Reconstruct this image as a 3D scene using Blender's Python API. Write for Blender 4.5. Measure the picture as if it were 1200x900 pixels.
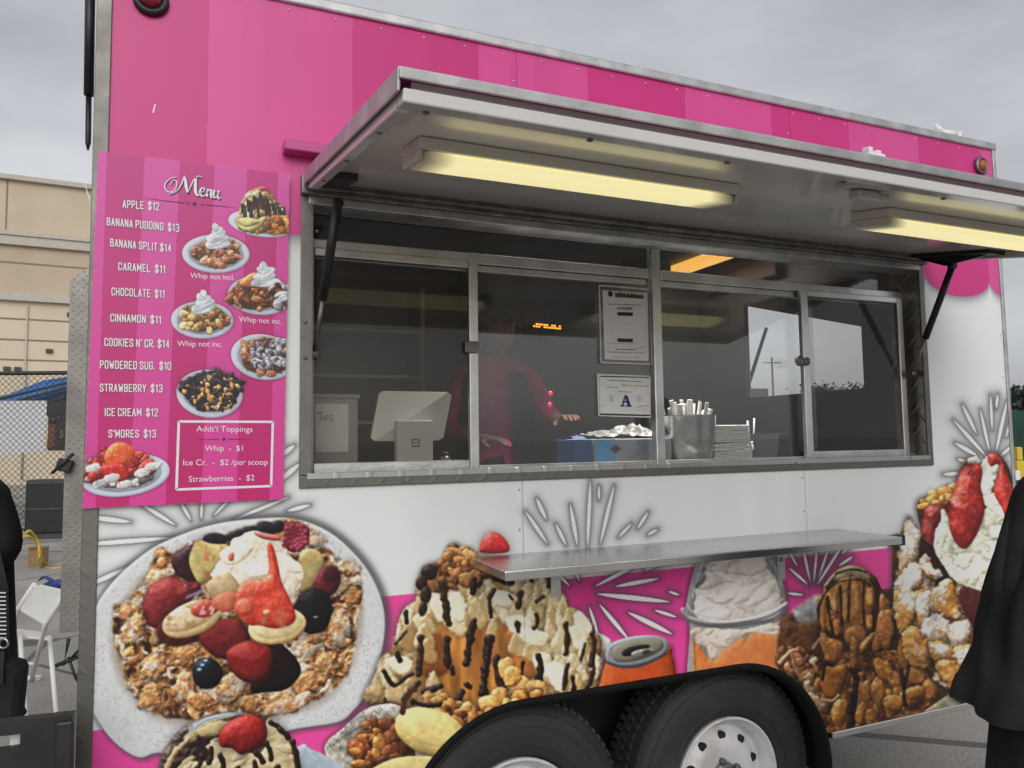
import bpy, bmesh, math, random
import numpy as np
from mathutils import Vector, Matrix, Euler
random.seed(5)
for _o in list(bpy.data.objects): bpy.data.objects.remove(_o)
SC = bpy.context.scene
COL = SC.collection
# ---------------------------------------------------------------- camera
FPX, YAW, PITCH, ROLL = 880.0, math.radians(23.281599), math.radians(4.27169831), math.radians(-0.77377142)
CAM = Vector((0, -2.1, 1.53))
_f = Vector((math.sin(YAW) * math.cos(PITCH), math.cos(YAW) * math.cos(PITCH), math.sin(PITCH)))
_r = Vector((math.cos(YAW), -math.sin(YAW), 0)); _u = _r.cross(_f)
R_ = math.cos(ROLL) * _r + math.sin(ROLL) * _u; U_ = -math.sin(ROLL) * _r + math.cos(ROLL) * _u; F_ = _f
cd = bpy.data.cameras.new('camera'); cam = bpy.data.objects.new('camera', cd); COL.objects.link(cam)
cd.sensor_width = 36; cd.lens = FPX / 1200 * 36; cd.clip_end = 6000; cd.clip_start = .02
cam.matrix_world = Matrix(((R_.x, U_.x, -F_.x, CAM.x), (R_.y, U_.y, -F_.y, CAM.y), (R_.z, U_.z, -F_.z, CAM.z), (0, 0, 0, 1)))
SC.camera = cam
def ray(px, py): return F_ + R_ * ((float(px) - 600) / FPX) - U_ * ((float(py) - 450) / FPX)
def W(px, py, y=0.0):                      # photo measurement -> point on the plane Y=y (the trailer side is Y=0)
    d = ray(px, py); return CAM + d * ((y - CAM.y) / d.y)
def XP(px, py, x):
    d = ray(px, py); return CAM + d * ((x - CAM.x) / d.x)
def ZP(px, py, z=0.0):
    d = ray(px, py); return CAM + d * ((z - CAM.z) / d.z)
def DP(px, py, dist): return CAM + ray(px, py) * dist
# ---------------------------------------------------------------- world, sun, exposure
SC.view_settings.view_transform = 'Standard'; SC.view_settings.look = 'None'; SC.view_settings.exposure = 0.2; SC.view_settings.gamma = 1
SC.view_settings.use_curve_mapping = False
SC.cycles.use_denoising = True
SC.cycles.max_bounces = 8; SC.cycles.transparent_max_bounces = 16; SC.cycles.caustics_reflective = False; SC.cycles.caustics_refractive = False
SUN_EL, SUN_AZ = math.radians(29), math.radians(195)   # azimuth clockwise from +Y
world = bpy.data.worlds.new("World"); SC.world = world; world.use_nodes = True
nt = world.node_tree; nt.nodes.clear()
def wn(t, **k):
    n = nt.nodes.new(t)
    for a, b in k.items(): setattr(n, a, b)
    return n
out = wn('ShaderNodeOutputWorld'); b1 = wn('ShaderNodeBackground'); b2 = wn('ShaderNodeBackground'); add = wn('ShaderNodeAddShader')
sky = wn('ShaderNodeTexSky', sky_type='NISHITA', sun_disc=False, sun_elevation=SUN_EL, sun_rotation=SUN_AZ, air_density=1.0, dust_density=4.0, ozone_density=1.0)
hs = wn('ShaderNodeHueSaturation'); hs.inputs['Saturation'].default_value = .25
nt.links.new(sky.outputs[0], hs.inputs['Color']); nt.links.new(hs.outputs[0], b1.inputs[0]); b1.inputs[1].default_value = .05
tc = wn('ShaderNodeTexCoord'); mp = wn('ShaderNodeMapping'); mp.inputs['Scale'].default_value = (1.0, 1.0, 2.6)
nz = wn('ShaderNodeTexNoise'); nz.inputs['Scale'].default_value = 1.9; nz.inputs['Detail'].default_value = 6; nz.inputs['Roughness'].default_value = .52
rp = wn('ShaderNodeValToRGB'); rp.color_ramp.elements[0].position = .3; rp.color_ramp.elements[1].position = .68
rp.color_ramp.elements[0].color = (.20, .21, .23, 1); rp.color_ramp.elements[1].color = (.45, .455, .47, 1)
nt.links.new(tc.outputs['Generated'], mp.inputs[0]); nt.links.new(mp.outputs[0], nz.inputs['Vector']); nt.links.new(nz.outputs[0], rp.inputs[0]); nt.links.new(rp.outputs[0], b2.inputs[0]); b2.inputs[1].default_value = 1.0
nt.links.new(b1.outputs[0], add.inputs[0]); nt.links.new(b2.outputs[0], add.inputs[1]); nt.links.new(add.outputs[0], out.inputs[0])
sd = bpy.data.lights.new('sun', 'SUN'); sun = bpy.data.objects.new('sun', sd); COL.objects.link(sun)
sd.energy = 0.6; sd.angle = math.radians(40); sd.color = (1, .97, .93)
_s = Vector((math.sin(SUN_AZ) * math.cos(SUN_EL), math.cos(SUN_AZ) * math.cos(SUN_EL), math.sin(SUN_EL)))
sun.rotation_euler = _s.to_track_quat('Z', 'Y').to_euler(); sun.location = (0, -4, 8)
# ---------------------------------------------------------------- materials
def L3(c): return tuple((x / 255 / 12.92 if x / 255 <= .04045 else ((x / 255 + .055) / 1.055) ** 2.4) for x in c)
MATS = {}
class NT:
    def __init__(s, m): s.t = m.node_tree; s.p = s.t.nodes['Principled BSDF']
    def n(s, t, **k):
        n = s.t.nodes.new(t)
        for a, b in k.items():
            setattr(n, a, b)
        return n
    def l(s, a, b): s.t.links.new(a, b)
    def m(s, op, a, b=None, c=None):
        n = s.t.nodes.new('ShaderNodeMath'); n.operation = op
        for i, v in enumerate((a, b, c)):
            if v is None: continue
            if isinstance(v, (int, float)): n.inputs[i].default_value = v
            else: s.l(v, n.inputs[i])
        return n.outputs[0]
def mat(name, col=(.5, .5, .5), rough=.5, metal=0, spec=.5, vary=.0, vscale=6, bump=0, bscale=40, coat=0, col2=None, emit=None, estr=0, detail=4, stretch=None, ramp=(.35, .7)):
    m = bpy.data.materials.new(name); m.use_nodes = True; k = NT(m); p = k.p
    p.inputs['Base Color'].default_value = (*col, 1); p.inputs['Roughness'].default_value = rough; p.inputs['Metallic'].default_value = metal
    p.inputs['Specular IOR Level'].default_value = spec; p.inputs['Coat Weight'].default_value = coat
    tcn = k.n('ShaderNodeTexCoord'); src = tcn.outputs['Object']
    if stretch:
        mpn = k.n('ShaderNodeMapping'); mpn.inputs['Scale'].default_value = stretch; k.l(src, mpn.inputs[0]); src = mpn.outputs[0]
    if vary or col2:
        nn = k.n('ShaderNodeTexNoise'); nn.inputs['Scale'].default_value = vscale; nn.inputs['Detail'].default_value = detail; k.l(src, nn.inputs['Vector'])
        rr = k.n('ShaderNodeValToRGB'); rr.color_ramp.elements[0].position, rr.color_ramp.elements[1].position = ramp
        a = col2 if col2 else tuple(c * (1 - vary) for c in col); b = col if col2 else tuple(min(1, c * (1 + vary)) for c in col)
        rr.color_ramp.elements[0].color = (*a, 1); rr.color_ramp.elements[1].color = (*b, 1)
        k.l(nn.outputs[0], rr.inputs[0]); k.l(rr.outputs[0], p.inputs['Base Color'])
        if metal or rough < .5:
            mr = k.n('ShaderNodeMapRange'); mr.inputs[3].default_value = max(.02, rough * .8); mr.inputs[4].default_value = min(1, rough * 1.3); k.l(nn.outputs[0], mr.inputs[0]); k.l(mr.outputs[0], p.inputs['Roughness'])
    if bump:
        bn = k.n('ShaderNodeTexNoise'); bn.inputs['Scale'].default_value = bscale; bn.inputs['Detail'].default_value = 4; k.l(src, bn.inputs['Vector'])
        bb = k.n('ShaderNodeBump'); bb.inputs['Strength'].default_value = bump; bb.inputs['Distance'].default_value = .01; k.l(bn.outputs[0], bb.inputs['Height']); k.l(bb.outputs[0], p.inputs['Normal'])
    if emit: p.inputs['Emission Color'].default_value = (*emit, 1); p.inputs['Emission Strength'].default_value = estr
    MATS[name] = m; return m
M = MATS
mat('white_panel', (.74, .76, .76), .32, vary=.03, vscale=3)
mat('alu', (.62, .62, .61), .34, 1, vary=.14, vscale=9, bump=.08, bscale=60, stretch=(1, 1, 1))
mat('alu_dull', (.5, .5, .5), .48, .85, vary=.18, vscale=14, bump=.1, bscale=50)
mat('steel', (.56, .56, .56), .26, 1, vary=.08, vscale=5, bump=.03, bscale=30)
mat('steel_lip', (.72, .72, .71), .22, 1, vary=.05)
mat('black_paint', (.012, .012, .013), .42, vary=.3, vscale=20)
mat('black_plastic', (.014, .015, .016), .45, vary=.2, vscale=15, bump=.06, bscale=150)
mat('rubber', (.021, .021, .021), .72, col2=(.045, .041, .035), vscale=7, detail=8, ramp=(.3, .52), bump=.12, bscale=60)
mat('wheel_white', (.60, .60, .62), .38, vscale=9, coat=.1, col2=(.40, .36, .32), ramp=(.28, .5), detail=7)
mat('hub_metal', (.20, .19, .18), .45, .8, vary=.3, vscale=20)
mat('fender_black', (.007, .007, .007), .75, spec=.2)
mat('hole_dark', (.01, .01, .01), .8)
mat('canopy_under', (.66, .655, .64), .19, 0, spec=.75, vary=.05, vscale=4, coat=.35)
mat('canopy_pink', (.46, .055, .22), .4, vary=.05)
mat('pink_rail', (.50, .07, .26), .4, vary=.05)
mat('fixture', (.62, .6, .52), .5, vary=.06)
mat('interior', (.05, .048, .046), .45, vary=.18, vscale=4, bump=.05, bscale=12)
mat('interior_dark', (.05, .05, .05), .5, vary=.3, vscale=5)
mat('interior_steel', (.22, .22, .22), .35, .8, vary=.2, vscale=6)
mat('brown_cloth', (.16, .085, .045), .85, vary=.4, vscale=30, stretch=(1, 1, .05))
mat('orange_panel', (.09, .04, .016), .6, vary=.15)
mat('paper', (.86, .86, .85), .7, vary=.03, vscale=30)
mat('ink', (.03, .03, .035), .6); mat('ink_grey', (.2, .2, .21), .6); mat('ink_blue', (.02, .045, .19), .5); mat('ink_brown', (.20, .085, .05), .6)
mat('menu_white', (.80, .78, .82), .45); mat('menu_shadow', (.085, .018, .06), .5)
mat('tablet_white', (.72, .71, .68), .35, vary=.03)
mat('clear_bin', (.36, .36, .36), .3, vary=.1)
mat('blue_box', (.10, .42, .80), .5, vary=.12, vscale=20); mat('box_grey', (.40, .42, .42), .55, vary=.06); mat('box_dark_blue', (.02, .07, .24), .55, vary=.1)
mat('foil', (.24, .24, .24), .5, 1, vary=.1, vscale=30, bump=.3, bscale=40)
mat('napkin', (.84, .83, .80), .85, vary=.05, vscale=25, bump=.15, bscale=60)
mat('skin', (.22, .125, .08), .55, vary=.08, vscale=14); mat('hair', (.018, .013, .01), .6, vary=.4, vscale=50, bump=.4, bscale=120)
mat('maroon_cloth', (.62, .03, .19), .9, vary=.2, vscale=12, bump=.25, bscale=25)
mat('black_cloth', (.019, .019, .021), .9, spec=.3, vary=.35, vscale=7, bump=.5, bscale=12)
mat('navy_cloth', (.017, .018, .023), .95, spec=.2, vary=.35, vscale=8, bump=.4, bscale=14)
mat('white_plastic', (.82, .82, .81), .4, vary=.04); mat('cardboard', (.30, .17, .085), .8, vary=.12, vscale=20)
mat('yellow_cable', (.62, .45, .04), .5); mat('blue_tarp', (.03, .06, .22), .6, vary=.3, bump=.5, bscale=10)
mat('tent_blue', (.045, .16, .42), .6, vary=.25, vscale=1.5); mat('banner_white', (.80, .82, .85), .7, vary=.06, vscale=2)
mat('stucco', (.60, .50, .37), .9, vary=.07, vscale=.6, bump=.1, bscale=8); mat('stucco_low', (.66, .57, .43), .9, vary=.05, vscale=.5); mat('stucco_trim', (.52, .48, .42), .85, vary=.06); mat('stucco_mid', (.53, .43, .32), .9, vary=.06, vscale=.7); mat('groove', (.24, .21, .16), .9)
mat('fence_black', (.02, .02, .02), .5); mat('green_mesh', (.008, .045, .032), .8, vary=.3, vscale=3)
mat('leaf', (.045, .065, .05), .8, vary=.5, vscale=2); mat('bark', (.12, .09, .06), .9, vary=.3); mat('hill', (.12, .19, .27), 1, vary=.15, vscale=.02)
mat('red_lens', (.20, .012, .02), .25, vary=.2, vscale=30); mat('amber_lens', (.36, .11, .025), .3, vary=.2, vscale=60)
mat('truck_dark', (.05, .055, .06), .6, vary=.2); mat('container_white', (.55, .56, .57), .6, vary=.06)
mat('yellow_paint', (.62, .47, .03), .5); mat('wood_pole', (.13, .10, .08), .9)
m_ = mat('diffuser', (.62, .58, .45), .5, emit=(.95, .85, .42), estr=.78); k_ = NT(m_); tg = k_.n('ShaderNodeTexCoord'); sg_ = k_.n('ShaderNodeSeparateXYZ'); k_.l(tg.outputs['Generated'], sg_.inputs[0])
fade = k_.m('MINIMUM', k_.m('MULTIPLY', k_.m('MINIMUM', sg_.outputs[0], k_.m('SUBTRACT', 1.0, sg_.outputs[0])), 11.0), 1.0); k_.l(k_.m('MULTIPLY', k_.m('POWER', fade, 1.5), .72), k_.p.inputs['Emission Strength'])   # the tube ends short of the cover
mat('inner_lamp', (.8, .6, .3), .5, emit=(1, .50, .09), estr=1.1)
mat('led_red', (.3, .01, .01), .4, emit=(1, .03, .05), estr=.6); mat('led_amber', (.3, .15, .02), .4, emit=(1, .42, .03), estr=1.8)
def glassmat(name, tint, refl=1.0, haze=0.0, haze_col=(.3, .3, .3)):
    m = bpy.data.materials.new(name); m.use_nodes = True; t = m.node_tree; t.nodes.remove(t.nodes['Principled BSDF']); o = t.nodes['Material Output']
    tr = t.nodes.new('ShaderNodeBsdfTransparent'); tr.inputs[0].default_value = (*tint, 1); gl = t.nodes.new('ShaderNodeBsdfGlossy'); gl.inputs['Roughness'].default_value = .015; gl.inputs[0].default_value = (refl, refl, refl, 1)
    fr = t.nodes.new('ShaderNodeFresnel'); geo = t.nodes.new('ShaderNodeNewGeometry'); ir = t.nodes.new('ShaderNodeMapRange'); ir.inputs[3].default_value = 1.5; ir.inputs[4].default_value = 1 / 1.5; t.links.new(geo.outputs['Backfacing'], ir.inputs[0]); t.links.new(ir.outputs[0], fr.inputs[0]); mx = t.nodes.new('ShaderNodeMixShader'); last = tr.outputs[0]
    if haze:  # pale layer mixed into the pane colour, a painted veil of haze
        df = t.nodes.new('ShaderNodeBsdfDiffuse'); df.inputs[0].default_value = (*haze_col, 1); m2 = t.nodes.new('ShaderNodeMixShader')
        nn = t.nodes.new('ShaderNodeTexNoise'); nn.inputs['Scale'].default_value = 3; mr = t.nodes.new('ShaderNodeMapRange'); mr.inputs[3].default_value = haze * .6; mr.inputs[4].default_value = haze * 1.4
        tcn = t.nodes.new('ShaderNodeTexCoord'); t.links.new(tcn.outputs['Object'], nn.inputs['Vector']); t.links.new(nn.outputs[0], mr.inputs[0]); t.links.new(mr.outputs[0], m2.inputs[0]); t.links.new(last, m2.inputs[1]); t.links.new(df.outputs[0], m2.inputs[2]); last = m2.outputs[0]
    t.links.new(fr.outputs[0], mx.inputs[0]); t.links.new(last, mx.inputs[1]); t.links.new(gl.outputs[0], mx.inputs[2]); t.links.new(mx.outputs[0], o.inputs[0])
    MATS[name] = m
glassmat('glass', (.93, .935, .93), 1.25, .075, (.34, .34, .345))
glassmat('screen', (.90, .89, .87), .35, .09, (.26, .25, .235))
glassmat('clear_plastic', (.8, .8, .8), .8, .25, (.4, .4, .4))
def printmat(name, rough=.36):
    m = bpy.data.materials.new(name); m.use_nodes = True; k = NT(m); at = k.n('ShaderNodeAttribute'); at.attribute_name = 'Col'
    k.l(at.outputs['Color'], k.p.inputs['Base Color']); k.p.inputs['Roughness'].default_value = rough; k.p.inputs['Specular IOR Level'].default_value = .4
    tcn = k.n('ShaderNodeTexCoord'); nn = k.n('ShaderNodeTexNoise'); nn.inputs['Scale'].default_value = 2.2; nn.inputs['Detail'].default_value = 2; k.l(tcn.outputs['Object'], nn.inputs['Vector'])
    bb = k.n('ShaderNodeBump'); bb.inputs['Strength'].default_value = .12; bb.inputs['Distance'].default_value = .02; k.l(nn.outputs[0], bb.inputs['Height']); k.l(bb.outputs[0], k.p.inputs['Normal'])
    MATS[name] = m
printmat('vinyl', .34); printmat('menu_print', .42)
def diamond(name, axes, s=28., col=(.46, .46, .45), rough=.36, strength=.8):
    m = bpy.data.materials.new(name); m.use_nodes = True; k = NT(m); p = k.p
    p.inputs['Metallic'].default_value = 1; p.inputs['Base Color'].default_value = (*col, 1); p.inputs['Roughness'].default_value = rough
    tcn = k.n('ShaderNodeTexCoord'); sx = k.n('ShaderNodeSeparateXYZ'); k.l(tcn.outputs['Object'], sx.inputs[0])
    a, b = sx.outputs[axes[0]], sx.outputs[axes[1]]
    u = k.m('MULTIPLY', k.m('ADD', a, b), s); v = k.m('MULTIPLY', k.m('SUBTRACT', a, b), s)
    iu, iv = k.m('FLOOR', u), k.m('FLOOR', v); fu = k.m('SUBTRACT', k.m('SUBTRACT', u, iu), .5); fv = k.m('SUBTRACT', k.m('SUBTRACT', v, iv), .5)
    par = k.m('PINGPONG', k.m('ADD', iu, iv), 1.0)
    def el(A, B): return k.m('ADD', k.m('POWER', k.m('DIVIDE', k.m('ABSOLUTE', A), .46), 2.0), k.m('POWER', k.m('DIVIDE', k.m('ABSOLUTE', B), .14), 2.0))
    d = k.m('ADD', k.m('MULTIPLY', el(fu, fv), par), k.m('MULTIPLY', el(fv, fu), k.m('SUBTRACT', 1.0, par)))
    h = k.m('SUBTRACT', 1.0, k.m('MINIMUM', d, 1.0))
    bb = k.n('ShaderNodeBump'); bb.inputs['Strength'].default_value = strength; bb.inputs['Distance'].default_value = .004; k.l(h, bb.inputs['Height']); k.l(bb.outputs[0], p.inputs['Normal'])
    nn = k.n('ShaderNodeTexNoise'); nn.inputs['Scale'].default_value = 9; k.l(tcn.outputs['Object'], nn.inputs['Vector']); mr = k.n('ShaderNodeMapRange'); mr.inputs[3].default_value = rough * .6; mr.inputs[4].default_value = rough * 1.5; k.l(nn.outputs[0], mr.inputs[0]); k.l(mr.outputs[0], p.inputs['Roughness'])
    MATS[name] = m
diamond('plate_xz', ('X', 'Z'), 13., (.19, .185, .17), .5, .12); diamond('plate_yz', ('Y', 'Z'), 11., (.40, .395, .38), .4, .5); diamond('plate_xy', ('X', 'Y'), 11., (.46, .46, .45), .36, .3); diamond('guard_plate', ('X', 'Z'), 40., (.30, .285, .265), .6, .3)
# concrete / asphalt ground
def groundmat():
    m = bpy.data.materials.new('ground'); m.use_nodes = True; k = NT(m); tcn = k.n('ShaderNodeTexCoord')
    n1 = k.n('ShaderNodeTexNoise'); n1.inputs['Scale'].default_value = .7; n1.inputs['Detail'].default_value = 8; n2 = k.n('ShaderNodeTexNoise'); n2.inputs['Scale'].default_value = 60; n2.inputs['Detail'].default_value = 3
    for n in (n1, n2): k.l(tcn.outputs['Object'], n.inputs['Vector'])
    v = k.m('ADD', k.m('MULTIPLY', n1.outputs[0], .55), k.m('MULTIPLY', n2.outputs[0], .45))
    rr = k.n('ShaderNodeValToRGB'); rr.color_ramp.elements[0].position = .34; rr.color_ramp.elements[1].position = .66; rr.color_ramp.elements[0].color = (.20, .19, .175, 1); rr.color_ramp.elements[1].color = (.45, .42, .385, 1)
    k.l(v, rr.inputs[0])
    vo = k.n('ShaderNodeTexVoronoi'); vo.feature = 'DISTANCE_TO_EDGE'; vo.inputs['Scale'].default_value = .32; k.l(tcn.outputs['Object'], vo.inputs['Vector'])
    cr = k.m('LESS_THAN', vo.outputs['Distance'], .006); mx = k.n('ShaderNodeMixRGB'); mx.inputs[2].default_value = (.07, .068, .065, 1); k.l(k.m('MULTIPLY', cr, .8), mx.inputs[0]); k.l(rr.outputs[0], mx.inputs[1]); k.l(mx.outputs[0], k.p.inputs['Base Color'])
    k.p.inputs['Roughness'].default_value = .9
    bb = k.n('ShaderNodeBump'); bb.inputs['Strength'].default_value = .5; bb.inputs['Distance'].default_value = .006; k.l(n2.outputs[0], bb.inputs['Height']); k.l(bb.outputs[0], k.p.inputs['Normal'])
    MATS['ground'] = m
groundmat()
# ---------------------------------------------------------------- building helpers
ORG = {}
def tag(o, label=None, cat=None, group=None, kind=None):
    if label: o['label'] = label
    if cat: o['category'] = cat
    if group: o['group'] = group
    if kind: o['kind'] = kind
    return o
def thing(name, label, cat, loc, group=None):
    o = bpy.data.objects.new(name, None); COL.objects.link(o); o.location = loc; o.empty_display_size = .1; ORG[o.name] = Vector(loc)
    return tag(o, label, cat, group)
class MB:
    def __init__(s): s.b = bmesh.new()
    def box(s, lo, hi, bev=0.0, rot=None, piv=None):
        lo, hi = Vector(lo), Vector(hi); c = (lo + hi) / 2; d = hi - lo
        r = bmesh.ops.create_cube(s.b, size=1); vs = r['verts']
        for v in vs: v.co = Vector((v.co.x * abs(d.x), v.co.y * abs(d.y), v.co.z * abs(d.z))) + c
        if bev:
            es = list({e for v in vs for e in v.link_edges}); q = bmesh.ops.bevel(s.b, geom=es, offset=min(bev, .45 * min(abs(x) for x in d)), segments=2, affect='EDGES', profile=.5); vs = list({v for f in q['faces'] for v in f.verts} | {v for v in vs if v.is_valid})
        if rot is not None:
            p = Vector(piv) if piv is not None else c; Rm = rot if isinstance(rot, Matrix) else Euler(rot).to_matrix()
            for v in vs: v.co = p + Rm @ (v.co - p)
        return s
    def frame_box(s, o, ex, ey, ez, lo, hi, bev=0):
        n0 = len(s.b.verts); b = MB(); b.box(lo, hi, bev); me = bpy.data.meshes.new('t'); b.b.to_mesh(me); b.b.free()
        vs = [s.b.verts.new(Vector(o) + ex * v.co.x + ey * v.co.y + ez * v.co.z) for v in me.vertices]
        for p in me.polygons: s.b.faces.new([vs[i] for i in p.vertices])
        bpy.data.meshes.remove(me); return s
    def prism(s, pts, vec):
        vec = Vector(vec); a = [s.b.verts.new(Vector(p)) for p in pts]; b = [s.b.verts.new(Vector(p) + vec) for p in pts]; n = len(a)
        s.b.faces.new(a); s.b.faces.new(b[::-1])
        for i in range(n): s.b.faces.new((a[i], b[i], b[(i + 1) % n], a[(i + 1) % n]))
        return s
    def tube(s, pts, r, n=10, caps=True):
        pts = [Vector(p) for p in pts]; rs = r if isinstance(r, (list, tuple)) else [r] * len(pts); rings = []
        for i, p in enumerate(pts):
            t = (pts[min(i + 1, len(pts) - 1)] - pts[max(i - 1, 0)]).normalized(); q = t.to_track_quat('Z', 'Y')
            rings.append([s.b.verts.new(p + q @ Vector((rs[i] * math.cos(2 * math.pi * k / n), rs[i] * math.sin(2 * math.pi * k / n), 0))) for k in range(n)])
        for a, b in zip(rings, rings[1:]):
            for k in range(n):
                f = s.b.faces.new((a[k], a[(k + 1) % n], b[(k + 1) % n], b[k])); f.smooth = True
        if caps: s.b.faces.new(rings[0][::-1]); s.b.faces.new(rings[-1])
        return s
    def lathe(s, o, axis, prof, n=40, smooth=True, closed=False):   # prof: (radius, distance along axis)
        o = Vector(o); q = Vector(axis).normalized().to_track_quat('Z', 'Y'); rings = []
        for r, h in prof:
            rings.append([s.b.verts.new(o + q @ Vector((max(r, 1e-4) * math.cos(2 * math.pi * k / n), max(r, 1e-4) * math.sin(2 * math.pi * k / n), h))) for k in range(n)])
        L = list(zip(rings, rings[1:])) + ([(rings[-1], rings[0])] if closed else [])
        for a, b in L:
            for k in range(n):
                f = s.b.faces.new((a[k], a[(k + 1) % n], b[(k + 1) % n], b[k])); f.smooth = smooth
        if not closed:
            for g in (rings[0][::-1], rings[-1]): s.b.faces.new(g)
        return s
    def loft(s, rings, n=28, wob=0, seed=0):   # rings: (center, rx, ry)
        rr = random.Random(seed); R = []
        for i, (c, rx, ry) in enumerate(rings):
            c = Vector(c); R.append([s.b.verts.new(c + Vector((rx * math.cos(2 * math.pi * k / n) * (1 + wob * math.sin(5 * 2 * math.pi * k / n + i * .5 + seed) + wob * .5 * math.sin(9 * 2 * math.pi * k / n + seed)), ry * math.sin(2 * math.pi * k / n) * (1 + wob * math.sin(4 * 2 * math.pi * k / n + i * .7)), 0))) for k in range(n)])
        for a, b in zip(R, R[1:]):
            for k in range(n):
                f = s.b.faces.new((a[k], a[(k + 1) % n], b[(k + 1) % n], b[k])); f.smooth = True
        s.b.faces.new(R[0][::-1]); s.b.faces.new(R[-1]); return s
    def ball(s, c, r, sub=2, sc=(1, 1, 1), noise=0, seed=0):
        q = bmesh.ops.create_icosphere(s.b, subdivisions=sub, radius=1); rr = random.Random(seed)
        for v in q['verts']: v.co = Vector(c) + Vector((v.co.x * sc[0], v.co.y * sc[1], v.co.z * sc[2])) * r * (1 + noise * (rr.random() - .5) * 2)
        for f in {f for v in q['verts'] for f in v.link_faces}: f.smooth = True
        return s
    def ribbon(s, pts, wd, up):
        up = Vector(up); pts = [Vector(p) for p in pts]; ws = wd if isinstance(wd, (list, tuple)) else [wd] * len(pts); L = []
        for i, p in enumerate(pts):
            t = (pts[min(i + 1, len(pts) - 1)] - pts[max(i - 1, 0)]).normalized(); n = t.cross(up).normalized() * ws[i] / 2
            L.append((s.b.verts.new(p - n), s.b.verts.new(p + n)))
        for a, b in zip(L, L[1:]): s.b.faces.new((a[0], b[0], b[1], a[1]))
        return s
    def build_each(s, name, m, parent):          # every loose piece becomes a part of its own
        seen = set(); out = []
        for v0 in list(s.b.verts):
            if v0 in seen: continue
            st = [v0]; seen.add(v0); isl = []
            while st:
                v = st.pop(); isl.append(v)
                for e in v.link_edges:
                    o = e.other_vert(v)
                    if o not in seen: seen.add(o); st.append(o)
            nb = MB(); mp_ = {v: nb.b.verts.new(v.co) for v in isl}
            for f in {f for v in isl for f in v.link_faces}: g_ = nb.b.faces.new([mp_[v] for v in f.verts]); g_.smooth = f.smooth
            out.append(nb.build(name, m, parent))
        s.b.free(); return out
    def build(s, name, m, parent=None, label=None, loc=None, smooth=None):
        bmesh.ops.recalc_face_normals(s.b, faces=s.b.faces); me = bpy.data.meshes.new(name); s.b.to_mesh(me); s.b.free()
        return link(name, me, m, parent, label, loc)
def link(name, me, m, parent=None, label=None, loc=None):
    o = bpy.data.objects.new(name, me); COL.objects.link(o)
    org = ORG[parent.name] if parent else Vector(loc if loc is not None else (0, 0, 0)); ORG[o.name] = org
    if org.length: me.transform(Matrix.Translation(-org))
    if parent: o.parent = parent
    else: o.location = org
    for k in (m if isinstance(m, (list, tuple)) else [m]): me.materials.append(MATS[k] if isinstance(k, str) else k)
    if label: o['label'] = label
    return o
def text_mesh(s, ext=.0):
    cu = bpy.data.curves.new('t', 'FONT'); cu.body = s; cu.extrude = ext; cu.resolution_u = 3
    ob = bpy.data.objects.new('t', cu); COL.objects.link(ob); dg = bpy.context.evaluated_depsgraph_get(); dg.update()
    me = bpy.data.meshes.new_from_object(ob.evaluated_get(dg)); bpy.data.objects.remove(ob); bpy.data.curves.remove(cu); return me
def add_text(mb, s, A, B, cap, up=None, thick=.0008, off=None, embolden=0):
    """lay the words s from point A to point B (world), capital height cap (m); the print is 'thick' proud of its surface"""
    me = text_mesh(s); xs = [v.co.x for v in me.vertices]; x0, x1 = min(xs), max(xs); A, B = Vector(A), Vector(B); up = Vector(up) if up else Vector((0, 0, 1)); nrm = (B - A).cross(up).normalized()
    vs = [mb.b.verts.new(A + (B - A) * ((v.co.x - x0) / (x1 - x0)) + up * (v.co.y / .7 * cap) + nrm * thick + (Vector(off) if off else Vector())) for v in me.vertices]
    for p in me.polygons:
        try: mb.b.faces.new([vs[i] for i in p.vertices])
        except ValueError: pass
    bpy.data.meshes.remove(me)
def pxbox(mb, x0, y0, x1, y1, ya, yb, bev=.002, yref=None):   # photo rectangle on plane Y=yref -> a box from ya to yb
    yr = ya if yref is None else yref; ps = [W(x0, y0, yr), W(x1, y0, yr), W(x1, y1, yr), W(x0, y1, yr)]
    xa = (ps[0].x + ps[3].x) / 2; xb = (ps[1].x + ps[2].x) / 2; zb = (ps[2].z + ps[3].z) / 2; zt = (ps[0].z + ps[1].z) / 2
    mb.box((xa, min(ya, yb), zb), (xb, max(ya, yb), zt), bev)
    return xa, xb, zb, zt

# ---------------------------------------------------------------- print painter (numpy): the trailer's printed vinyl pictures
_rs = np.random.RandomState(7)
_PT = _rs.rand(256, 256).astype(np.float32)
def vnoise(x, y, seed=0):
    x = x + seed * 17.31; y = y + seed * 9.77
    xi = np.floor(x).astype(np.int32); yi = np.floor(y).astype(np.int32)
    fx = x - xi; fy = y - yi
    fx = fx * fx * (3 - 2 * fx); fy = fy * fy * (3 - 2 * fy)
    a = _PT[yi & 255, xi & 255]; b = _PT[yi & 255, (xi + 1) & 255]
    c = _PT[(yi + 1) & 255, xi & 255]; d = _PT[(yi + 1) & 255, (xi + 1) & 255]
    return (a + (b - a) * fx) * (1 - fy) + (c + (d - c) * fx) * fy
def fbm(x, y, seed=0, o=3):
    s = 0; a = 1; t = 0
    for k in range(o):
        s = s + a * vnoise(x * 2 ** k, y * 2 ** k, seed + k * 3); t += a; a *= .55
    return s / t
def rgb(c): return np.array(c, np.float32) / 255
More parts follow.
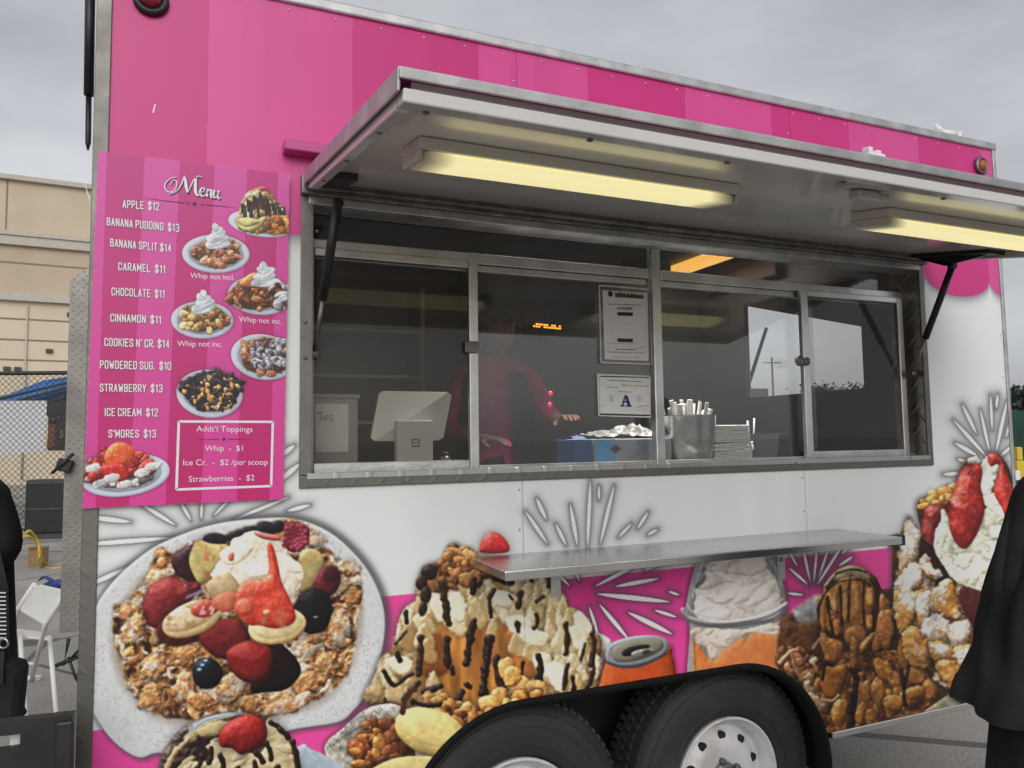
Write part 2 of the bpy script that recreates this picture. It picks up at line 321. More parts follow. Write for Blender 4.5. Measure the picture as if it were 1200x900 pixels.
def catmull(P, n=5, closed=True):
    P = np.array(P, float); m = len(P); out = []
    for i in range(m if closed else m - 1):
        if closed: p0, p1, p2, p3 = P[i - 1], P[i], P[(i + 1) % m], P[(i + 2) % m]
        else: p0, p1, p2, p3 = P[max(i - 1, 0)], P[i], P[i + 1], P[min(i + 2, m - 1)]
        for k in range(n):
            t = k / n
            out.append(.5 * (2 * p1 + (p2 - p0) * t + (2 * p0 - 5 * p1 + 4 * p2 - p3) * t * t + (3 * p1 - p0 - 3 * p2 + p3) * t ** 3))
    if not closed: out.append(P[-1])
    return np.array(out)
class Canvas:
    def __init__(s, xs, ys):
        s.xs = np.asarray(xs, np.float32); s.ys = np.asarray(ys, np.float32)
        s.X, s.Y = np.meshgrid(s.xs, s.ys)
        s.C = np.ones(s.X.shape + (3,), np.float32) * .68
        s.I = np.zeros(s.X.shape, np.int16); s.id = 0; s.clip = None
        s.ox = s.oy = 0; s.sc = 1.; s.grain = 1.
    def frame(s, ox, oy, sc): s.ox, s.oy, s.sc = ox, oy, sc
    def pt(s, p):
        p = np.array(p, float); return np.stack([p[..., 0] / s.sc + s.ox, p[..., 1] / s.sc + s.oy], -1)
    def win(s, P, m):
        x0, y0 = P.min(0) - m; x1, y1 = P.max(0) + m
        i0, i1 = np.searchsorted(s.xs, [x0, x1]); j0, j1 = np.searchsorted(s.ys, [y0, y1])
        if i1 - i0 < 2 or j1 - j0 < 2: return None
        return slice(j0, j1), slice(i0, i1)
    def put(s, w, a, col, mark=True):
        if s.clip is not None: a = a * s.clip[w]
        c = s.C[w]; c += a[..., None] * (col - c)
        if mark: I = s.I[w]; I[a > .5] = s.id
    def sdf(s, P, w, closed=True):
        X = s.X[w]; Y = s.Y[w]; d2 = np.full(X.shape, 1e9, np.float32); ins = np.zeros(X.shape, bool)
        n = len(P)
        for i in range(n if closed else n - 1):
            ax, ay = P[i]; bx, by = P[(i + 1) % n]; ex, ey = bx - ax, by - ay; L = ex * ex + ey * ey + 1e-9
            px = X - ax; py = Y - ay
            t = np.clip((px * ex + py * ey) / L, 0, 1)
            d2 = np.minimum(d2, (px - t * ex) ** 2 + (py - t * ey) ** 2)
            if closed and ay != by:
                c = ((ay <= Y) != (by <= Y)) & (X < ax + (Y - ay) * ex / (by - ay)); ins ^= c
        d = np.sqrt(d2)
        return np.where(ins, d, -d) if closed else d
    def light(s, h, w, dk, col, hi, spec, flat, lx=-.45, ly=-.65):
        gx = np.gradient(h, axis=1) / np.maximum(np.gradient(s.X[w], axis=1), .2)
        gy = np.gradient(h, axis=0) / np.maximum(np.gradient(s.Y[w], axis=0), .2)
        gx = gx * .52; gy = gy * .52; nz = 1 / np.sqrt(1 + gx * gx + gy * gy)
        l = (-gx * lx - gy * ly + .62) * nz
        l = .62 + (l - .62) * (1 - flat)
        t = np.clip(l, 0, 1.2)[..., None]
        c = np.where(t < .62, dk + (col - dk) * (t / .62), col + (hi - col) * np.clip((t - .62) / .38, 0, 1.2))
        if spec:
            hh = np.clip((-gx * lx * .7 - gy * ly * .7 + .85) * nz, 0, 1) ** 30
            c = c + spec * .6 * hh[..., None]
        return c
    def shape(s, P, col, dk=None, hi=None, puff=12, bump=0, bs=6, en=0, es=5, spec=0, flat=0, seed=0, smooth=True, soft=.7, alpha=1, sh=0, shr=8, tex=None, sugar=0, ss=2.5, mark=True, raw=False):
        P = np.array(P, float) if raw else s.pt(P)
        if smooth: P = catmull(P, 4)
        w = s.win(P, shr + 3 if sh else 3 + en)
        if w is None: return
        d = s.sdf(P, w); X = s.X[w]; Y = s.Y[w]
        if en: d = d + en * (fbm(X / es, Y / es, seed + 5) - .5) * 2
        if sh:
            a = sh * .7 * np.exp(-np.clip(-d, 0, 99) / (shr * .4)) * (d < 1)
            s.put(w, a, rgb((20, 14, 14)), False)
        s._fill(w, d, d / puff, col, dk, hi, puff, bump, bs, spec, flat, seed, soft, alpha, tex, sugar, ss, mark)
    def _fill(s, w, d, q, col, dk, hi, puff, bump, bs, spec, flat, seed, soft, alpha, tex, sugar, ss, mark=True):
        X = s.X[w]; Y = s.Y[w]
        col = rgb(col); dk = col * .35 if dk is None else rgb(dk); hi = np.minimum(col * 1.35 + .06, 1) if hi is None else rgb(hi)
        q = np.clip(q, 0, 1); h = np.sqrt(np.clip(1 - (1 - q) ** 2, 0, 1)) * puff * .8
        if bump: h = h + bump * .62 * (fbm(X / bs, Y / bs, seed) - .5) * bs
        c = s.light(h, w, dk, col, hi, spec, flat)
        if tex is not None:
            tc, ts, th, tw = tex; m = np.clip((fbm(X / ts, Y / ts, seed + 11) - th) / tw, 0, 1)[..., None]; c = c + m * (rgb(tc) * (.6 + .6 * c.mean(-1, keepdims=True)) - c)
        if sugar:
            n = fbm(X / 8, Y / 8, seed + 31) + .16 * (vnoise(X / ss, Y / ss, seed + 3) - .5) * 2
            m = np.clip((n - (1 - sugar)) / .2, 0, 1)[..., None] * .8
            c = c + m * (rgb((200, 190, 178)) * (.45 + .5 * np.clip(c.mean(-1, keepdims=True) * 1.7, 0, 1)) * (.92 + .2 * vnoise(X / 1.6, Y / 1.6, seed + 8)[..., None]) - c)
        c = c * (1 + s.grain * (.55 * (fbm(X / 6, Y / 6, seed + 21) - .5) + .5 * (fbm(X / 26, Y / 26, 77) - .5) + .16 * (vnoise(X / 1.25, Y / 1.25, seed + 22) - .5)))[..., None]
        if spec:
            g = np.clip((vnoise(X / 1.7, Y / 1.3, seed + 41) - .82) / .1, 0, 1) * np.clip(c.mean(-1) * 2.2, .2, 1); c = c + (spec * .9 * g)[..., None]
        s.put(w, np.clip(d / soft + .5, 0, 1) * alpha, np.clip(c, 0, 1), mark)
    def blob(s, cx, cy, rx, ry, rot=0, col=(200, 150, 90), dk=None, hi=None, puff=None, bump=0, bs=4, en=.12, es=.7, spec=0, flat=0, seed=0, soft=.8, alpha=1, sh=0, tex=None, sugar=0, ss=2.5, mark=True):
        (cx, cy), = s.pt([(cx, cy)]); rx /= s.sc; ry /= s.sc; R = max(rx, ry)
        w = s.win(np.array([[cx - R, cy - R], [cx + R, cy + R]]), R * .4 + 2)
        if w is None: return
        X = s.X[w] - cx; Y = s.Y[w] - cy; a = math.radians(rot); ca, sa = math.cos(a), math.sin(a)
        u = (X * ca + Y * sa) / rx; v = (-X * sa + Y * ca) / ry
        r = np.sqrt(u * u + v * v)
        if en: r = r + en * (fbm(X / (R * es) + cx, Y / (R * es) + cy, seed) - .5) * 2
        m = min(rx, ry); d = (1 - r) * m
        if sh: s.put(w, sh * .55 * np.exp(-np.clip(r - 1, 0, 9) / .16) * (r > .9), rgb((20, 13, 10)), False)
        puff = m * 1.0 if puff is None else puff
        s._fill(w, d, np.clip(d / puff, 0, 1), col, dk, hi, puff, bump, bs, spec, flat, seed, soft, alpha, tex, sugar, ss, mark)
    def stroke(s, P, wd, col, alpha=1, soft=.7, taper=0, spec=0, wob=0, smooth=True, seed=0, mark=True, hi=None):
        P = s.pt(P); wd = wd / s.sc
        if smooth and len(P) > 2: P = catmull(P, 4, False)
        w = s.win(P, wd + 2)
        if w is None: return
        d = s.sdf(P, w, False); X = s.X[w]; Y = s.Y[w]; hw = wd / 2
        if taper:
            L = P[-1] - P[0]; n = (L ** 2).sum() + 1e-9
            t = np.clip(((X - P[0][0]) * L[0] + (Y - P[0][1]) * L[1]) / n, 0, 1)
            hw = hw * (np.sin(np.pi * np.clip(t, .02, .98)) ** .6 if taper == 2 else (1 - t) ** .7)
        if wob: hw = hw * (1 + wob * (fbm(X / 7, Y / 7, seed, 2) - .5) * 2)
        dd = hw - d; c = rgb(col) * np.ones(X.shape + (1,), np.float32)
        if spec: c = s.light(np.sqrt(np.clip(np.clip(dd, 0, 99) * 2 * (wd / 2), 0, 99)), w, rgb(col) * .5, rgb(col), np.minimum(rgb(col) * 1.5 + .08, 1), spec, 0)
        s.put(w, np.clip(dd / soft + .5, 0, 1) * alpha, np.clip(c, 0, 1), mark)
    def strand(s, P, wd, col, dk=None, hi=None, bump=.7, bs=3.5, sugar=0, spec=.12, seed=0, sh=.5, ss=2.2, wob=.25):
        P = catmull(s.pt(P), 5, False); wd = wd / s.sc; w = s.win(P, wd + 5)
        if w is None: return
        X = s.X[w]; Y = s.Y[w]; hw = wd / 2 * (1 + wob * (fbm(X / 6, Y / 6, seed + 2) - .5) * 2); d = hw - s.sdf(P, w, False)
        if sh: s.put(w, sh * .6 * np.exp(-np.clip(-d, 0, 99) / (wd * .2)) * (d < 1), rgb((24, 14, 8)), False)
        s._fill(w, d, d / (wd / 2), col, dk, hi, wd / 2, bump, bs, spec, 0, seed, .9, 1, None, sugar, ss)
    def squig(s, poly, n, wd, cols, seed=1, sugar=.5, L=60, dk=(70, 38, 18), **kw):
        P = np.array(poly, float); rs = np.random.RandomState(seed); lo, h = P.min(0), P.max(0); k = 0; out = []
        while k < n:
            q = lo + rs.rand(2) * (h - lo); ins = False
            for i in range(len(P)):
                A, B = P[i - 1], P[i]
                if (A[1] <= q[1]) != (B[1] <= q[1]) and q[0] < A[0] + (q[1] - A[1]) * (B[0] - A[0]) / (B[1] - A[1]): ins = not ins
            if not ins: continue
            an = rs.uniform(0, 6.28); pts = [q]; l = L * rs.uniform(.5, 1.2)
            for j in range(3): an += rs.uniform(-1.1, 1.1); pts.append(pts[-1] + l / 3 * np.array([math.cos(an), math.sin(an) * .8]))
            out.append((q[1], pts, k)); k += 1
        out.sort(key=lambda t: t[0])
        for y, pts, k in out: s.strand(pts, wd * rs.uniform(.7, 1.3), np.clip(np.array(cols[rs.randint(len(cols))], float) * rs.uniform(.85, 1.2), 0, 255), dk=dk, sugar=sugar if rs.rand() < .55 else 0, seed=seed * 70 + k, **kw)
    def crumb(s, poly, seed=1, sc=1., sugar=.5, soft=3., tone=1., cols=((58, 32, 18), (128, 80, 42), (176, 124, 72), (206, 164, 112))):
        P = catmull(s.pt(poly), 5); w = s.win(P, 6); X = s.X[w]; Y = s.Y[w]; d = s.sdf(P, w) + 5 * (fbm(X / 7, Y / 7, seed + 4) - .5) * 2
        wx = X + 14 * sc * (fbm(X / (20 * sc), Y / (20 * sc), seed) - .5); wy = Y + 14 * sc * (fbm(X / (20 * sc), Y / (20 * sc), seed + 9) - .5)
        r1 = 1 - np.abs(2 * fbm(wx / (17 * sc), wy / (14 * sc), seed + 1, 2) - 1); r2 = 1 - np.abs(2 * fbm(wx / (7 * sc), wy / (6.5 * sc), seed + 2, 2) - 1); r3 = vnoise(X / 2.2, Y / 2.2, seed + 3)
        h = np.clip((.6 * r1 + .32 * r2 + .08 * r3 - .42) / .5, 0, 1)
        one = rgb((255, 255, 255)); l = s.light(h * 9 * sc, w, one * .42, one * .86, one * 1.12, .10, 0)
        q = np.clip(h, 0, 1) ** 1.1; K = np.array([rgb(c) for c in cols]); c = np.stack([np.interp(q, (0, .35, .7, 1), K[:, i]) for i in range(3)], -1) * l * tone
        c = c * (1 + .5 * (fbm(X / 24, Y / 24, seed + 6) - .5))[..., None]
        m = np.clip((fbm(X / 13, Y / 13, seed + 7) + .28 * (h - .5) + .12 * (r3 - .5) - (1 - sugar)) / .16, 0, 1) * np.clip(h * 1.6, 0, 1)
        c = c + (m * .78)[..., None] * (rgb((208, 198, 186)) * (.55 + .5 * l.mean(-1, keepdims=True) / 1.0) * (.9 + .2 * r3[..., None]) - c)
        s.put(w, np.clip(d / soft + .5, 0, 1), np.clip(c, 0, 1))
    def glow(s, P, r, col, alpha=.5, closed=True, inside=True, off=(0, 0), smooth=True):
        P = s.pt(P) + np.array(off)
        if smooth: P = catmull(P, 4, closed)
        w = s.win(P, r * 3)
        if w is None: return
        d = s.sdf(P, w, closed); d = np.where(d > 0, 0, -d) if closed else d
        s.put(w, alpha * np.exp(-(d / r) ** 2), rgb(col), False)
    def ray(s, a, b, wd=10, col=(196, 199, 204), shadow=True):
        if shadow:
            P = s.pt([a, b]); w = s.win(P, 12)
            if w is None: return
            d = s.sdf(P, w, False); L = P[1] - P[0]; n = (L ** 2).sum()
            t = np.clip(((s.X[w] - P[0][0]) * L[0] + (s.Y[w] - P[0][1]) * L[1]) / n, 0, 1)
            hw = wd / s.sc / 2 * np.sin(np.pi * np.clip(t, .03, .97)) ** .6
            e = np.clip(d - hw, 0, 99); s.put(w, .62 * np.exp(-(e / 2.6) ** 1.3), rgb((38, 38, 42)), False)
            s.put(w, .16 * np.exp(-(e / 8) ** 2), rgb((60, 60, 64)), False)
        s.stroke([a, b], wd, col, taper=2, soft=.8, mark=False)
    def pile(s, poly, n, size, cols, seed=1, sugar=0., asp=(1, 2.2), bump=.5, spec=.15, sh=.55, dk=None, up=True, rots=(0, 180), bs=4, en=.25):
        P = s.pt(poly); rs = np.random.RandomState(seed); lo, hi_ = P.min(0), P.max(0); pts = []
        while len(pts) < n:
            q = lo + rs.rand(2) * (hi_ - lo); ins = False
            for i in range(len(P)):
                a, b = P[i - 1], P[i]
                if (a[1] <= q[1]) != (b[1] <= q[1]) and q[0] < a[0] + (q[1] - a[1]) * (b[0] - a[0]) / (b[1] - a[1]): ins = not ins
            if ins: pts.append(q)
        if up: pts.sort(key=lambda q: q[1] + rs.rand() * 14)
        fr = (s.ox, s.oy, s.sc); s.frame(0, 0, 1)
        for k, q in enumerate(pts):
            c = np.array(cols[rs.randint(len(cols))], float) * (.8 + .4 * rs.rand()); z = size / fr[2] * (.6 + .8 * rs.rand()); r = rs.uniform(*asp)
            s.blob(q[0], q[1], z * r ** .5, z / r ** .5, rs.uniform(*rots), np.clip(c, 0, 255), dk=dk, bump=bump, bs=bs, en=en, spec=spec, seed=seed * 50 + k, sh=sh, sugar=sugar * (rs.rand() < .6) if sugar else 0)
        s.frame(*fr)

DOUGH = [(148, 98, 52), (166, 116, 66), (128, 80, 40), (174, 130, 82), (108, 66, 34), (156, 104, 54)]
NUT = [(156, 92, 38), (184, 114, 44), (124, 68, 26), (200, 138, 66), (100, 54, 22)]
CHOC = (36, 22, 18)
CREAM = (196, 186, 160)

def cream(cv, P, seed=1, col=(186, 176, 152), n=16, sz=22, hi=(216, 208, 190), dk=(128, 112, 88)):
    g0 = cv.grain; cv.grain = .3
    cv.shape(P, col, dk=dk, hi=hi, puff=14, bump=.8, bs=16, en=3, es=8, seed=seed, sh=.3)
    Q = np.array(P, float); rs = np.random.RandomState(seed); lo, h = Q.min(0), Q.max(0)
    cl = cv.clip; m = np.zeros(cv.X.shape, np.float32); w = cv.win(cv.pt(Q), 2)
    if w is None: return
    m[w] = np.clip(cv.sdf(catmull(cv.pt(Q), 4), w) / 2 + .3, 0, 1); cv.clip = m if cl is None else m * cl
    for k in range(n):
        x, y = lo + rs.rand(2) * (h - lo); a = rs.uniform(-50, 50); L = sz * rs.uniform(.8, 2.2)
        d = np.array([math.cos(math.radians(a)), math.sin(math.radians(a))]) * L; b = np.array([-d[1], d[0]]) * .35
        cv.shape([(x - d[0], y - d[1]), (x - b[0] * .9, y - b[1]), (x + d[0], y + d[1]), (x + b[0] * 1.2, y + b[1] * 1.2)], np.array(col) * rs.uniform(.93, 1.06), dk=dk, hi=hi, puff=sz / cv.sc * .55, bump=.5, bs=9, en=1.5, seed=seed * 30 + k, alpha=.8, soft=1.6)
    cv.clip = cl; cv.grain = g0

def paint_wall(cv, WX, WZ):
    X, Y = cv.X, cv.Y
    C = cv.C
    C[:] = rgb((172, 175, 175)) * (1 + .035 * (fbm(WX * 2.5, WZ * 1.2, 5) - .5) + .03 * (vnoise(WX * 26, WZ * 1.1, 6) - .5) * (fbm(WX * 3, WZ * 3, 8)))[..., None]
    # pink awning stripes with scalloped ends
    k = np.floor((WX - .03) / .387); t = (WX - .03) / .387 - k
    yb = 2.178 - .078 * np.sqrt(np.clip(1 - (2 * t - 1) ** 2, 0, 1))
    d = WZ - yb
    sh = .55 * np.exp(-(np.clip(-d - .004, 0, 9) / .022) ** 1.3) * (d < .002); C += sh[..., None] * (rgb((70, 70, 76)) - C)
    dark = (k.astype(int) % 2 != 0)[..., None]
    pk = np.where(dark, rgb((168, 38, 105)), rgb((178, 62, 123)))
    pk = pk * (1 + .05 * (fbm(WX * 1.5, WZ * 2, 3) - .5)[..., None])
    st = vnoise(WX * 34, WZ * .8, 12) * vnoise(WX * 7, WZ * .5, 13); pk = pk * (1 - .10 * np.clip(st - .25, 0, 1) * np.clip((WZ - 2.2) / .5, 0, 1))[..., None]
    e = np.clip(np.minimum(t, 1 - t) / .004, 0, 1); pk = pk * (1 - .1 * (1 - e))[..., None]
    a = np.clip(d / .0028 + .5, 0, 1); C += a[..., None] * (pk - C); cv.I[a > .5] = 1
    # lower pink band
    zb = np.where(WX > .35, 1.1005, 1.1005 - .25 * np.clip((.35 - WX) / .3, 0, 1))
    a = np.clip((zb - WZ) / .0028 + .5, 0, 1); pk2 = np.array(rgb((180, 56, 120)))
    C += a[..., None] * (pk2 - C)
    for cx, cy, r in ((693, 697, 60), (958, 690, 40)):
        g = np.exp(-(((X - cx) ** 2 + (Y - cy) ** 2) / r ** 2)) * .42 * a; C += g[..., None] * (rgb((135, 14, 84)) - C)
    g = np.clip((Y - 700) / 160, 0, 1) * a * .35; C += g[..., None] * (rgb((205, 62, 136)) - C)
    rays(cv); berry_plate(cv); cone_cake(cv); cup_can(cv); caramel_scoop(cv); strawberry_tower(cv); dark_sundae(cv); grade(cv); seams(cv, WX)

def grade(cv):
    m = (cv.I >= 2)[..., None].astype(np.float32); C = cv.C
    b = C.copy()
    for ax in (0, 1): b = .25 * np.roll(b, 1, ax) + .5 * b + .25 * np.roll(b, -1, ax)
    big = b
    for k in (2, 4):
        for ax in (0, 1): big = .25 * np.roll(big, k, ax) + .5 * big + .25 * np.roll(big, -k, ax)
    D = b * .8 + C * .2; D = D + .22 * (D - big)                       # soft lens, printed local contrast
    l = D.mean(-1, keepdims=True); D = l + (D - l) * .96; D = D * (.90 + .16 * np.clip(l * 1.3, 0, 1))
    cv.C += m * (np.clip(D, 0, 1) - C)
def seams(cv, WX):
    for x in (.934, 2.054, 3.0):
        if x == 3.0: continue
        a = np.exp(-((WX - x) / .0022) ** 2) * .45 * (cv.Y < 760); cv.C += a[..., None] * (cv.C * .55 - cv.C)
        a = np.exp(-((WX - x - .006) / .0022) ** 2) * .2 * (cv.Y < 760); cv.C += a[..., None] * (cv.C * 1.25 - cv.C)

def rays(cv):
    cv.frame(80, 580, 2.8125)
    for a, b, w in [((60, 72), (205, 89), 16), ((20, 166), (345, 141), 15), ((20, 318), (230, 226), 15), ((240, 30), (352, 99), 13), ((368, 20), (404, 84), 10), ((441, 15), (438, 80), 8), ((535, 10), (480, 68), 8), ((725, 8), (545, 82), 11), ((797, 33), (722, 53), 13)]: cv.ray(a, b, w)
    cv.frame(0, 0, 1)
    for a, b, w in [((345, 522), (326, 536), 6), ((352, 543), (324, 566), 6)]: cv.ray(a, b, w)
    cv.frame(380, 580, 2.8125)
    for a, b, w in [((700, 12), (731, 80), 13), ((664, 55), (735, 160), 12), ((763, 96), (797, 165), 11), ((811, 32), (834, 165), 13), ((877, -45), (868, 170), 12), ((955, -30), (910, 160), 12), ((1012, 95), (970, 140), 9), ((1067, 57), (1033, 110), 10), ((1098, 113), (1066, 132), 9), ((906, -30), (905, 16), 8),
                    ((762, 255), (808, 299), 8), ((818, 225), (840, 282), 8), ((1055, 218), (895, 300), 12), ((1120, 222), (1055, 248), 10), ((1100, 276), (960, 302), 13), ((903, 327), (1135, 352), 16), ((908, 362), (1003, 476), 13), ((874, 370), (902, 460), 10), ((1003, 388), (1145, 458), 16), ((1090, 380), (1160, 402), 10), ((1135, 318), (1170, 330), 8)]: cv.ray(a, b, w)
    cv.frame(880, 500, 2.25)
    for a, b, w in [((97, 322), (122, 368), 6), ((100, 372), (150, 416), 7), ((133, 300), (156, 408), 7), ((176, 300), (166, 410), 6), ((208, 310), (178, 402), 6), ((246, 305), (176, 415), 7), ((270, 303), (240, 336), 5), ((268, 343), (232, 367), 7), ((96, 439), (138, 444), 6), ((190, 420), (215, 400), 4)]: cv.ray(a, b, w)
    cv.frame(960, 440, 5)
    for a, b, w in [((838, 170), (922, 342), 20), ((786, 260), (985, 480), 21), ((796, 395), (925, 470), 24), ((812, 490), (885, 512), 20), ((726, 580), (845, 571), 22), ((944, 200), (998, 445), 17), ((1004, 115), (1014, 318), 16), ((1046, 110), (1038, 192), 15), ((1100, 150), (1036, 450), 20), ((1128, 250), (1095, 360), 15), ((1135, 410), (1060, 474), 18)]: cv.ray(a, b, w)

def berry_plate(cv):
    cv.id = 2; cv.frame(80, 580, 2.8125); S = cv.shape; B = cv.blob
    rim = [(480, 97), (600, 80), (740, 78), (860, 122), (960, 212), (1020, 310), (1044, 410), (1032, 520), (992, 640), (942, 708), (886, 750), (722, 778), (560, 840), (430, 872), (300, 850), (232, 866), (152, 815), (95, 740), (60, 670), (50, 560), (60, 450), (100, 350), (170, 262), (270, 180), (370, 132)]
    cv.glow(rim, 6, (50, 50, 54), .75, off=(2.5, -1))
    cv.grain = .06
    S(rim, (182, 184, 185), dk=(132, 134, 138), hi=(202, 204, 204), puff=7, bump=.0, flat=.45, smooth=True, soft=1)
    inner = [(470, 135), (640, 108), (780, 120), (880, 190), (960, 290), (985, 400), (960, 540), (900, 650), (800, 720), (560, 770), (330, 770), (210, 690), (150, 600), (125, 480), (150, 370), (250, 240), (360, 170)]
    w = cv.win(cv.pt(rim), 2); X = cv.X[w]; Y = cv.Y[w]
    d = cv.sdf(catmull(cv.pt(rim), 4), w); di = cv.sdf(catmull(cv.pt(inner), 4), w)
    # sugar dust on the rim, warm stain round the food
    n = vnoise(X / 1.7, Y / 2.2, 4); m = np.clip((n - .63) / .2, 0, 1) * (d > 3) * np.clip(fbm(X / 28, Y / 28, 9) * 2 - .45, 0, 1)
    cv.put(w, m * .5, rgb((112, 114, 118)), False)
    n = vnoise(X / 1.7 + .35, Y / 2.2 + .35, 4); m = np.clip((n - .66) / .2, 0, 1) * (d > 3) * np.clip(fbm(X / 28, Y / 28, 9) * 2 - .45, 0, 1)
    cv.put(w, m * .5, rgb((196, 197, 197)), False)
    cv.put(w, np.clip(di / 16, 0, 1) * .8 * (.6 + .4 * fbm(X / 20, Y / 20, 2)), rgb((110, 84, 58)), False)
    cv.grain = 1.
    food = [(150, 370), (190, 350), (245, 290), (300, 182), (345, 195), (400, 160), (520, 132), (620, 98), (740, 85), (800, 108), (835, 165), (905, 222), (962, 262), (968, 330), (950, 420), (940, 520), (900, 610), (800, 680), (700, 715), (560, 750), (380, 735), (285, 718), (205, 640), (180, 560), (152, 450)]
    S(food, (96, 66, 42), dk=(46, 28, 18), hi=(150, 110, 70), puff=14, bump=1.2, bs=7, en=5, es=10, seed=3, soft=5)
    cv.crumb(food, 21, 1.0, .50, soft=5)
    cv.pile([(160, 380), (250, 300), (300, 440), (380, 500), (620, 640), (900, 430), (940, 470), (870, 610), (700, 690), (400, 715), (240, 650)], 26, 24, DOUGH, seed=12, sugar=.5, bump=1.3, bs=4, spec=.1, sh=.3, en=.45)
    for x, y, rx, ry, r, sg in [(285, 565, 52, 36, -55, .55), (275, 668, 48, 38, -60, .5), (385, 525, 48, 42, 10, .35), (380, 640, 40, 55, 20, .5), (540, 640, 48, 55, 10, .6), (600, 690, 40, 30, 0, .5), (200, 385, 40, 28, -20, .2), (215, 440, 40, 50, 20, .55), (290, 280, 45, 32, -25, .66), (430, 680, 50, 30, 5, 0), (705, 655, 40, 38, 0, .6), (850, 560, 55, 40, -50, .35), (790, 620, 60, 38, -40, .3), (720, 690, 80, 30, -18, .6), (935, 330, 34, 34, 0, .1), (900, 300, 36, 28, -20, .68), (930, 240, 34, 25, 0, .7), (820, 150, 30, 26, 0, .65), (790, 500, 60, 34, -30, .66), (890, 440, 60, 38, -70, .62), (820, 460, 40, 30, -30, .4), (305, 190, 18, 14, 0, 0), (310, 220, 16, 20, 0, .2)]:
        B(x, y, rx, ry, r, (176, 122, 70), dk=(78, 44, 22), hi=(212, 170, 118), bump=1.4, bs=5, en=.42, es=.45, spec=.12, seed=int(x + y), sh=.3, sugar=sg, soft=2.2)
    cv.grain = .38
    DB = dict(dk=(6, 6, 9), hi=(52, 50, 62), spec=.22, sh=.4)
    for x, y, rx, ry in [(485, 146, 42, 20), (560, 138, 36, 22), (600, 122, 34, 20), (650, 112, 32, 26), (690, 104, 24, 20), (470, 140, 20, 14)]: B(x, y, rx, ry, 0, (24, 20, 26), bump=.6, bs=4, en=.15, seed=int(x), **DB)
    S([(345, 200), (385, 172), (420, 168), (440, 240), (435, 290), (420, 300), (370, 270), (342, 235)], (46, 18, 26), dk=(16, 6, 10), hi=(92, 60, 78), puff=14, bump=.8, bs=8, spec=.2, seed=5)
    # raspberry
    S([(712, 100), (735, 88), (770, 100), (795, 112), (790, 160), (765, 178), (740, 190), (712, 165)], (110, 28, 44), dk=(50, 10, 20), puff=10, seed=6)
    for q in range(34):
        a = q * 2.4; r = 40 * math.sqrt(q / 34); B(752 + r * math.cos(a), 138 + r * 1.1 * math.sin(a), 10, 9, 0, (132, 38, 54), dk=(60, 12, 24), hi=(176, 82, 96), en=.05, spec=.12)
    S([(275, 295), (330, 268), (385, 285), (432, 290), (425, 325), (350, 400), (330, 430), (300, 442), (262, 425), (245, 375), (252, 330)], (122, 30, 34), dk=(60, 10, 16), hi=(168, 70, 66), puff=26, bump=.5, bs=9, spec=.15, seed=7, sh=.4, tex=((92, 18, 26), 12, .5, .3))
    for q in range(26): a = q * 2.4; r = math.sqrt(q) * 16 + 7 * math.sin(q * 5); B(335 + r * math.cos(a) * .9, 345 + r * math.sin(a), 3.2, 2.2, 30, (170, 86, 70), en=0, alpha=.4)
    for q in range(9): B(385 + q * 7, 300 + (q * 37 % 40), 9, 4, -50, (140, 110, 150), alpha=.7, flat=1)
    S([(300, 425), (420, 400), (440, 470), (360, 500), (300, 480)], (84, 26, 24), puff=12, bump=.8, seed=8, soft=4)
    S([(398, 210), (425, 150), (470, 160), (525, 165), (530, 190), (500, 250), (440, 292), (412, 262)], (176, 158, 96), dk=(120, 96, 54), hi=(200, 186, 134), puff=10, bump=.3, bs=10, seed=9, tex=((188, 118, 72), 9, .56, .2), sh=.4)
    S([(765, 190), (810, 178), (840, 205), (838, 255), (810, 295), (770, 320), (755, 280)], (176, 162, 106), dk=(120, 100, 58), hi=(202, 192, 146), puff=10, bump=.4, seed=10, sh=.4, tex=((190, 150, 84), 8, .5, .3))
    B(855, 285, 42, 52, 20, (98, 24, 34), dk=(34, 10, 18), hi=(150, 60, 70), bump=.5, spec=.15, sh=.5)
    B(868, 262, 30, 28, 0, (48, 16, 28), dk=(16, 6, 12), alpha=.7, soft=5)
    B(808, 385, 62, 76, 10, (16, 15, 19), dk=(5, 5, 7), hi=(42, 40, 46), bump=.5, bs=9, en=.12, spec=.1, sh=.6); B(815, 402, 8, 3, 0, (140, 140, 150), en=0, flat=1)
    # lower strawberries and dark berries
    S([(430, 470), (470, 420), (560, 410), (600, 480), (560, 540), (480, 530)], (104, 26, 26), dk=(48, 8, 12), hi=(146, 54, 46), puff=26, bump=.5, bs=8, seed=13, sh=.5)
    S([(640, 480), (700, 490), (755, 545), (765, 590), (720, 640), (650, 650), (600, 640)], (22, 12, 14), dk=(6, 4, 6), hi=(50, 34, 38), puff=24, bump=.4, bs=10, seed=14)
    S([(540, 500), (600, 480), (668, 505), (672, 570), (640, 620), (580, 615), (540, 580), (520, 530)], (132, 26, 28), dk=(44, 6, 10), hi=(176, 62, 54), puff=30, bump=.4, bs=8, seed=15, spec=.1, sh=.4)
    for q in range(40): a = q * 2.4; r = math.sqrt(q) * 14 + 7 * math.sin(q * 5); B(560 + r * math.cos(a), 500 + r * math.sin(a), 3.2, 2.2, 60, (160, 80, 62), en=0, alpha=.4)
    B(458, 588, 50, 52, 0, (14, 17, 24), dk=(4, 5, 7), hi=(36, 44, 56), en=.06, spec=.25, sh=.6)
    for q in range(9): B(428 + q * 3.5, 575 - q * 5 + (q % 3) * 5, 5, 3, -50, (130, 160, 186), en=.1, flat=1)
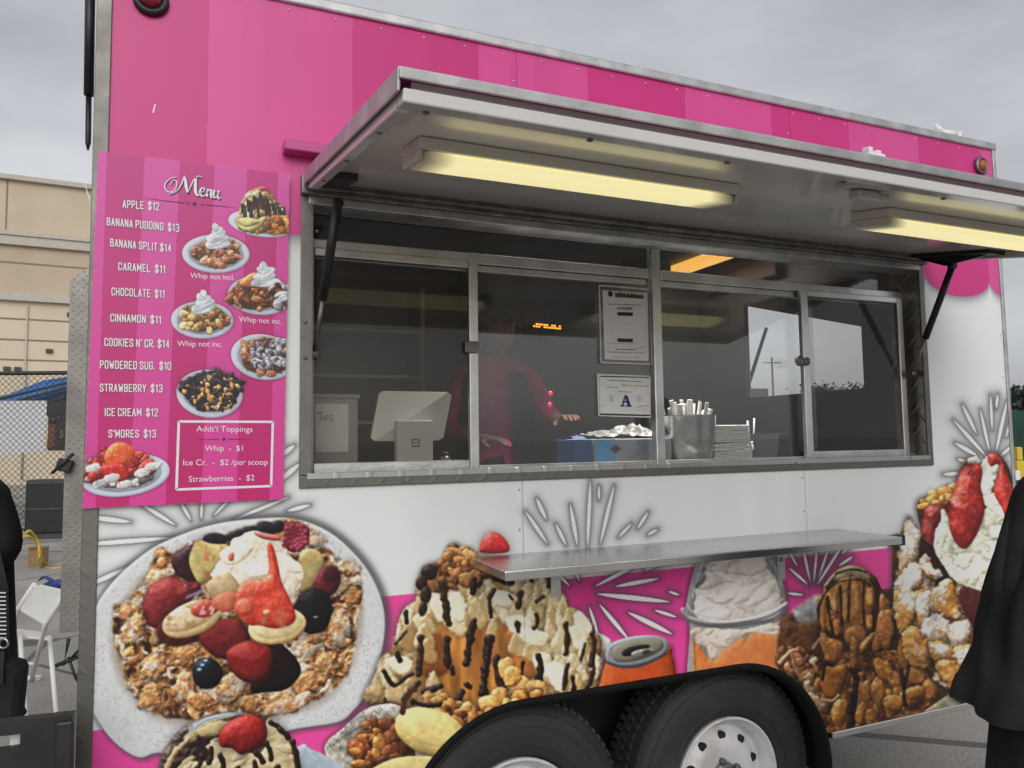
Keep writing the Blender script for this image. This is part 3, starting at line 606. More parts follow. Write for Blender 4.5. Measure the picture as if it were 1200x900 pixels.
    # whipped cream
    W = [(484, 240), (515, 190), (556, 140), (610, 120), (660, 128), (690, 140), (715, 185), (765, 228), (776, 270), (752, 320), (738, 362), (700, 350), (620, 320), (560, 318), (500, 290), (470, 265)]
    cream(cv, W, 4, (206, 196, 180), 10, 34, hi=(230, 226, 218), dk=(164, 142, 118))
    for P in [[(500, 190), (560, 160), (610, 175), (570, 220), (520, 230)], [(690, 190), (740, 215), (770, 255), (720, 250)], [(600, 215), (640, 240), (690, 300), (640, 290)], [(560, 240), (600, 235), (660, 262), (600, 275)]]: S(P, (218, 210, 198), dk=(168, 146, 122), hi=(236, 232, 224), puff=8, bump=.2, seed=21, soft=1.5)
    S([(462, 285), (520, 255), (560, 290), (560, 330), (500, 345), (460, 320)], (176, 152, 112), dk=(130, 100, 66), hi=(204, 186, 150), puff=14, bump=.5, seed=22)
    # banana slices
    B(408, 408, 104, 54, -22, (190, 172, 130), dk=(130, 98, 54), hi=(214, 202, 172), puff=9, bump=.4, en=.05, seed=16, sh=.5); B(402, 398, 94, 42, -22, (196, 180, 146), dk=(150, 124, 84), hi=(218, 208, 184), puff=14, bump=.6, bs=5, en=.06, seed=17, soft=2, tex=((166, 130, 84), 7, .56, .2))
    B(688, 432, 96, 60, -10, (200, 184, 136), dk=(140, 106, 56), hi=(218, 208, 174), puff=9, bump=.3, en=.04, seed=18, sh=.6); B(690, 424, 84, 50, -10, (204, 190, 148), dk=(168, 146, 98), hi=(218, 208, 176), puff=20, bump=.3, en=.04, seed=28, soft=2)
    S([(405, 370), (440, 345), (490, 350), (500, 375), (460, 402), (415, 398)], (172, 62, 44), dk=(110, 24, 22), hi=(206, 116, 96), puff=10, bump=.8, bs=4, spec=.2, seed=19, soft=2)
    for q in range(14): B(420 + (q * 29 % 60), 368 + (q * 17 % 28), 6, 3, -20, (204, 170, 172), flat=1, alpha=.8)
    S([(480, 340), (530, 318), (560, 330), (560, 370), (520, 385), (490, 375)], (186, 98, 74), dk=(140, 52, 40), puff=10, bump=.5, seed=20, soft=2)
    # red sauce
    S([(610, 122), (650, 128), (690, 132), (700, 150), (660, 148), (630, 140)], (196, 96, 84), puff=6, seed=24, soft=1.5)
    S([(530, 195), (545, 190), (545, 215), (528, 215)], (196, 90, 74), puff=4, seed=25, soft=1.5)
    S([(656, 166), (674, 168), (690, 225), (703, 285), (733, 350), (750, 405), (725, 432), (680, 440), (630, 430), (595, 428), (560, 398), (548, 350), (562, 300), (600, 278), (648, 272), (662, 235)], (196, 60, 42), dk=(128, 22, 20), hi=(226, 128, 96), puff=18, bump=.7, bs=10, spec=.2, seed=26, sh=.2, tex=((212, 104, 74), 12, .52, .25))
    B(580, 370, 32, 28, 0, (200, 92, 66), dk=(140, 30, 24), bump=.4, soft=3, spec=.2); B(655, 388, 12, 10, 0, (214, 140, 110), soft=2)

def dark_sundae(cv):
    cv.frame(80, 580, 2.8125); S = cv.shape; B = cv.blob; cv.id = 3; cv.grain = .4
    S([(752, 832), (800, 838), (860, 866), (920, 912), (970, 1000), (980, 1150), (700, 1200), (560, 1000)], (148, 160, 172), dk=(90, 96, 108), hi=(176, 186, 194), puff=10, smooth=True)
    S([(296, 900), (315, 845), (352, 790), (400, 752), (460, 728), (520, 718), (600, 724), (660, 738), (712, 775), (745, 830), (768, 900), (780, 1040), (700, 1160), (500, 1200), (340, 1120), (290, 1000)], (40, 24, 24), dk=(12, 8, 10), hi=(110, 96, 92), puff=14, bump=.9, bs=10, spec=.3, seed=2, sh=.4)
    for P in [[(380, 800), (440, 745), (520, 722), (560, 730), (470, 760), (405, 820)], [(315, 900), (345, 840), (395, 800), (400, 815), (350, 870), (325, 920)], [(430, 770), (500, 745), (560, 750), (510, 785), (440, 800)], [(350, 960), (360, 900), (400, 860), (420, 870), (380, 930)]]:
        S(P, (172, 154, 108), dk=(70, 46, 32), hi=(196, 186, 150), puff=6, en=2, seed=5, soft=1.5)
    cv.stroke([(390, 792), (450, 745), (530, 722), (600, 722)], 11, (128, 150, 170), soft=1.5, taper=2); cv.stroke([(395, 775), (460, 735), (550, 718)], 6, (176, 186, 194), taper=2)
    cream(cv, [(455, 830), (500, 800), (560, 830), (640, 845), (650, 745), (690, 750), (720, 780), (735, 830), (752, 890), (765, 1000), (600, 1100), (400, 1060), (350, 960), (400, 880), (470, 870)], 9, (176, 160, 124), 24, 30, hi=(204, 194, 168), dk=(110, 86, 58))
    for q, (a, b) in enumerate([((665, 750), (700, 775)), ((700, 775), (725, 800)), ((618, 850), (640, 880)), ((655, 820), (668, 870)), ((740, 815), (755, 900)), ((470, 835), (462, 880)), ((440, 860), (425, 900)), ((615, 880), (610, 930)), ((560, 900), (570, 960)), ((690, 900), (700, 980)), ((500, 860), (510, 900))]): cv.stroke([a, ((a[0] + b[0]) / 2 + 4, (a[1] + b[1]) / 2), b], 18, CHOC, wob=.5, seed=q, spec=.2)
    S([(495, 800), (510, 765), (550, 735), (600, 722), (640, 740), (655, 775), (650, 810), (610, 840), (570, 856), (540, 835), (505, 830)], (142, 26, 28), dk=(66, 8, 12), hi=(186, 62, 54), puff=24, bump=.5, bs=8, spec=.2, seed=31, sh=.5)
    for q in range(22): a = q * 2.4; r = math.sqrt(q) * 13 + 6 * math.sin(q * 5); B(570 + r * math.cos(a), 785 + r * math.sin(a) * .8, 3.2, 2.2, 60, (170, 72, 58), en=0, alpha=.4)

def cone_cake(cv):
    cv.frame(380, 580, 2.8125); S = cv.shape; B = cv.blob
    cv.id = 4
    S([(512, 172), (522, 140), (548, 122), (580, 130), (608, 165), (600, 190), (520, 190)], (196, 46, 46), dk=(120, 14, 20), hi=(222, 104, 92), puff=14, spec=.25, seed=3, sh=.4)
    M = [(420, 172), (440, 168), (470, 190), (560, 205), (640, 250), (745, 250), (790, 330), (805, 372), (845, 385), (878, 425), (885, 460), (905, 470), (915, 560), (905, 650), (760, 680), (600, 700), (500, 740), (420, 760), (340, 740), (220, 700), (130, 686), (165, 600), (195, 530), (232, 500), (240, 440), (262, 380), (300, 350), (312, 290), (335, 240), (380, 225), (405, 200)]
    S([(884, 462), (912, 458), (950, 490), (925, 560), (915, 640), (880, 650)], (190, 188, 180), puff=8, seed=5)
    cv.glow(M, 5, (50, 48, 48), .5)
    S(M, (150, 128, 88), dk=(76, 54, 30), hi=(186, 168, 126), puff=20, bump=1.2, bs=14, en=6, es=12, seed=41, tex=((120, 88, 48), 16, .52, .3))
    # caramel heart
    w = cv.win(cv.pt(np.array(M)), 2); X = cv.X[w]; Y = cv.Y[w]; (cx, cy), = cv.pt([(490, 545)])
    r = np.sqrt(((X - cx) / 72) ** 2 + ((Y - cy) / 62) ** 2) + .5 * (fbm(X / 24, Y / 24, 8) - .5)
    n = fbm(X / 9 , Y / 45, 12)
    col = rgb((164, 104, 44)) + (n - .5)[..., None] * rgb((130, 90, 50))
    cv.put(w, np.clip((1.05 - r) / .35, 0, 1) * .95, np.clip(col, 0, 1), False)
    S([(300, 470), (330, 440), (390, 470), (420, 560), (380, 600), (320, 590)], (116, 62, 26), dk=(70, 34, 14), puff=20, bump=.5, soft=6, seed=2, alpha=.8)
    for P, q in [([(600, 450), (690, 440), (700, 560), (640, 560), (610, 520)], 5), ([(640, 500), (720, 520), (690, 600), (620, 610)], 6)]: S(P, (166, 98, 46), dk=(100, 52, 22), puff=14, bump=.6, soft=4, seed=q, alpha=.85)
    cv.grain = .4
    rs = np.random.RandomState(77); Lb = []
    for k in range(150):
        x, y = rs.uniform(150, 905), rs.uniform(250, 660); e = ((x - 490) / 150) ** 2 + ((y - 545) / 120) ** 2
        if e < 1 or y < 250 + max(0, 300 - x) * 1.5 + max(0, x - 740) * .8 or y > 700 - abs(x - 480) * .1: continue
        Lb.append((y, x))
    cl = cv.clip; m = np.zeros(cv.X.shape, np.float32); ww = cv.win(cv.pt(np.array(M)), 2); m[ww] = np.clip(cv.sdf(catmull(cv.pt(M), 4), ww) / 1.5 + .5, 0, 1); cv.clip = m
    for k, (y, x) in enumerate(sorted(Lb)):
        h = rs.uniform(34, 74); w_ = rs.uniform(18, 38); c = [(190, 172, 132), (174, 150, 104), (202, 190, 160), (160, 126, 76), (182, 158, 112)][rs.randint(5)]; sk = rs.uniform(-12, 12)
        S([(x - w_ * .6, y - h * .5), (x + sk * .3, y - h * .8), (x + w_ * .6, y - h * .4), (x + w_ + sk, y + h * .4), (x + w_ * .5 + sk, y + h * .8), (x - w_ * .3 + sk, y + h * .7), (x - w_ + sk, y + h * .35)], c, dk=(126, 94, 52), hi=(228, 218, 190), puff=6, bump=.25, bs=10, en=1.6, es=5, seed=k + 300, alpha=.86, soft=1.6, sh=.14, shr=5)
    for q, (x, y, rx, ry) in enumerate([(378, 350, 34, 66), (860, 420, 40, 40), (840, 470, 30, 44), (720, 560, 34, 44), (590, 345, 40, 28), (640, 430, 44, 34), (890, 560, 20, 44), (270, 400, 24, 34), (230, 460, 22, 34), (770, 600, 34, 50), (250, 560, 40, 30), (440, 370, 30, 50), (690, 470, 50, 30)]): cv.shape([(x - rx, y - ry * .6), (x, y - ry), (x + rx, y - ry * .3), (x + rx * .6, y + ry), (x - rx * .5, y + ry * .7)], (220, 212, 188), dk=(150, 120, 76), hi=(238, 234, 220), puff=5, bump=.3, en=2, seed=q + 90, soft=1.4, alpha=.85)
    cv.clip = cl; cv.grain = 1.
    # nuts at the tip
    cv.pile([(420, 175), (450, 180), (540, 215), (560, 260), (440, 310), (340, 300), (340, 250), (400, 225)], 46, 19, [(150, 96, 50), (128, 80, 42), (172, 122, 72), (96, 60, 36)], seed=43, bump=.5)
    for x, y, rx, ry in [(345, 255, 26, 26), (320, 290, 20, 26), (335, 330, 18, 30), (325, 375, 14, 26)]: B(x, y, rx, ry, 10, (44, 30, 26), dk=(14, 9, 8), bump=.6, spec=.25, sh=.3)
    # chocolate strokes
    for q, (P, wd) in enumerate([([(388, 288), (398, 350), (410, 420)], 24), ([(490, 420), (480, 480), (470, 555)], 26), ([(405, 478), (408, 560)], 24), ([(318, 470), (318, 530), (312, 590)], 22), ([(545, 470), (535, 550), (522, 655)], 28), ([(495, 278), (490, 320)], 22), ([(560, 312), (545, 345), (550, 400)], 16), ([(562, 268), (610, 282)], 30), ([(680, 255), (684, 280)], 20), ([(648, 325), (640, 370)], 22), ([(638, 425), (640, 450)], 20), ([(700, 395), (702, 425), (690, 440)], 15), ([(795, 425), (800, 470), (796, 520)], 18), ([(705, 530), (712, 570), (705, 620)], 20), ([(700, 600), (690, 640)], 16), ([(885, 455), (890, 500), (880, 560)], 20), ([(860, 490), (845, 545)], 12), ([(890, 570), (880, 610), (865, 635)], 16), ([(800, 560), (795, 610), (790, 640)], 15), ([(820, 600), (822, 640)], 16), ([(270, 385), (272, 420)], 16), ([(270, 450), (235, 490)], 14), ([(240, 520), (250, 545)], 18), ([(195, 580), (210, 605), (232, 630), (262, 605), (290, 590)], 13), ([(200, 670), (200, 690)], 10), ([(310, 620), (280, 650), (265, 670)], 20), ([(330, 650), (380, 630)], 20), ([(570, 535), (575, 600), (590, 640)], 26), ([(470, 625), (480, 635)], 20), ([(745, 270), (742, 300)], 22), ([(700, 350), (720, 335)], 16), ([(655, 550), (650, 590)], 10), ([(420, 570), (424, 590)], 14), ([(455, 650), (430, 700)], 24), ([(610, 330), (620, 345)], 10)]):
        cv.stroke(P, wd, CHOC if q % 3 else (48, 30, 20), wob=.6, seed=q, spec=.18, soft=1.2)
    for q, (x, y) in enumerate([(600, 570), (575, 670), (650, 630), (545, 690), (700, 640), (480, 720), (620, 600)]): B(x, y, 30, 36, q * 30, (194, 142, 72), dk=(110, 66, 28), hi=(220, 186, 130), bump=.8, en=.25, spec=.1, seed=q, sh=.3)
    cv.pile([(330, 640), (430, 690), (520, 720), (480, 740), (640, 660), (740, 650), (600, 700), (440, 760), (340, 720)], 40, 20, [(150, 96, 44), (178, 128, 70), (84, 50, 28)], seed=44)
    # walnut plate with banana halves
    cv.id = 5
    pl = [(0, 836), (60, 770), (130, 710), (190, 690), (260, 700), (420, 800), (420, 980), (300, 1200), (140, 1150), (60, 960)]
    cv.glow(pl, 4, (40, 30, 36), .5)
    S(pl, (172, 168, 158), dk=(110, 104, 96), hi=(196, 192, 184), puff=8, bump=.4, bs=4, seed=2, tex=((138, 128, 114), 3, .56, .2))
    for q in range(34): B(18 + q * 5.2, 826 - q * 3.6 + (q * 7 % 11), 3, 2, 0, (40, 34, 30), en=.2, flat=1, alpha=.8)
    S([(120, 800), (170, 760), (260, 760), (300, 860), (240, 1000), (140, 1000), (100, 900)], (84, 46, 26), puff=14, bump=1, seed=7)
    cv.pile([(100, 810), (170, 735), (240, 760), (260, 860), (180, 960), (100, 980)], 44, 24, [(150, 88, 38), (120, 62, 30), (98, 48, 30), (168, 106, 48)], seed=45, spec=.25)
    cv.grain = .35; BN = dict(dk=(126, 104, 54), hi=(212, 198, 142), bump=.3, bs=8, sh=.5)
    B(350, 780, 122, 78, 18, (196, 174, 104), puff=16, en=.06, seed=8, **BN); B(352, 770, 104, 56, 18, (204, 184, 118), dk=(170, 148, 88), hi=(220, 206, 150), puff=22, en=.05, seed=18, soft=3, bump=.3, bs=8)
    B(285, 935, 152, 74, -6, (196, 176, 106), puff=16, en=.05, seed=9, **BN)
    cv.stroke([(290, 680), (330, 692), (380, 690)], 16, CHOC, wob=.5, spec=.2); cv.stroke([(300, 640), (278, 660), (262, 690), (258, 720)], 16, (70, 40, 26), wob=.5)

def cup_can(cv):
    cv.grain = .25
    cv.frame(680, 600, 3); S = cv.shape; B = cv.blob
    cv.id = 6   # drink can
    body = [(85, 540), (95, 520), (100, 490), (300, 470), (322, 500), (334, 560), (336, 700), (60, 700), (70, 600)]
    cv.glow(body, 4, (60, 10, 40), .4)
    S(body, (188, 76, 32), dk=(96, 30, 14), hi=(214, 116, 62), puff=22, seed=4)
    S([(88, 500), (100, 468), (150, 445), (220, 434), (280, 438), (310, 456), (308, 485), (270, 518), (200, 540), (130, 545), (96, 530)], (128, 132, 136), dk=(58, 60, 64), hi=(178, 182, 186), puff=5, seed=5)
    S([(110, 500), (122, 474), (160, 456), (220, 446), (276, 450), (292, 464), (284, 486), (240, 510), (180, 526), (126, 526)], (122, 118, 104), dk=(70, 66, 58), hi=(160, 156, 142), puff=8, bump=.3, seed=6)
    S([(145, 496), (170, 476), (225, 466), (245, 472), (220, 488), (165, 508)], (34, 30, 28), puff=5)
    S([(178, 500), (200, 486), (240, 480), (262, 486), (240, 502), (196, 514)], (120, 116, 106), dk=(60, 58, 54), puff=4, spec=.2)
    B(232, 492, 16, 8, -12, (60, 56, 52), en=0, flat=.6)
    cv.stroke([(96, 530), (150, 545), (220, 538), (300, 500)], 9, (60, 64, 70), soft=2); cv.stroke([(92, 505), (110, 470), (180, 442), (270, 436)], 6, (178, 186, 192), taper=2)
    cv.id = 7   # float cup
    cup = [(372, 330), (390, 240), (420, 165), (480, 125), (560, 112), (640, 122), (690, 170), (718, 260), (726, 320), (720, 360), (706, 400), (690, 700), (400, 700), (385, 400), (362, 370)]
    cv.glow(cup, 4, (70, 20, 50), .55)
    S(cup, (134, 132, 132), dk=(86, 86, 88), hi=(168, 166, 164), puff=8, seed=2, bump=.2)
    cream(cv, [(400, 330), (420, 230), (470, 150), (560, 120), (640, 150), (690, 240), (705, 330), (690, 370), (600, 385), (480, 385), (410, 370)], 14, (196, 188, 180), 26, 40, hi=(220, 214, 208), dk=(150, 142, 134))
    for P in [[(395, 250), (430, 180), (440, 240), (405, 270)], [(650, 150), (690, 180), (700, 230), (660, 200)], [(420, 160), (470, 130), (455, 180)]]: S(P, (96, 108, 122), puff=8, bump=.8, bs=5, en=2, soft=3, alpha=.75)
    cv.stroke([(362, 345), (380, 372), (460, 390), (560, 385), (660, 362), (724, 325)], 18, (150, 150, 150), soft=3, spec=.2, alpha=.8)
    cv.stroke([(362, 362), (390, 388), (470, 402), (570, 398), (670, 376), (722, 345)], 5, (88, 88, 92), soft=1.5)
    cv.stroke([(375, 325), (400, 355), (470, 372), (560, 368), (650, 346), (712, 305)], 5, (180, 180, 180), soft=1.5)
    S([(388, 400), (470, 412), (580, 410), (704, 385), (692, 700), (402, 700)], (150, 138, 126), dk=(110, 98, 88), puff=6, bump=.4, bs=10, smooth=False, seed=8)
    cream(cv, [(395, 410), (470, 412), (590, 410), (700, 395), (696, 470), (600, 430), (560, 450), (520, 490), (470, 520), (440, 480), (400, 460)], 15, (190, 178, 166), 12, 30, dk=(146, 132, 118))
    S([(394, 455), (420, 470), (450, 515), (470, 520), (500, 490), (545, 455), (575, 440), (585, 455), (605, 420), (650, 430), (700, 430), (694, 700), (402, 700)], (200, 116, 62), dk=(156, 84, 40), hi=(214, 144, 92), puff=10, bump=.15, bs=12, en=2, seed=9, smooth=False, soft=1.5)
    cv.stroke([(690, 430), (684, 600)], 10, (196, 140, 100), soft=3, alpha=.5); cv.stroke([(400, 430), (406, 600)], 8, (120, 70, 40), soft=3, alpha=.5)
    cv.stroke([(408, 250), (428, 190), (470, 140), (530, 122)], 9, (214, 216, 220), soft=4, alpha=.55, taper=2); cv.stroke([(640, 140), (684, 190), (706, 260)], 8, (206, 210, 216), soft=4, alpha=.5, taper=2); cv.stroke([(395, 300), (400, 262)], 7, (220, 222, 226), soft=3, alpha=.6)
    cv.stroke([(462, 168), (440, 220)], 10, (184, 178, 172), soft=3, alpha=.6); cv.stroke([(525, 215), (548, 245)], 10, (190, 182, 174), soft=2, alpha=.7)

def caramel_scoop(cv):
    cv.grain = 1.
    cv.frame(900, 640, 4.0909); S = cv.shape; B = cv.blob; cv.id = 8
    fr = [(115, 318), (160, 280), (240, 232), (262, 235), (275, 180), (340, 105), (400, 92), (470, 115), (520, 150), (545, 205), (600, 200), (630, 260), (760, 400), (800, 560), (900, 800), (700, 860), (200, 930), (100, 700), (40, 560), (50, 460), (65, 350)]
    S(fr, (70, 40, 22), dk=(30, 16, 10), hi=(110, 66, 36), puff=10, bump=1, bs=10, seed=3, smooth=False)
    S([(112, 320), (170, 272), (245, 230), (255, 290), (240, 380), (150, 380)], (150, 146, 142), dk=(96, 86, 80), hi=(182, 182, 182), puff=16, soft=6)
    S([(70, 350), (110, 320), (150, 370), (250, 370), (250, 520), (160, 520), (60, 540), (48, 460)], (88, 54, 32), puff=14, bump=1.4, bs=12, soft=6, seed=4, tex=((136, 92, 56), 10, .5, .25))
    cv.pile([(60, 500), (120, 490), (250, 560), (300, 640), (300, 900), (210, 800), (130, 640), (50, 560)], 50, 26, [(120, 70, 38), (150, 96, 58), (96, 56, 32), (160, 120, 90)], seed=51, spec=.2)
    cv.crumb([(250, 540), (600, 500), (760, 470), (800, 560), (800, 700), (700, 810), (500, 840), (300, 890), (225, 700)], 41, .8, .1, soft=2, cols=((30, 16, 10), (104, 56, 22), (160, 94, 38), (206, 150, 84)))
    cv.pile([(250, 560), (600, 520), (700, 480), (790, 560), (790, 700), (700, 800), (500, 830), (300, 880), (230, 700)], 60, 34, NUT, seed=52, spec=.3, asp=(1, 2.4), rots=(50, 130))
    # scoop
    sc = [(262, 235), (278, 175), (335, 112), (400, 92), (465, 110), (505, 165), (520, 230), (515, 330), (500, 400), (450, 440), (370, 440), (300, 420), (250, 420), (245, 300)]
    S(sc, (150, 92, 40), dk=(56, 28, 12), hi=(200, 148, 90), puff=26, bump=.7, bs=12, seed=6, sh=.5)
    S([(275, 200), (290, 165), (340, 115), (400, 96), (460, 112), (500, 160), (470, 165), (400, 150), (330, 165), (290, 220)], (150, 128, 104), dk=(90, 66, 44), hi=(188, 172, 154), puff=10, bump=.6, seed=7, soft=3)
    for q, (x, y0, y1, wd) in enumerate([(260, 240, 400, 36), (318, 220, 330, 34), (368, 195, 370, 36), (420, 185, 350, 44), (488, 200, 290, 36), (330, 350, 430, 34), (490, 330, 400, 34), (300, 380, 410, 26)]): S([(x - wd / 2, y0 + 12), (x, y0), (x + wd / 2, y0 + 12), (x + wd / 2, y1 - 14), (x, y1), (x - wd / 2, y1 - 14)], (164, 106, 48), dk=(84, 46, 18), hi=(200, 146, 84), puff=6, bump=.4, bs=14, seed=q, soft=1.5)
    for q, P in enumerate([[(250, 400), (242, 300), (268, 235), (330, 160), (400, 140)], [(285, 240), (300, 300), (345, 320)], [(280, 250), (295, 330), (310, 420)], [(345, 190), (350, 280), (355, 380)], [(300, 200), (345, 170), (440, 160), (490, 190)], [(392, 150), (388, 250), (385, 360)], [(460, 165), (455, 280), (462, 380)], [(490, 150), (520, 220), (520, 300)], [(330, 130), (400, 110), (470, 125)], [(500, 300), (505, 380), (480, 420)], [(280, 200), (330, 130)], [(400, 380), (400, 400), (398, 470)]]): cv.stroke(P, 12, (44, 26, 18), wob=.7, seed=q, spec=.25)
    for x, y, rx, ry in ((365, 150, 44, 14), (420, 250, 9, 40), (370, 270, 8, 36), (318, 270, 7, 30), (488, 240, 8, 26)): B(x, y, rx, ry, 0, (226, 190, 146), soft=4, alpha=.5, flat=1, en=.2)
    B(420, 430, 56, 50, 0, (158, 98, 46), dk=(90, 48, 18), hi=(190, 130, 70), bump=.4, bs=12, spec=.1, soft=3)
    for q, P in enumerate([[(250, 420), (300, 440), (360, 470), (330, 560), (270, 540)], [(400, 440), (440, 470), (430, 580), (395, 585)], [(440, 470), (510, 410), (515, 440), (450, 520)], [(540, 320), (590, 340), (610, 400), (560, 480), (500, 500)], [(545, 230), (590, 280), (580, 340), (530, 320)], [(520, 340), (600, 300), (630, 330), (620, 420), (560, 500)]]): S(P, (150, 90, 42), dk=(70, 36, 16), hi=(186, 128, 72), puff=9, bump=.8, bs=8, en=2, seed=q + 4, spec=.2, sh=.45)
    S([(258, 575), (310, 580), (378, 566), (372, 650), (340, 720), (285, 722), (255, 670)], (150, 84, 34), dk=(70, 34, 14), hi=(184, 120, 60), puff=9, bump=.4, bs=14, seed=9, spec=.15, sh=.5)
    cv.stroke([(260, 735), (310, 742), (340, 715)], 14, (172, 124, 88), spec=.2)
    for x, y, rx, ry, r in [(476, 695, 30, 56, 5), (345, 800, 42, 66, 10), (530, 700, 34, 70, -5), (430, 820, 32, 60, 15), (545, 590, 60, 30, 60), (650, 510, 28, 90, 0), (705, 620, 50, 40, 30), (610, 640, 40, 30, 60), (700, 700, 50, 30, -20), (600, 750, 50, 40, 0), (490, 820, 24, 40, 0), (575, 590, 40, 20, 70)]: B(x, y, rx, ry, r, (172, 108, 44), dk=(80, 42, 16), hi=(206, 150, 80), bump=.7, bs=6, en=.16, spec=.3, seed=int(x), sh=.55)
    for q, P in enumerate([[(395, 590), (420, 620), (415, 720), (395, 860)], [(690, 480), (675, 580), (650, 700), (660, 760)], [(600, 340), (610, 400), (590, 470)], [(640, 590), (650, 680)], [(270, 560), (262, 640)], [(410, 700), (390, 790)]]): cv.stroke(P, 34 if q in (0, 5) else 18, (30, 18, 13), wob=.6, seed=q, spec=.2, soft=1.5)
    cv.stroke([(60, 560), (115, 505), (140, 500)], 22, (164, 108, 78), wob=.5, spec=.2); cv.stroke([(115, 510), (130, 580), (165, 640)], 22, (150, 104, 70), wob=.5, spec=.2); cv.stroke([(190, 660), (230, 740), (260, 770)], 40, (166, 136, 108), wob=.7, spec=.2); cv.stroke([(215, 490), (250, 440), (270, 420)], 12, (160, 116, 84), wob=.5)
    # paper tray edge
    S([(735, 800), (880, 700), (980, 640), (1000, 760), (900, 800), (800, 830), (680, 840)], (140, 130, 106), puff=6, smooth=False)

def strawberry_tower(cv):
    cv.frame(1040, 520, 4.5); S = cv.shape; B = cv.blob; cv.id = 9
    out = [(30, 530), (80, 480), (110, 395), (150, 440), (180, 480), (160, 380), (155, 320), (185, 285), (250, 270), (320, 225), (350, 235), (380, 140), (430, 75), (500, 90), (530, 55), (580, 50), (625, 100), (650, 160), (668, 260), (690, 420), (760, 700), (760, 1300), (560, 1330), (420, 1380), (300, 1300), (200, 1200), (40, 900)]
    cv.glow(out, 4, (60, 60, 62), .6)
    S(out, (70, 36, 22), dk=(28, 14, 10), hi=(110, 66, 40), puff=12, bump=1, bs=10, seed=3)
    cv.crumb([(60, 520), (110, 400), (170, 500), (300, 700), (480, 800), (470, 1100), (560, 1300), (330, 1290), (200, 1180), (60, 880)], 31, 1.1, .56, soft=2)
    cv.pile([(155, 330), (250, 270), (340, 235), (340, 330), (200, 380)], 18, 30, [(196, 130, 56), (186, 104, 44), (206, 150, 80)], seed=61, spec=.2)
    S([(200, 340), (270, 310), (310, 340), (290, 400), (260, 560), (210, 580), (178, 500), (190, 400)], (130, 34, 32), dk=(56, 10, 14), hi=(180, 84, 70), puff=18, bump=.8, bs=6, spec=.3, seed=4, tex=((160, 84, 80), 6, .58, .2))
    S([(165, 500), (250, 560), (330, 690), (340, 740), (200, 700)], (44, 20, 16), puff=14, bump=.6, seed=5)
    # powdered dough sticks
    for q, (P, sg) in enumerate([([(70, 540), (100, 410), (115, 395), (150, 445), (172, 480), (155, 610), (100, 700), (65, 700)], .62), ([(170, 620), (205, 580), (240, 650), (285, 670), (280, 705), (210, 710)], .6), ([(40, 740), (110, 640), (170, 640), (185, 720), (150, 800), (60, 810)], .6), ([(30, 800), (90, 770), (150, 800), (140, 960), (60, 1000)], .45), ([(140, 800), (220, 760), (230, 900), (180, 1000)], .55), ([(225, 860), (240, 780), (310, 710), (350, 730), (360, 780), (385, 860), (380, 930), (300, 920)], .46), ([(180, 960), (260, 900), (330, 960), (320, 1060), (220, 1060)], .62), ([(320, 960), (420, 930), (440, 1040), (380, 1120), (330, 1050)], .56), ([(200, 1050), (330, 1060), (380, 1180), (260, 1160)], .3), ([(340, 1090), (450, 1060), (460, 1180), (400, 1230)], .5), ([(250, 1160), (360, 1150), (430, 1290), (330, 1290)], .3), ([(90, 980), (180, 980), (220, 1160), (140, 1180), (80, 1100)], .4)]):
        S(P, (188, 128, 58), dk=(84, 48, 20), hi=(222, 176, 108), puff=13, bump=.7, bs=7, en=2.5, seed=q + 12, spec=.12, sh=.55, sugar=sg, ss=1.6)
    for q, P in enumerate([[(45, 738), (80, 712), (112, 632), (160, 638), (182, 684), (150, 735), (108, 785), (70, 768)], [(78, 560), (88, 470), (112, 402), (150, 450), (166, 490), (150, 560), (120, 600)], [(176, 640), (205, 584), (236, 650), (284, 676), (250, 690), (200, 676)], [(232, 802), (250, 760), (312, 714), (328, 732), (300, 790), (318, 842), (288, 832), (258, 806)], [(178, 990), (200, 930), (262, 896), (334, 950), (320, 1010), (262, 986), (220, 1020)], [(318, 985), (360, 950), (424, 936), (432, 1000), (380, 1040)], [(60, 820), (110, 780), (150, 810), (120, 880)], [(150, 830), (215, 770), (226, 850), (180, 900)], [(350, 1110), (440, 1070), (440, 1130), (390, 1150)], [(230, 1060), (320, 1070), (300, 1110), (250, 1110)]]):
        S(P, (206, 204, 200), dk=(150, 140, 128), hi=(232, 230, 228), puff=6, bump=1.2, bs=3, en=5, es=4, seed=q + 200, soft=2.5, alpha=.82, mark=False)
    S([(385, 760), (470, 760), (520, 790), (560, 1000), (480, 1060), (440, 950), (390, 860)], (74, 24, 20), dk=(30, 8, 8), puff=16, bump=.8, seed=6, spec=.1)
    # white cream skirt
    W = [(286, 345), (326, 370), (335, 460), (380, 540), (430, 530), (480, 440), (520, 340), (560, 275), (600, 330), (630, 400), (640, 520), (600, 700), (520, 775), (440, 760), (380, 740), (330, 700), (290, 640), (255, 570), (270, 520), (250, 470), (280, 400)]
    cream(cv, W, 17, (216, 215, 196), 50, 36, hi=(234, 234, 224), dk=(156, 154, 122))
    for q in range(30):
        t = q / 29; x = 262 + 270 * t + 8 * math.sin(q * 5); y = 540 + 190 * math.sin(t * 1.5) + 20 * math.cos(q * 3)
        S([(x - 16, y - 40), (x + 12, y - 44), (x + 22, y + 6), (x + 4, y + 34), (x - 12, y + 4)], (214, 216, 198), dk=(146, 146, 116), hi=(232, 234, 224), puff=5, bump=.5, en=1.5, seed=q, soft=1.2)
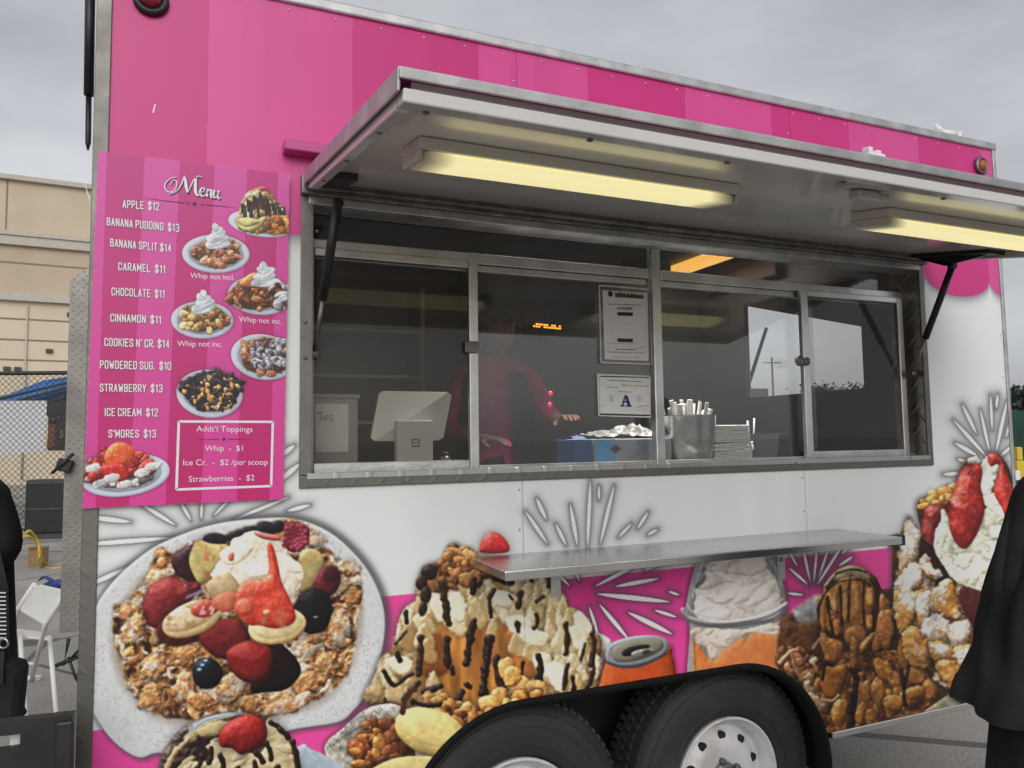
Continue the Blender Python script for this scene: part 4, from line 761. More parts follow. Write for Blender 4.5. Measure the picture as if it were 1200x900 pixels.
    for q, (x, y, r, an) in enumerate([(545, 300, 46, -20), (590, 370, 40, 20), (520, 430, 50, 30), (580, 470, 44, -10), (610, 545, 44, 10), (545, 560, 50, -30), (490, 640, 46, 20), (560, 660, 46, -15), (350, 480, 34, 40), (320, 560, 34, 30), (400, 620, 44, -20), (440, 700, 40, 10)]):
        c_, s_ = math.cos(math.radians(an)), math.sin(math.radians(an)); P = [(-1, -.2), (-.4, -.8), (.3, -.7), (1, -.3), (.8, .5), (.2, .9), (-.5, .6)]
        S([(x + r * (u * c_ - v * s_), y + r * 1.2 * (u * s_ + v * c_)) for u, v in P], (214, 213, 190), dk=(148, 145, 108), hi=(236, 236, 222), puff=5, bump=.4, bs=8, en=2.5, seed=q + 3, sh=.22, shr=5, soft=1.3)
    S([(490, 100), (530, 70), (540, 110), (590, 110), (570, 180), (540, 270), (505, 270), (488, 210)], (212, 218, 206), dk=(156, 160, 144), hi=(232, 236, 230), puff=7, bump=.9, bs=7, en=2.5, seed=7, soft=1.2)
    S([(430, 75), (470, 68), (500, 95), (480, 115), (430, 105)], (196, 194, 186), puff=6, en=2, seed=8)
    RD = dict(dk=(96, 16, 16), hi=(214, 104, 84), bump=.5, bs=12, spec=.3)
    S([(528, 62), (575, 50), (615, 90), (625, 150), (660, 220), (668, 290), (630, 390), (600, 330), (560, 250), (590, 110), (545, 120)], (186, 46, 38), puff=18, seed=9, **RD)
    S([(400, 130), (440, 105), (490, 115), (500, 160), (492, 230), (512, 320), (505, 390), (470, 480), (420, 550), (375, 540), (335, 470), (322, 390), (300, 330), (345, 270), (365, 200)], (162, 34, 30), puff=30, seed=10, sh=.4, tex=((118, 18, 22), 26, .5, .3), **RD)
    for q in range(26): B(400 + (q * 53 % 90) - 30 + q, 130 + q * 9, 5, 3, -60, (222, 140, 116), flat=1, alpha=.5)

def dish(cv, cx, cy, rx, ry, rot=-6):
    cv.blob(cx + 1.2, cy + 1.5, rx * 1.03, ry * 1.05, rot, (110, 24, 70), en=0, flat=1, alpha=.45, soft=3, mark=False)
    cv.grain = .05
    cv.blob(cx, cy, rx, ry, rot, (188, 196, 208), dk=(120, 124, 140), hi=(200, 206, 212), en=0, puff=3)
    cv.blob(cx, cy - 1, rx * .82, ry * .78, rot, (150, 158, 172), dk=(110, 116, 130), hi=(182, 190, 198), en=0, puff=2); cv.grain = .8

def paint_menu(cv):
    X, Y = cv.X, cv.Y; t = (Y - 185) / 405
    edges = [125 - 13 * t, 169.5 - 18 * t, 211 - 17 * t, 252 - 16 * t, 290 - 13 * t, 326.5 - 11 * t]
    k = sum((X > e).astype(int) for e in edges)
    f = np.clip(t, 0, 1)[..., None]
    dk = rgb((170, 52, 116)) * (1 - f) + rgb((172, 30, 98)) * f; lt = rgb((186, 76, 146)) * (1 - f) + rgb((192, 58, 134)) * f
    cv.C[:] = np.where((k % 2 == 1)[..., None], dk, lt)
    cv.frame(80, 160, 4); S = cv.shape; B = cv.blob
    # dark sundae (top right)
    cv.id = 1; dish(cv, 905, 408, 156, 62, 8)
    S([(790, 420), (800, 350), (830, 270), (900, 240), (960, 280), (1020, 360), (1040, 440), (960, 450), (850, 455)], (150, 128, 88), dk=(50, 36, 22), puff=8, bump=1.2, bs=4, en=1.5, seed=1)
    cv.pile([(850, 260), (930, 250), (980, 310), (1010, 360), (820, 380), (810, 340)], 40, 20, [(196, 186, 150), (176, 160, 120), (150, 120, 80)], seed=3, bump=.5, bs=2, sh=.4)
    for q in range(22): x = 812 + q * 9.5; y = 262 + abs(q - 9) * 6 + (q % 3) * 12; cv.stroke([(x, y), (x + 3, y + 40 + (q * 37 % 50))], 9, CHOC, wob=.6, seed=q)
    cv.pile([(930, 390), (1040, 370), (1040, 445), (880, 450)], 26, 17, NUT, seed=4, bs=2)
    S([(788, 405), (830, 420), (915, 375), (925, 395), (880, 440), (820, 440)], (200, 184, 120), puff=5, seed=5); S([(800, 388), (850, 380), (900, 400), (830, 425)], (196, 180, 118), puff=5, seed=6)
    B(912, 245, 22, 12, 0, (150, 60, 60), spec=.3)
    # apple funnel cake with whip
    def cake(cx, cy, rx, ry, cols, seed, n=46):
        P = [(cx + rx * math.cos(a) * (1 + .12 * math.sin(3 * a + seed)), cy + ry * math.sin(a)) for a in np.linspace(0, 6.1, 14)]
        S(P, np.array(cols[0]) * .6, puff=6, bump=1, bs=4, en=1.5, seed=seed, sh=.4); cv.pile(P, n, 15, cols, seed=seed, bump=.8, bs=2, spec=.3, en=.3)
    def whip(cx, cy, w, h, seed):
        for q in range(6):
            f = q / 5; cv.blob(cx + 7 * math.sin(q * 2 + seed), cy - h * f, w * (1 - .75 * f ** 1.6), h * .27, -14 + 9 * math.sin(q * 3 + seed), (196, 204, 208), dk=(140, 146, 158), hi=(222, 226, 226), bump=.6, bs=3, en=.16, seed=q + seed, puff=2.5, sh=.18)
    cv.id = 2; dish(cv, 692, 550, 158, 90, 2); cake(702, 545, 112, 62, [(150, 92, 62), (120, 66, 40), (176, 122, 88)], 5); whip(697, 505, 58, 78, 1)
    cv.id = 3; dish(cv, 900, 745, 152, 92, 4); cake(880, 740, 125, 72, [(150, 84, 44), (110, 56, 28), (182, 120, 70), (74, 34, 26)], 6, 60)
    S([(800, 690), (860, 640), (915, 650), (910, 700), (850, 710)], (206, 118, 62), puff=7, spec=.3, seed=3); whip(918, 685, 66, 78, 2)
    cv.pile([(960, 720), (1035, 690), (1040, 790), (980, 790)], 16, 22, [(52, 22, 26), (80, 34, 34), (150, 150, 156)], seed=8); whip(1005, 770, 34, 24, 4)
    cv.id = 4; dish(cv, 628, 860, 146, 88, 2); cake(632, 850, 115, 66, [(196, 150, 80), (150, 98, 44), (206, 176, 120), (110, 66, 36)], 7, 60); whip(632, 810, 58, 74, 3)
    cv.frame(80, 370, 3.913)
    cv.id = 5; dish(cv, 895, 190, 150, 104, 10); cake(915, 185, 130, 82, [(150, 96, 60), (96, 56, 40), (176, 128, 90)], 8, 70)
    cv.pile([(850, 130), (990, 110), (1000, 230), (860, 240), (830, 180)], 110, 11, [(176, 182, 200), (190, 194, 208), (80, 62, 66), (150, 150, 168)], seed=9, bump=.3, bs=2, sh=.7)
    cv.id = 6; dish(cv, 648, 358, 152, 110, 6); cake(662, 345, 135, 92, [(40, 26, 34), (30, 20, 26), (56, 40, 50)], 10, 90)
    cv.pile([(560, 290), (760, 270), (790, 350), (740, 420), (600, 430), (530, 350)], 60, 9, [(196, 150, 92), (206, 176, 120), (30, 22, 30), (190, 130, 60)], seed=11, bs=2)
    # strawberry one, bottom left
    cv.id = 7; cv.frame(80, 370, 3.913)
    dish(cv, 262, 732, 205, 96, -8)
    cake(220, 715, 175, 75, [(176, 160, 150), (120, 74, 44), (196, 190, 186), (90, 40, 30)], 12, 60)
    cv.pile([(90, 660), (200, 600), (340, 640), (400, 700), (250, 740), (100, 720)], 26, 26, [(176, 36, 34), (150, 22, 28), (196, 64, 48)], seed=13, spec=.4)
    S([(165, 640), (200, 590), (250, 580), (300, 610), (300, 650), (240, 690), (180, 690)], (206, 84, 38), dk=(140, 36, 20), hi=(232, 140, 84), puff=9, bump=.5, spec=.3, seed=2)
    S([(90, 730), (150, 690), (250, 680), (280, 740), (230, 760), (160, 740), (100, 770)], (176, 34, 30), puff=7, spec=.4, seed=3)
    for x, y in [(150, 770), (200, 745), (340, 720), (260, 775), (110, 700), (390, 690)]: cv.blob(x, y, 40, 20, -15, (196, 196, 198), dk=(130, 120, 120), bump=.8, bs=3, en=.3, seed=x)
    cv.frame(0, 0, 1); cv.id = 0

# ---------------------------------------------------------------- ground and sky-side setting
g = MB(); v = [g.b.verts.new(p) for p in ((-400, -400, 0), (400, -400, 0), (400, 400, 0), (-400, 400, 0))]; g.b.faces.new(v)
tag(g.build('ground', 'ground'), kind='structure')
hb = MB(); rr = random.Random(3)
for k in range(40):
    x0 = 700 + k * 45; h0 = 34 + 22 * math.sin(k * .5) + 14 * math.sin(k * 1.3 + 1); h1 = 34 + 22 * math.sin((k + 1) * .5) + 14 * math.sin((k + 1) * 1.3 + 1)
    y0 = 1150; a = [hb.b.verts.new(p) for p in ((x0, y0, -2), (x0 + 45, y0, -2), (x0 + 45, y0 + 130, h1), (x0, y0 + 130, h0))]; hb.b.faces.new(a)
    c = [hb.b.verts.new(p) for p in ((x0 + 45, y0 + 300, -2), (x0, y0 + 300, -2))]; hb.b.faces.new((a[3], a[2], c[0], c[1]))
tag(hb.build('hills', 'hill'), kind='structure')
# ---------------------------------------------------------------- food trailer
XL, XR, ZB, ZR = -.216, 3.205, .473, 2.765
WXL, WXR, WZB, WZT = .274, 2.716, 1.408, 2.236          # outer edge of the window frame
HUBS = (.93, 1.72); HZ, TR, YW = .36, .37, .06
TRL = thing('food_trailer', 'white and pink food trailer covered in dessert pictures with its serving window open', 'food trailer', (1.5, 1.0, 0))
def part(mb, name, m, parent=None, label=None): return mb.build(name, m, parent or TRL, label)
# printed side skin, one continuous sheet split into its pictures
xs = np.concatenate([np.arange(88, 1214, .92)])
ys = np.concatenate([np.arange(-75, 120, 1.6), np.arange(120, 360, 1.2), np.arange(360, 455, 2.0), np.arange(455, 905, .92), np.arange(905, 1090, 3.5)])
cv = Canvas(xs, ys)
def wallmap(X, Y, y=0.0):
    a = (X - 600) / FPX; b = (450 - Y) / FPX; d = [F_[i] + a * R_[i] + b * U_[i] for i in range(3)]; k = (y - CAM.y) / d[1]
    return d[0] * k, d[2] * k + CAM.z
WX, WZ = wallmap(cv.X, cv.Y)
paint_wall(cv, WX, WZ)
def to_lin(C): C = np.clip(C, 0, 1); return np.where(C <= .04045, C / 12.92, ((C + .055) / 1.055) ** 2.4)
def print_mesh(name, cv, PX, PY, PZ, keep, m, parent, gain, label=None, cap=.86, extrude=0):
    """faces whose four corners are kept, coloured per vertex with the print"""
    h, w = cv.X.shape; idx = np.arange(h * w).reshape(h, w)
    q = np.stack([idx[:-1, :-1], idx[1:, :-1], idx[1:, 1:], idx[:-1, 1:]], -1)[keep]
    u, inv = np.unique(q.ravel(), return_inverse=True); n = len(u); nf = len(q)
    if nf == 0: return None
    co = np.stack([PX.ravel()[u], PY.ravel()[u], PZ.ravel()[u]], -1).astype(np.float32); co -= np.array(ORG[parent.name], np.float32)
    me = bpy.data.meshes.new(name); me.vertices.add(n); me.vertices.foreach_set('co', co.ravel()); me.loops.add(nf * 4); me.loops.foreach_set('vertex_index', inv.astype(np.int32)); me.polygons.add(nf)
    me.polygons.foreach_set('loop_start', np.arange(0, nf * 4, 4, dtype=np.int32)); me.polygons.foreach_set('loop_total', np.full(nf, 4, np.int32)); me.update(calc_edges=True)
    c = np.ones((n, 4), np.float32); c[:, :3] = np.clip(to_lin(cv.C.reshape(-1, 3)[u]) * gain, 0, cap); at = me.color_attributes.new('Col', 'FLOAT_COLOR', 'POINT'); at.data.foreach_set('color', c.ravel())
    me.materials.append(MATS[m]); o = bpy.data.objects.new(name, me); COL.objects.link(o); o.parent = parent; ORG[o.name] = ORG[parent.name]
    if label: o['label'] = label
    return o
def slot(x, z): return np.hypot(x - np.clip(x, HUBS[0], HUBS[1]), z - HZ)
cxm = .25 * (WX[:-1, :-1] + WX[1:, :-1] + WX[1:, 1:] + WX[:-1, 1:]); czm = .25 * (WZ[:-1, :-1] + WZ[1:, :-1] + WZ[1:, 1:] + WZ[:-1, 1:])
solid = (cxm > XL + .016) & (cxm < XR - .012) & (czm > ZB) & (czm < ZR) & ~((cxm > WXL + .02) & (cxm < WXR - .02) & (czm > WZB + .02) & (czm < WZT - .02)) & (slot(cxm, czm) > .402)
PIC = {0: ('printed_side_panel', None), 1: ('awning_stripes', 'two tone pink stripes with scalloped lower ends'), 2: ('food_picture', 'printed white plate of funnel cake with berries, banana and whipped cream'), 3: ('food_picture', 'printed dark chocolate sundae with a strawberry on top'), 4: ('food_picture', 'printed mound of cream and caramel funnel cake with chocolate drizzle'), 5: ('food_picture', 'printed plate of walnuts and banana halves'), 6: ('food_picture', 'printed orange drink can'), 7: ('food_picture', 'printed clear cup of orange float with a domed lid'), 8: ('food_picture', 'printed caramel ice cream scoop on funnel cake pieces'), 9: ('food_picture', 'printed tower of sugared dough, cream and strawberries')}
ids = cv.I[:-1, :-1]; Y0 = np.zeros_like(WX)
GAIN = 1.95
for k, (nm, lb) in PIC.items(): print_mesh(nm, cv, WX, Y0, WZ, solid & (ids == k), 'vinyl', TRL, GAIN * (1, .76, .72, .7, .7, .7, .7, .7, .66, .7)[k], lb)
del cv
# shell behind the skin: side wall pieces, roof, rear wall, ends, floor
def shell(y0, y1, holes, m, name, z0=ZB, z1=ZR, x0=XL, x1=XR):
    b = MB(); hx0, hx1, hz0, hz1 = holes
    b.box((x0, y0, z0), (hx0, y1, z1)); b.box((hx1, y0, z0), (x1, y1, z1)); b.box((hx0 + .0005, y0, hz1), (hx1 - .0005, y1, z1)); b.box((hx0 + .0005, y0, z0), (hx1 - .0005, y1, hz0)); part(b, name, m)
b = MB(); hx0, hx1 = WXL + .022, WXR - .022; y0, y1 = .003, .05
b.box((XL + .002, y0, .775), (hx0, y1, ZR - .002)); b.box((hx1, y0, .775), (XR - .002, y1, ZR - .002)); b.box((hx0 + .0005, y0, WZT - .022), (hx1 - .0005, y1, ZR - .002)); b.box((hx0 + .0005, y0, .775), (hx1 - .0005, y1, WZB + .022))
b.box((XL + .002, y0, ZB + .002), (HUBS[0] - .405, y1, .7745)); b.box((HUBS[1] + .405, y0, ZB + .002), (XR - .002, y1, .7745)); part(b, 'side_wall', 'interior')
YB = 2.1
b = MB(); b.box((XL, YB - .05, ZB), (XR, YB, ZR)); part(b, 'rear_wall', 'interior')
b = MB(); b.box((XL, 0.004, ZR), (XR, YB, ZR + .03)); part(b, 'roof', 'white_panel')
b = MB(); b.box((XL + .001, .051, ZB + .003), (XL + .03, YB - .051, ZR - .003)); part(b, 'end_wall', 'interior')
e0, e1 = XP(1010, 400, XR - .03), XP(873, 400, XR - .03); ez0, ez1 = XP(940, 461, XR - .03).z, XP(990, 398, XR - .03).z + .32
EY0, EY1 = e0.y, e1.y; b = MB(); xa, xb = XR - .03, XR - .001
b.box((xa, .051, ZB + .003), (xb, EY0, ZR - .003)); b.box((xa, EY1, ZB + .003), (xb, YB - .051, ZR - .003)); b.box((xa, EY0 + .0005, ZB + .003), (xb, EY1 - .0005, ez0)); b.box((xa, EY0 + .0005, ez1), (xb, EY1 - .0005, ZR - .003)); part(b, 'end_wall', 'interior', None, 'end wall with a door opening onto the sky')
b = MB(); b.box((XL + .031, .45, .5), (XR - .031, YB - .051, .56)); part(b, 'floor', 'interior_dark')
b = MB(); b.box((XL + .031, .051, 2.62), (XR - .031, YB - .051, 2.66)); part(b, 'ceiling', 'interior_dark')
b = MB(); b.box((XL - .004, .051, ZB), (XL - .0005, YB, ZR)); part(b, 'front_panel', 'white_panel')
b = MB(); b.box((XL, YB + .0005, ZB), (XR, YB + .004, ZR)); part(b, 'rear_panel', 'white_panel')
b = MB(); xa, xb = XR + .0005, XR + .004; b.box((xa, .051, ZB), (xb, EY0, ZR)); b.box((xa, EY1, ZB), (xb, YB, ZR)); b.box((xa, EY0 + .0005, ZB), (xb, EY1 - .0005, ez0)); b.box((xa, EY0 + .0005, ez1), (xb, EY1 - .0005, ZR)); part(b, 'end_panel', 'white_panel')
# wheel well, fender flare
b = MB(); b.box((HUBS[0] - .42, .44, .12), (HUBS[1] + .42, .448, .80)); b.box((HUBS[0] - .42, .052, .782), (HUBS[1] + .42, .4395, .79)); b.box((HUBS[0] - .428, .052, .3), (HUBS[0] - .421, .4395, .781)); b.box((HUBS[1] + .421, .052, .3), (HUBS[1] + .428, .4395, .781)); part(b, 'wheel_well', 'hole_dark')
pts = []
for k in range(23): a = math.pi + math.radians(18) - math.radians(108) * k / 22 * 1.0; pts.append((HUBS[0] + math.cos(a), HZ + math.sin(a), 0))
pts = [(HUBS[0], a) for a in np.linspace(math.radians(196), math.radians(90), 22)] + [(HUBS[1], a) for a in np.linspace(math.radians(90), math.radians(-16), 22)]
b = MB(); R0, R1 = .408, .376
ring = [[b.b.verts.new((hx + r * math.cos(a), y, HZ + r * math.sin(a))) for hx, a in pts] for r, y in ((R0 - .005, .02), (R0 - .005, -.003), (R0 - .007, -.005), (R1 + .004, -.005), (R1, .05))]
for A, B in zip(ring, ring[1:]):
    for i in range(len(pts) - 1):
        f = b.b.faces.new((A[i], A[i + 1], B[i + 1], B[i])); f.smooth = True
part(b, 'fender', 'fender_black')
# wheels
for i, hx in enumerate(HUBS):
    wp = bpy.data.objects.new('wheel', None); COL.objects.link(wp); wp.parent = TRL; ORG[wp.name] = ORG[TRL.name]
    o = (hx, YW, HZ); ax = (0, -1, 0)
    b = MB(); b.lathe(o, ax, [(.215, -.20), (.30, -.205), (.345, -.19), (TR - .004, -.165), (TR, -.14), (TR, -.10), (TR, -.06), (TR - .005, -.03), (.349, -.008), (.325, .004), (.29, .009), (.25, .008), (.225, .002), (.212, -.008), (.205, -.03), (.205, -.17)], 96, closed=True)
    rt = random.Random(2)
    for k in range(72):        # tread blocks
        a = 2 * math.pi * k / 72
        for lo, hi, da in ((-.188, -.152, .4), (-.146, -.112, 0), (-.106, -.072, .5), (-.066, -.028, .1)):
            aa = a + da * 2 * math.pi / 72; m3 = Matrix.Rotation(-aa, 3, 'Y'); q = MB()
            b.frame_box((hx, YW, HZ), m3 @ Vector((1, 0, 0)), Vector((0, 1, 0)), m3 @ Vector((0, 0, 1)), (TR - .012, -hi, -.0105), (TR + .007 - (.006 if lo in (-.188,) or hi == -.028 else 0), -lo, .0105))
    for rr_, hh in ((.335, .0035), (.30, .0105), (.245, .0105)): b.lathe(o, ax, [(rr_ - .003, hh - .004), (rr_, hh), (rr_ + .003, hh - .004), (rr_, hh - .008)], 96, closed=True)
    b.build('tyre', 'rubber', wp)
    b = MB(); b.lathe(o, ax, [(.198, -.17), (.205, -.165), (.205, -.012), (.208, -.002), (.204, .004), (.198, .0), (.194, -.012), (.184, -.02), (.178, -.03), (.172, -.05), (.168, -.058), (.158, -.055), (.150, -.046), (.135, -.034), (.115, -.024), (.095, -.022), (.078, -.026), (.062, -.03), (.040, -.03), (.040, -.06)], 80)
    b.build('rim', 'wheel_white', wp)
    b = MB()
    for k in range(10):
        a = 2 * math.pi * (k + .5) / 10; c = Vector((hx + .137 * math.cos(a), YW + .0345, HZ + .137 * math.sin(a))); b.lathe(c, (0, -1, 0), [(.0135, -.012), (.0145, .0), (.0145, .0035), (.012, .004)], 18)
    b.build_each('rim_hole', 'hole_dark', wp)
    b = MB(); b.lathe((hx, YW + .03, HZ), ax, [(.05, -.03), (.05, .005), (.044, .012), (.034, .016), (.034, .045), (.030, .052), (.012, .056), (0, .056)], 32); b.build('hub', 'hub_metal', wp)
    b = MB()
    for k in range(5):
        a = 2 * math.pi * k / 5 + .5; b.lathe((hx + .057 * math.cos(a), YW + .028, HZ + .057 * math.sin(a)), ax, [(.011, 0), (.011, .016), (.008, .02), (.006, .026), (0, .027)], 6, smooth=False)
    b.build_each('lug_nut', 'hub_metal', wp)
b = MB(); b.tube([(HUBS[0], .25, .36), (HUBS[0], 1.9, .36)], .04); b.tube([(HUBS[1], .25, .36), (HUBS[1], 1.9, .36)], .04); b.build_each('axle', 'black_paint', TRL)
b = MB(); b.box((XL, .5, .40), (XR, .56, .498)); b.box((XL, 1.5, .40), (XR, 1.56, .498)); b.build_each('chassis_beam', 'black_paint', TRL)
# corner and edge trim
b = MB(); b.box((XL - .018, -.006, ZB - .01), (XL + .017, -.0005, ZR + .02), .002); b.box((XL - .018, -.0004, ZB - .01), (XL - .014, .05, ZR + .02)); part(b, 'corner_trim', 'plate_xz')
b = MB(); b.box((XR - .013, -.006, ZB - .01), (XR + .008, .05, ZR + .02), .004); part(b, 'corner_trim', 'alu_dull')
b = MB(); b.box((XL - .03, -.010, ZR - .005), (XR + .01, .03, ZR + .028), .006); part(b, 'roof_trim', 'alu_dull')
b = MB(); b.box((HUBS[1] + .405, -.008, ZB - .022), (XR + .005, .03, ZB + .002), .003); b.box((XL - .028, -.008, ZB - .022), (HUBS[0] - .405, .03, ZB + .002), .003); b.build_each('bottom_trim', 'steel_lip', TRL)
b = MB()
for k in range(26): b.lathe((XL + .06 + k * .131, -.0002, ZR - .022), (0, -1, 0), [(.0042, 0), (.0036, .0012), (0, .002)], 8)
for k in range(13): b.lathe((XR - .028, -.0002, ZB + .05 + k * .178), (0, -1, 0), [(.004, 0), (.0034, .0012), (0, .002)], 8)
for xr_ in (.934 - .012, 2.054 - .012):
    for k in range(4): b.lathe((xr_, -.0002, 2.30 + k * .12), (0, -1, 0), [(.004, 0), (.0034, .0012), (0, .002)], 8)
    for k in range(2): b.lathe((xr_, -.0002, 1.26 + k * .12), (0, -1, 0), [(.004, 0), (.0034, .0012), (0, .002)], 8)
b.build_each('rivet', 'alu_dull', TRL)
# marker lamps
for (px, py, r, lens, ringm, lb) in ((177, 1, .034, 'red_lens', 'black_plastic', 'red marker lamp in a black ring'), (1148, 195, .030, 'amber_lens', 'amber_lens', 'amber marker lamp')):
    p = W(px, py); b = MB(); b.lathe((p.x, -.0005, p.z), (0, -1, 0), [(r * 1.28, 0), (r * 1.28, .012), (r * 1.05, .018), (r * .8, .014), (r * .8, .002)], 36); o = part(b, 'marker_lamp', 'black_plastic' if lens == 'red_lens' else 'hub_metal', None, lb)
    b = MB(); b.lathe((p.x, -.0005, p.z), (0, -1, 0), [(r * .79, .004), (r * .79, .014), (r * .6, .022), (r * .3, .026), (0, .027)], 32); b.build('lens', lens, o)
# pink drip rail over the window
a = W(331, 179); b = MB(); b.box((a.x, -.05, 2.322), (2.76, -.0005, 2.352), .004); part(b, 'drip_rail', 'pink_rail')
p = W(180, 122); q = W(184, 133); b = MB(); b.box((p.x + .0, -.0008, q.z), (p.x + .003, 0, p.z), 0, (0, .2, 0)); part(b, 'scratch', 'paper')
# roof latch lying on the top edge
p = W(1112, 158, .1); b = MB(); b.tube([p + Vector((-.06, 0, .0)), p + Vector((.05, 0, .012))], [.018, .013], 8); b.tube([p + Vector((-.02, 0, -.01)), p + Vector((-.06, .02, .045))], [.014, .01], 8); b.tube([p + Vector((.045, 0, -.03)), p + Vector((.07, 0, .02))], [.012, .012], 8); b.box(p + Vector((-.09, -.03, -.035)), p + Vector((.09, .03, -.022)), .004); part(b, 'roof_bracket', 'white_plastic')
# serving window: diamond plate frame and reveal
FW = .034
b = MB(); y = -.010
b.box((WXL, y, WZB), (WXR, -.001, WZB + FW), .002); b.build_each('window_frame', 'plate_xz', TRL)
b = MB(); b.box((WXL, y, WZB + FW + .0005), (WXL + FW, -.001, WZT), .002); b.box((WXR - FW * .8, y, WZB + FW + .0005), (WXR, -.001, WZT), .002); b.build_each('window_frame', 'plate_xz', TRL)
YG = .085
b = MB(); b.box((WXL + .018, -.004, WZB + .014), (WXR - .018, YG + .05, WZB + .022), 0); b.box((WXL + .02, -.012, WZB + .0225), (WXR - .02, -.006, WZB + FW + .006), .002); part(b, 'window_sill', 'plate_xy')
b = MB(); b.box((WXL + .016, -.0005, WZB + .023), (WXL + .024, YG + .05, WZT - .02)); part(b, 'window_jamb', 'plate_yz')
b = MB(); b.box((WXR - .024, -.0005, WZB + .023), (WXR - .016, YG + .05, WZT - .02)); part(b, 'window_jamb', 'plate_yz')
# hinge rail along the head of the opening
b = MB(); b.box((WXL - .002, -.03, WZT - .024), (WXR + .002, -.002, WZT + .034), .004); b.tube([(WXL + .01, -.034, WZT - .004), (WXR - .01, -.034, WZT - .004)], .009, 10); part(b, 'canopy_hinge', 'hub_metal')
b = MB(); b.box((WXL + .02, -.012, WZT - .046), (WXR - .02, YG, WZT - .022), .003); part(b, 'window_header', 'alu_dull')
# glazing
ZS = WZB + .024
def pxy(px, py): return W(px, py, YG)
zsill = (pxy(420, 546).z + pxy(1000, 527).z) / 2
zt0 = pxy(480, 297).z; zt1 = pxy(660, 318).z
b = MB(); xm = (pxy(763, 290).x, pxy(772, 530).x); zrail = (pxy(600, 540).z)
MX0, MX1 = pxy(762.5, 400).x, pxy(772.5, 400).x
b.box((MX0, YG - .02, ZS), (MX1, YG + .012, WZT - .047), .003); part(b, 'mullion', 'alu')
b = MB(); ZTR = pxy(560, 300).z       # transom rail, two strips with a gap at the mullion
zA, zB_ = pxy(365, 284).z, pxy(755, 318).z
ZT1 = (pxy(366, 285).z + pxy(750, 312).z + pxy(900, 330).z) / 3; 
b.box((WXL + .025, YG - .018, ZT1 - .034), (MX0 - .012, YG + .012, ZT1), .003); b.box((MX1 + .012, YG - .018, ZT1 - .034), (WXR - .025, YG + .012, ZT1), .003); b.build_each('transom_rail', 'alu', TRL)
b = MB(); b.box((WXL + .025, YG - .012, ZT1 - .056), (MX0 - .02, YG + .010, ZT1 - .036), .002); b.box((MX1 + .006, YG - .012, ZT1 - .056), (WXR - .025, YG + .010, ZT1 - .036), .002); b.build_each('track_rail', 'alu', TRL)
b = MB(); b.box((WXL + .025, YG - .02, ZS), (MX0 - .001, YG + .012, ZS + .022), .003); b.box((MX1 + .001, YG - .02, ZS), (WXR - .025, YG + .012, ZS + .022), .003); b.build_each('bottom_track', 'alu', TRL)
ZSB = ZS + .023
for (x0, x1, xa, xb) in ((WXL + .026, MX0 - .002, W(549, 420, YG).x, MX0 - .002), (MX1 + .002, WXR - .026, MX1 + .002, W(955, 420, YG).x)):
    b = MB(); b.box((xa, YG + .004, ZSB), (xb, YG + .008, ZT1 - .057)); part(b, 'window_pane', 'glass')
    b = MB(); b.box((x0, YG + .004, ZT1 + .001), (x1, YG + .008, WZT - .047)); part(b, 'transom_pane', 'glass')
def slider(x0, x1, m, lb, stile):
    zt = ZT1 - .030; zb = ZSB - .012; y0, y1 = YG - .040, YG - .021
    b = MB(); b.box((x0, y0, zb), (x0 + stile[0], y1, zt), .003); b.box((x1 - stile[1], y0, zb), (x1, y1, zt), .003); b.box((x0 + stile[0] + .0005, y0, zb), (x1 - stile[1] - .0005, y1, zb + .030), .003); b.box((x0 + stile[0] + .0005, y0, zt - .024), (x1 - stile[1] - .0005, y1, zt), .003)
    o = part(b, 'sliding_window', 'alu', None, lb)
    b = MB(); b.box((x0 + stile[0] - .003, y0 + .007, zb + .027), (x1 - stile[1] + .003, y0 + .010, zt - .021)); b.build('screen_pane', m, o); return o
yS = YG - .04
SL = slider(WXL + .026, W(561, 420, yS).x, 'screen', 'grey tinted sliding window on the order side', (.018, .030))
SR = slider(W(942, 430, yS).x, W(1062, 440, yS).x, 'screen', 'narrow grey tinted sliding window at the far end', (.034, .030))
p = W(552, 407, yS); b = MB(); b.box((p.x - .022, yS - .008, p.z - .018), (p.x + .024, yS - .001, p.z + .018), .004); b.build('latch', 'hub_metal', SL)
p = W(942, 424, yS); b = MB(); b.lathe((p.x, yS - .002, p.z), (0, -1, 0), [(.016, 0), (.016, .014), (.012, .018), (0, .019)], 20); b.lathe((p.x - .028, yS - .004, p.z + .002), (0, -1, 0), [(.02, 0), (.02, .01), (.013, .014), (0, .014)], 20); b.build('latch', 'hub_metal', SR)
b = MB()
for px, py in ((371, 272), (357, 378), (357, 420), (349.5, 562), (472, 564), (612, 556), (770, 549), (930, 543), (1064, 536), (1088, 470), (1084, 395)):
    p = W(px, py); 
    if WXL < p.x < WXR: b.lathe((p.x, -.0105, p.z), (0, -1, 0), [(.005, 0), (.005, .002), (.003, .0035), (0, .004)], 10)
b.build_each('screw', 'hub_metal', TRL)
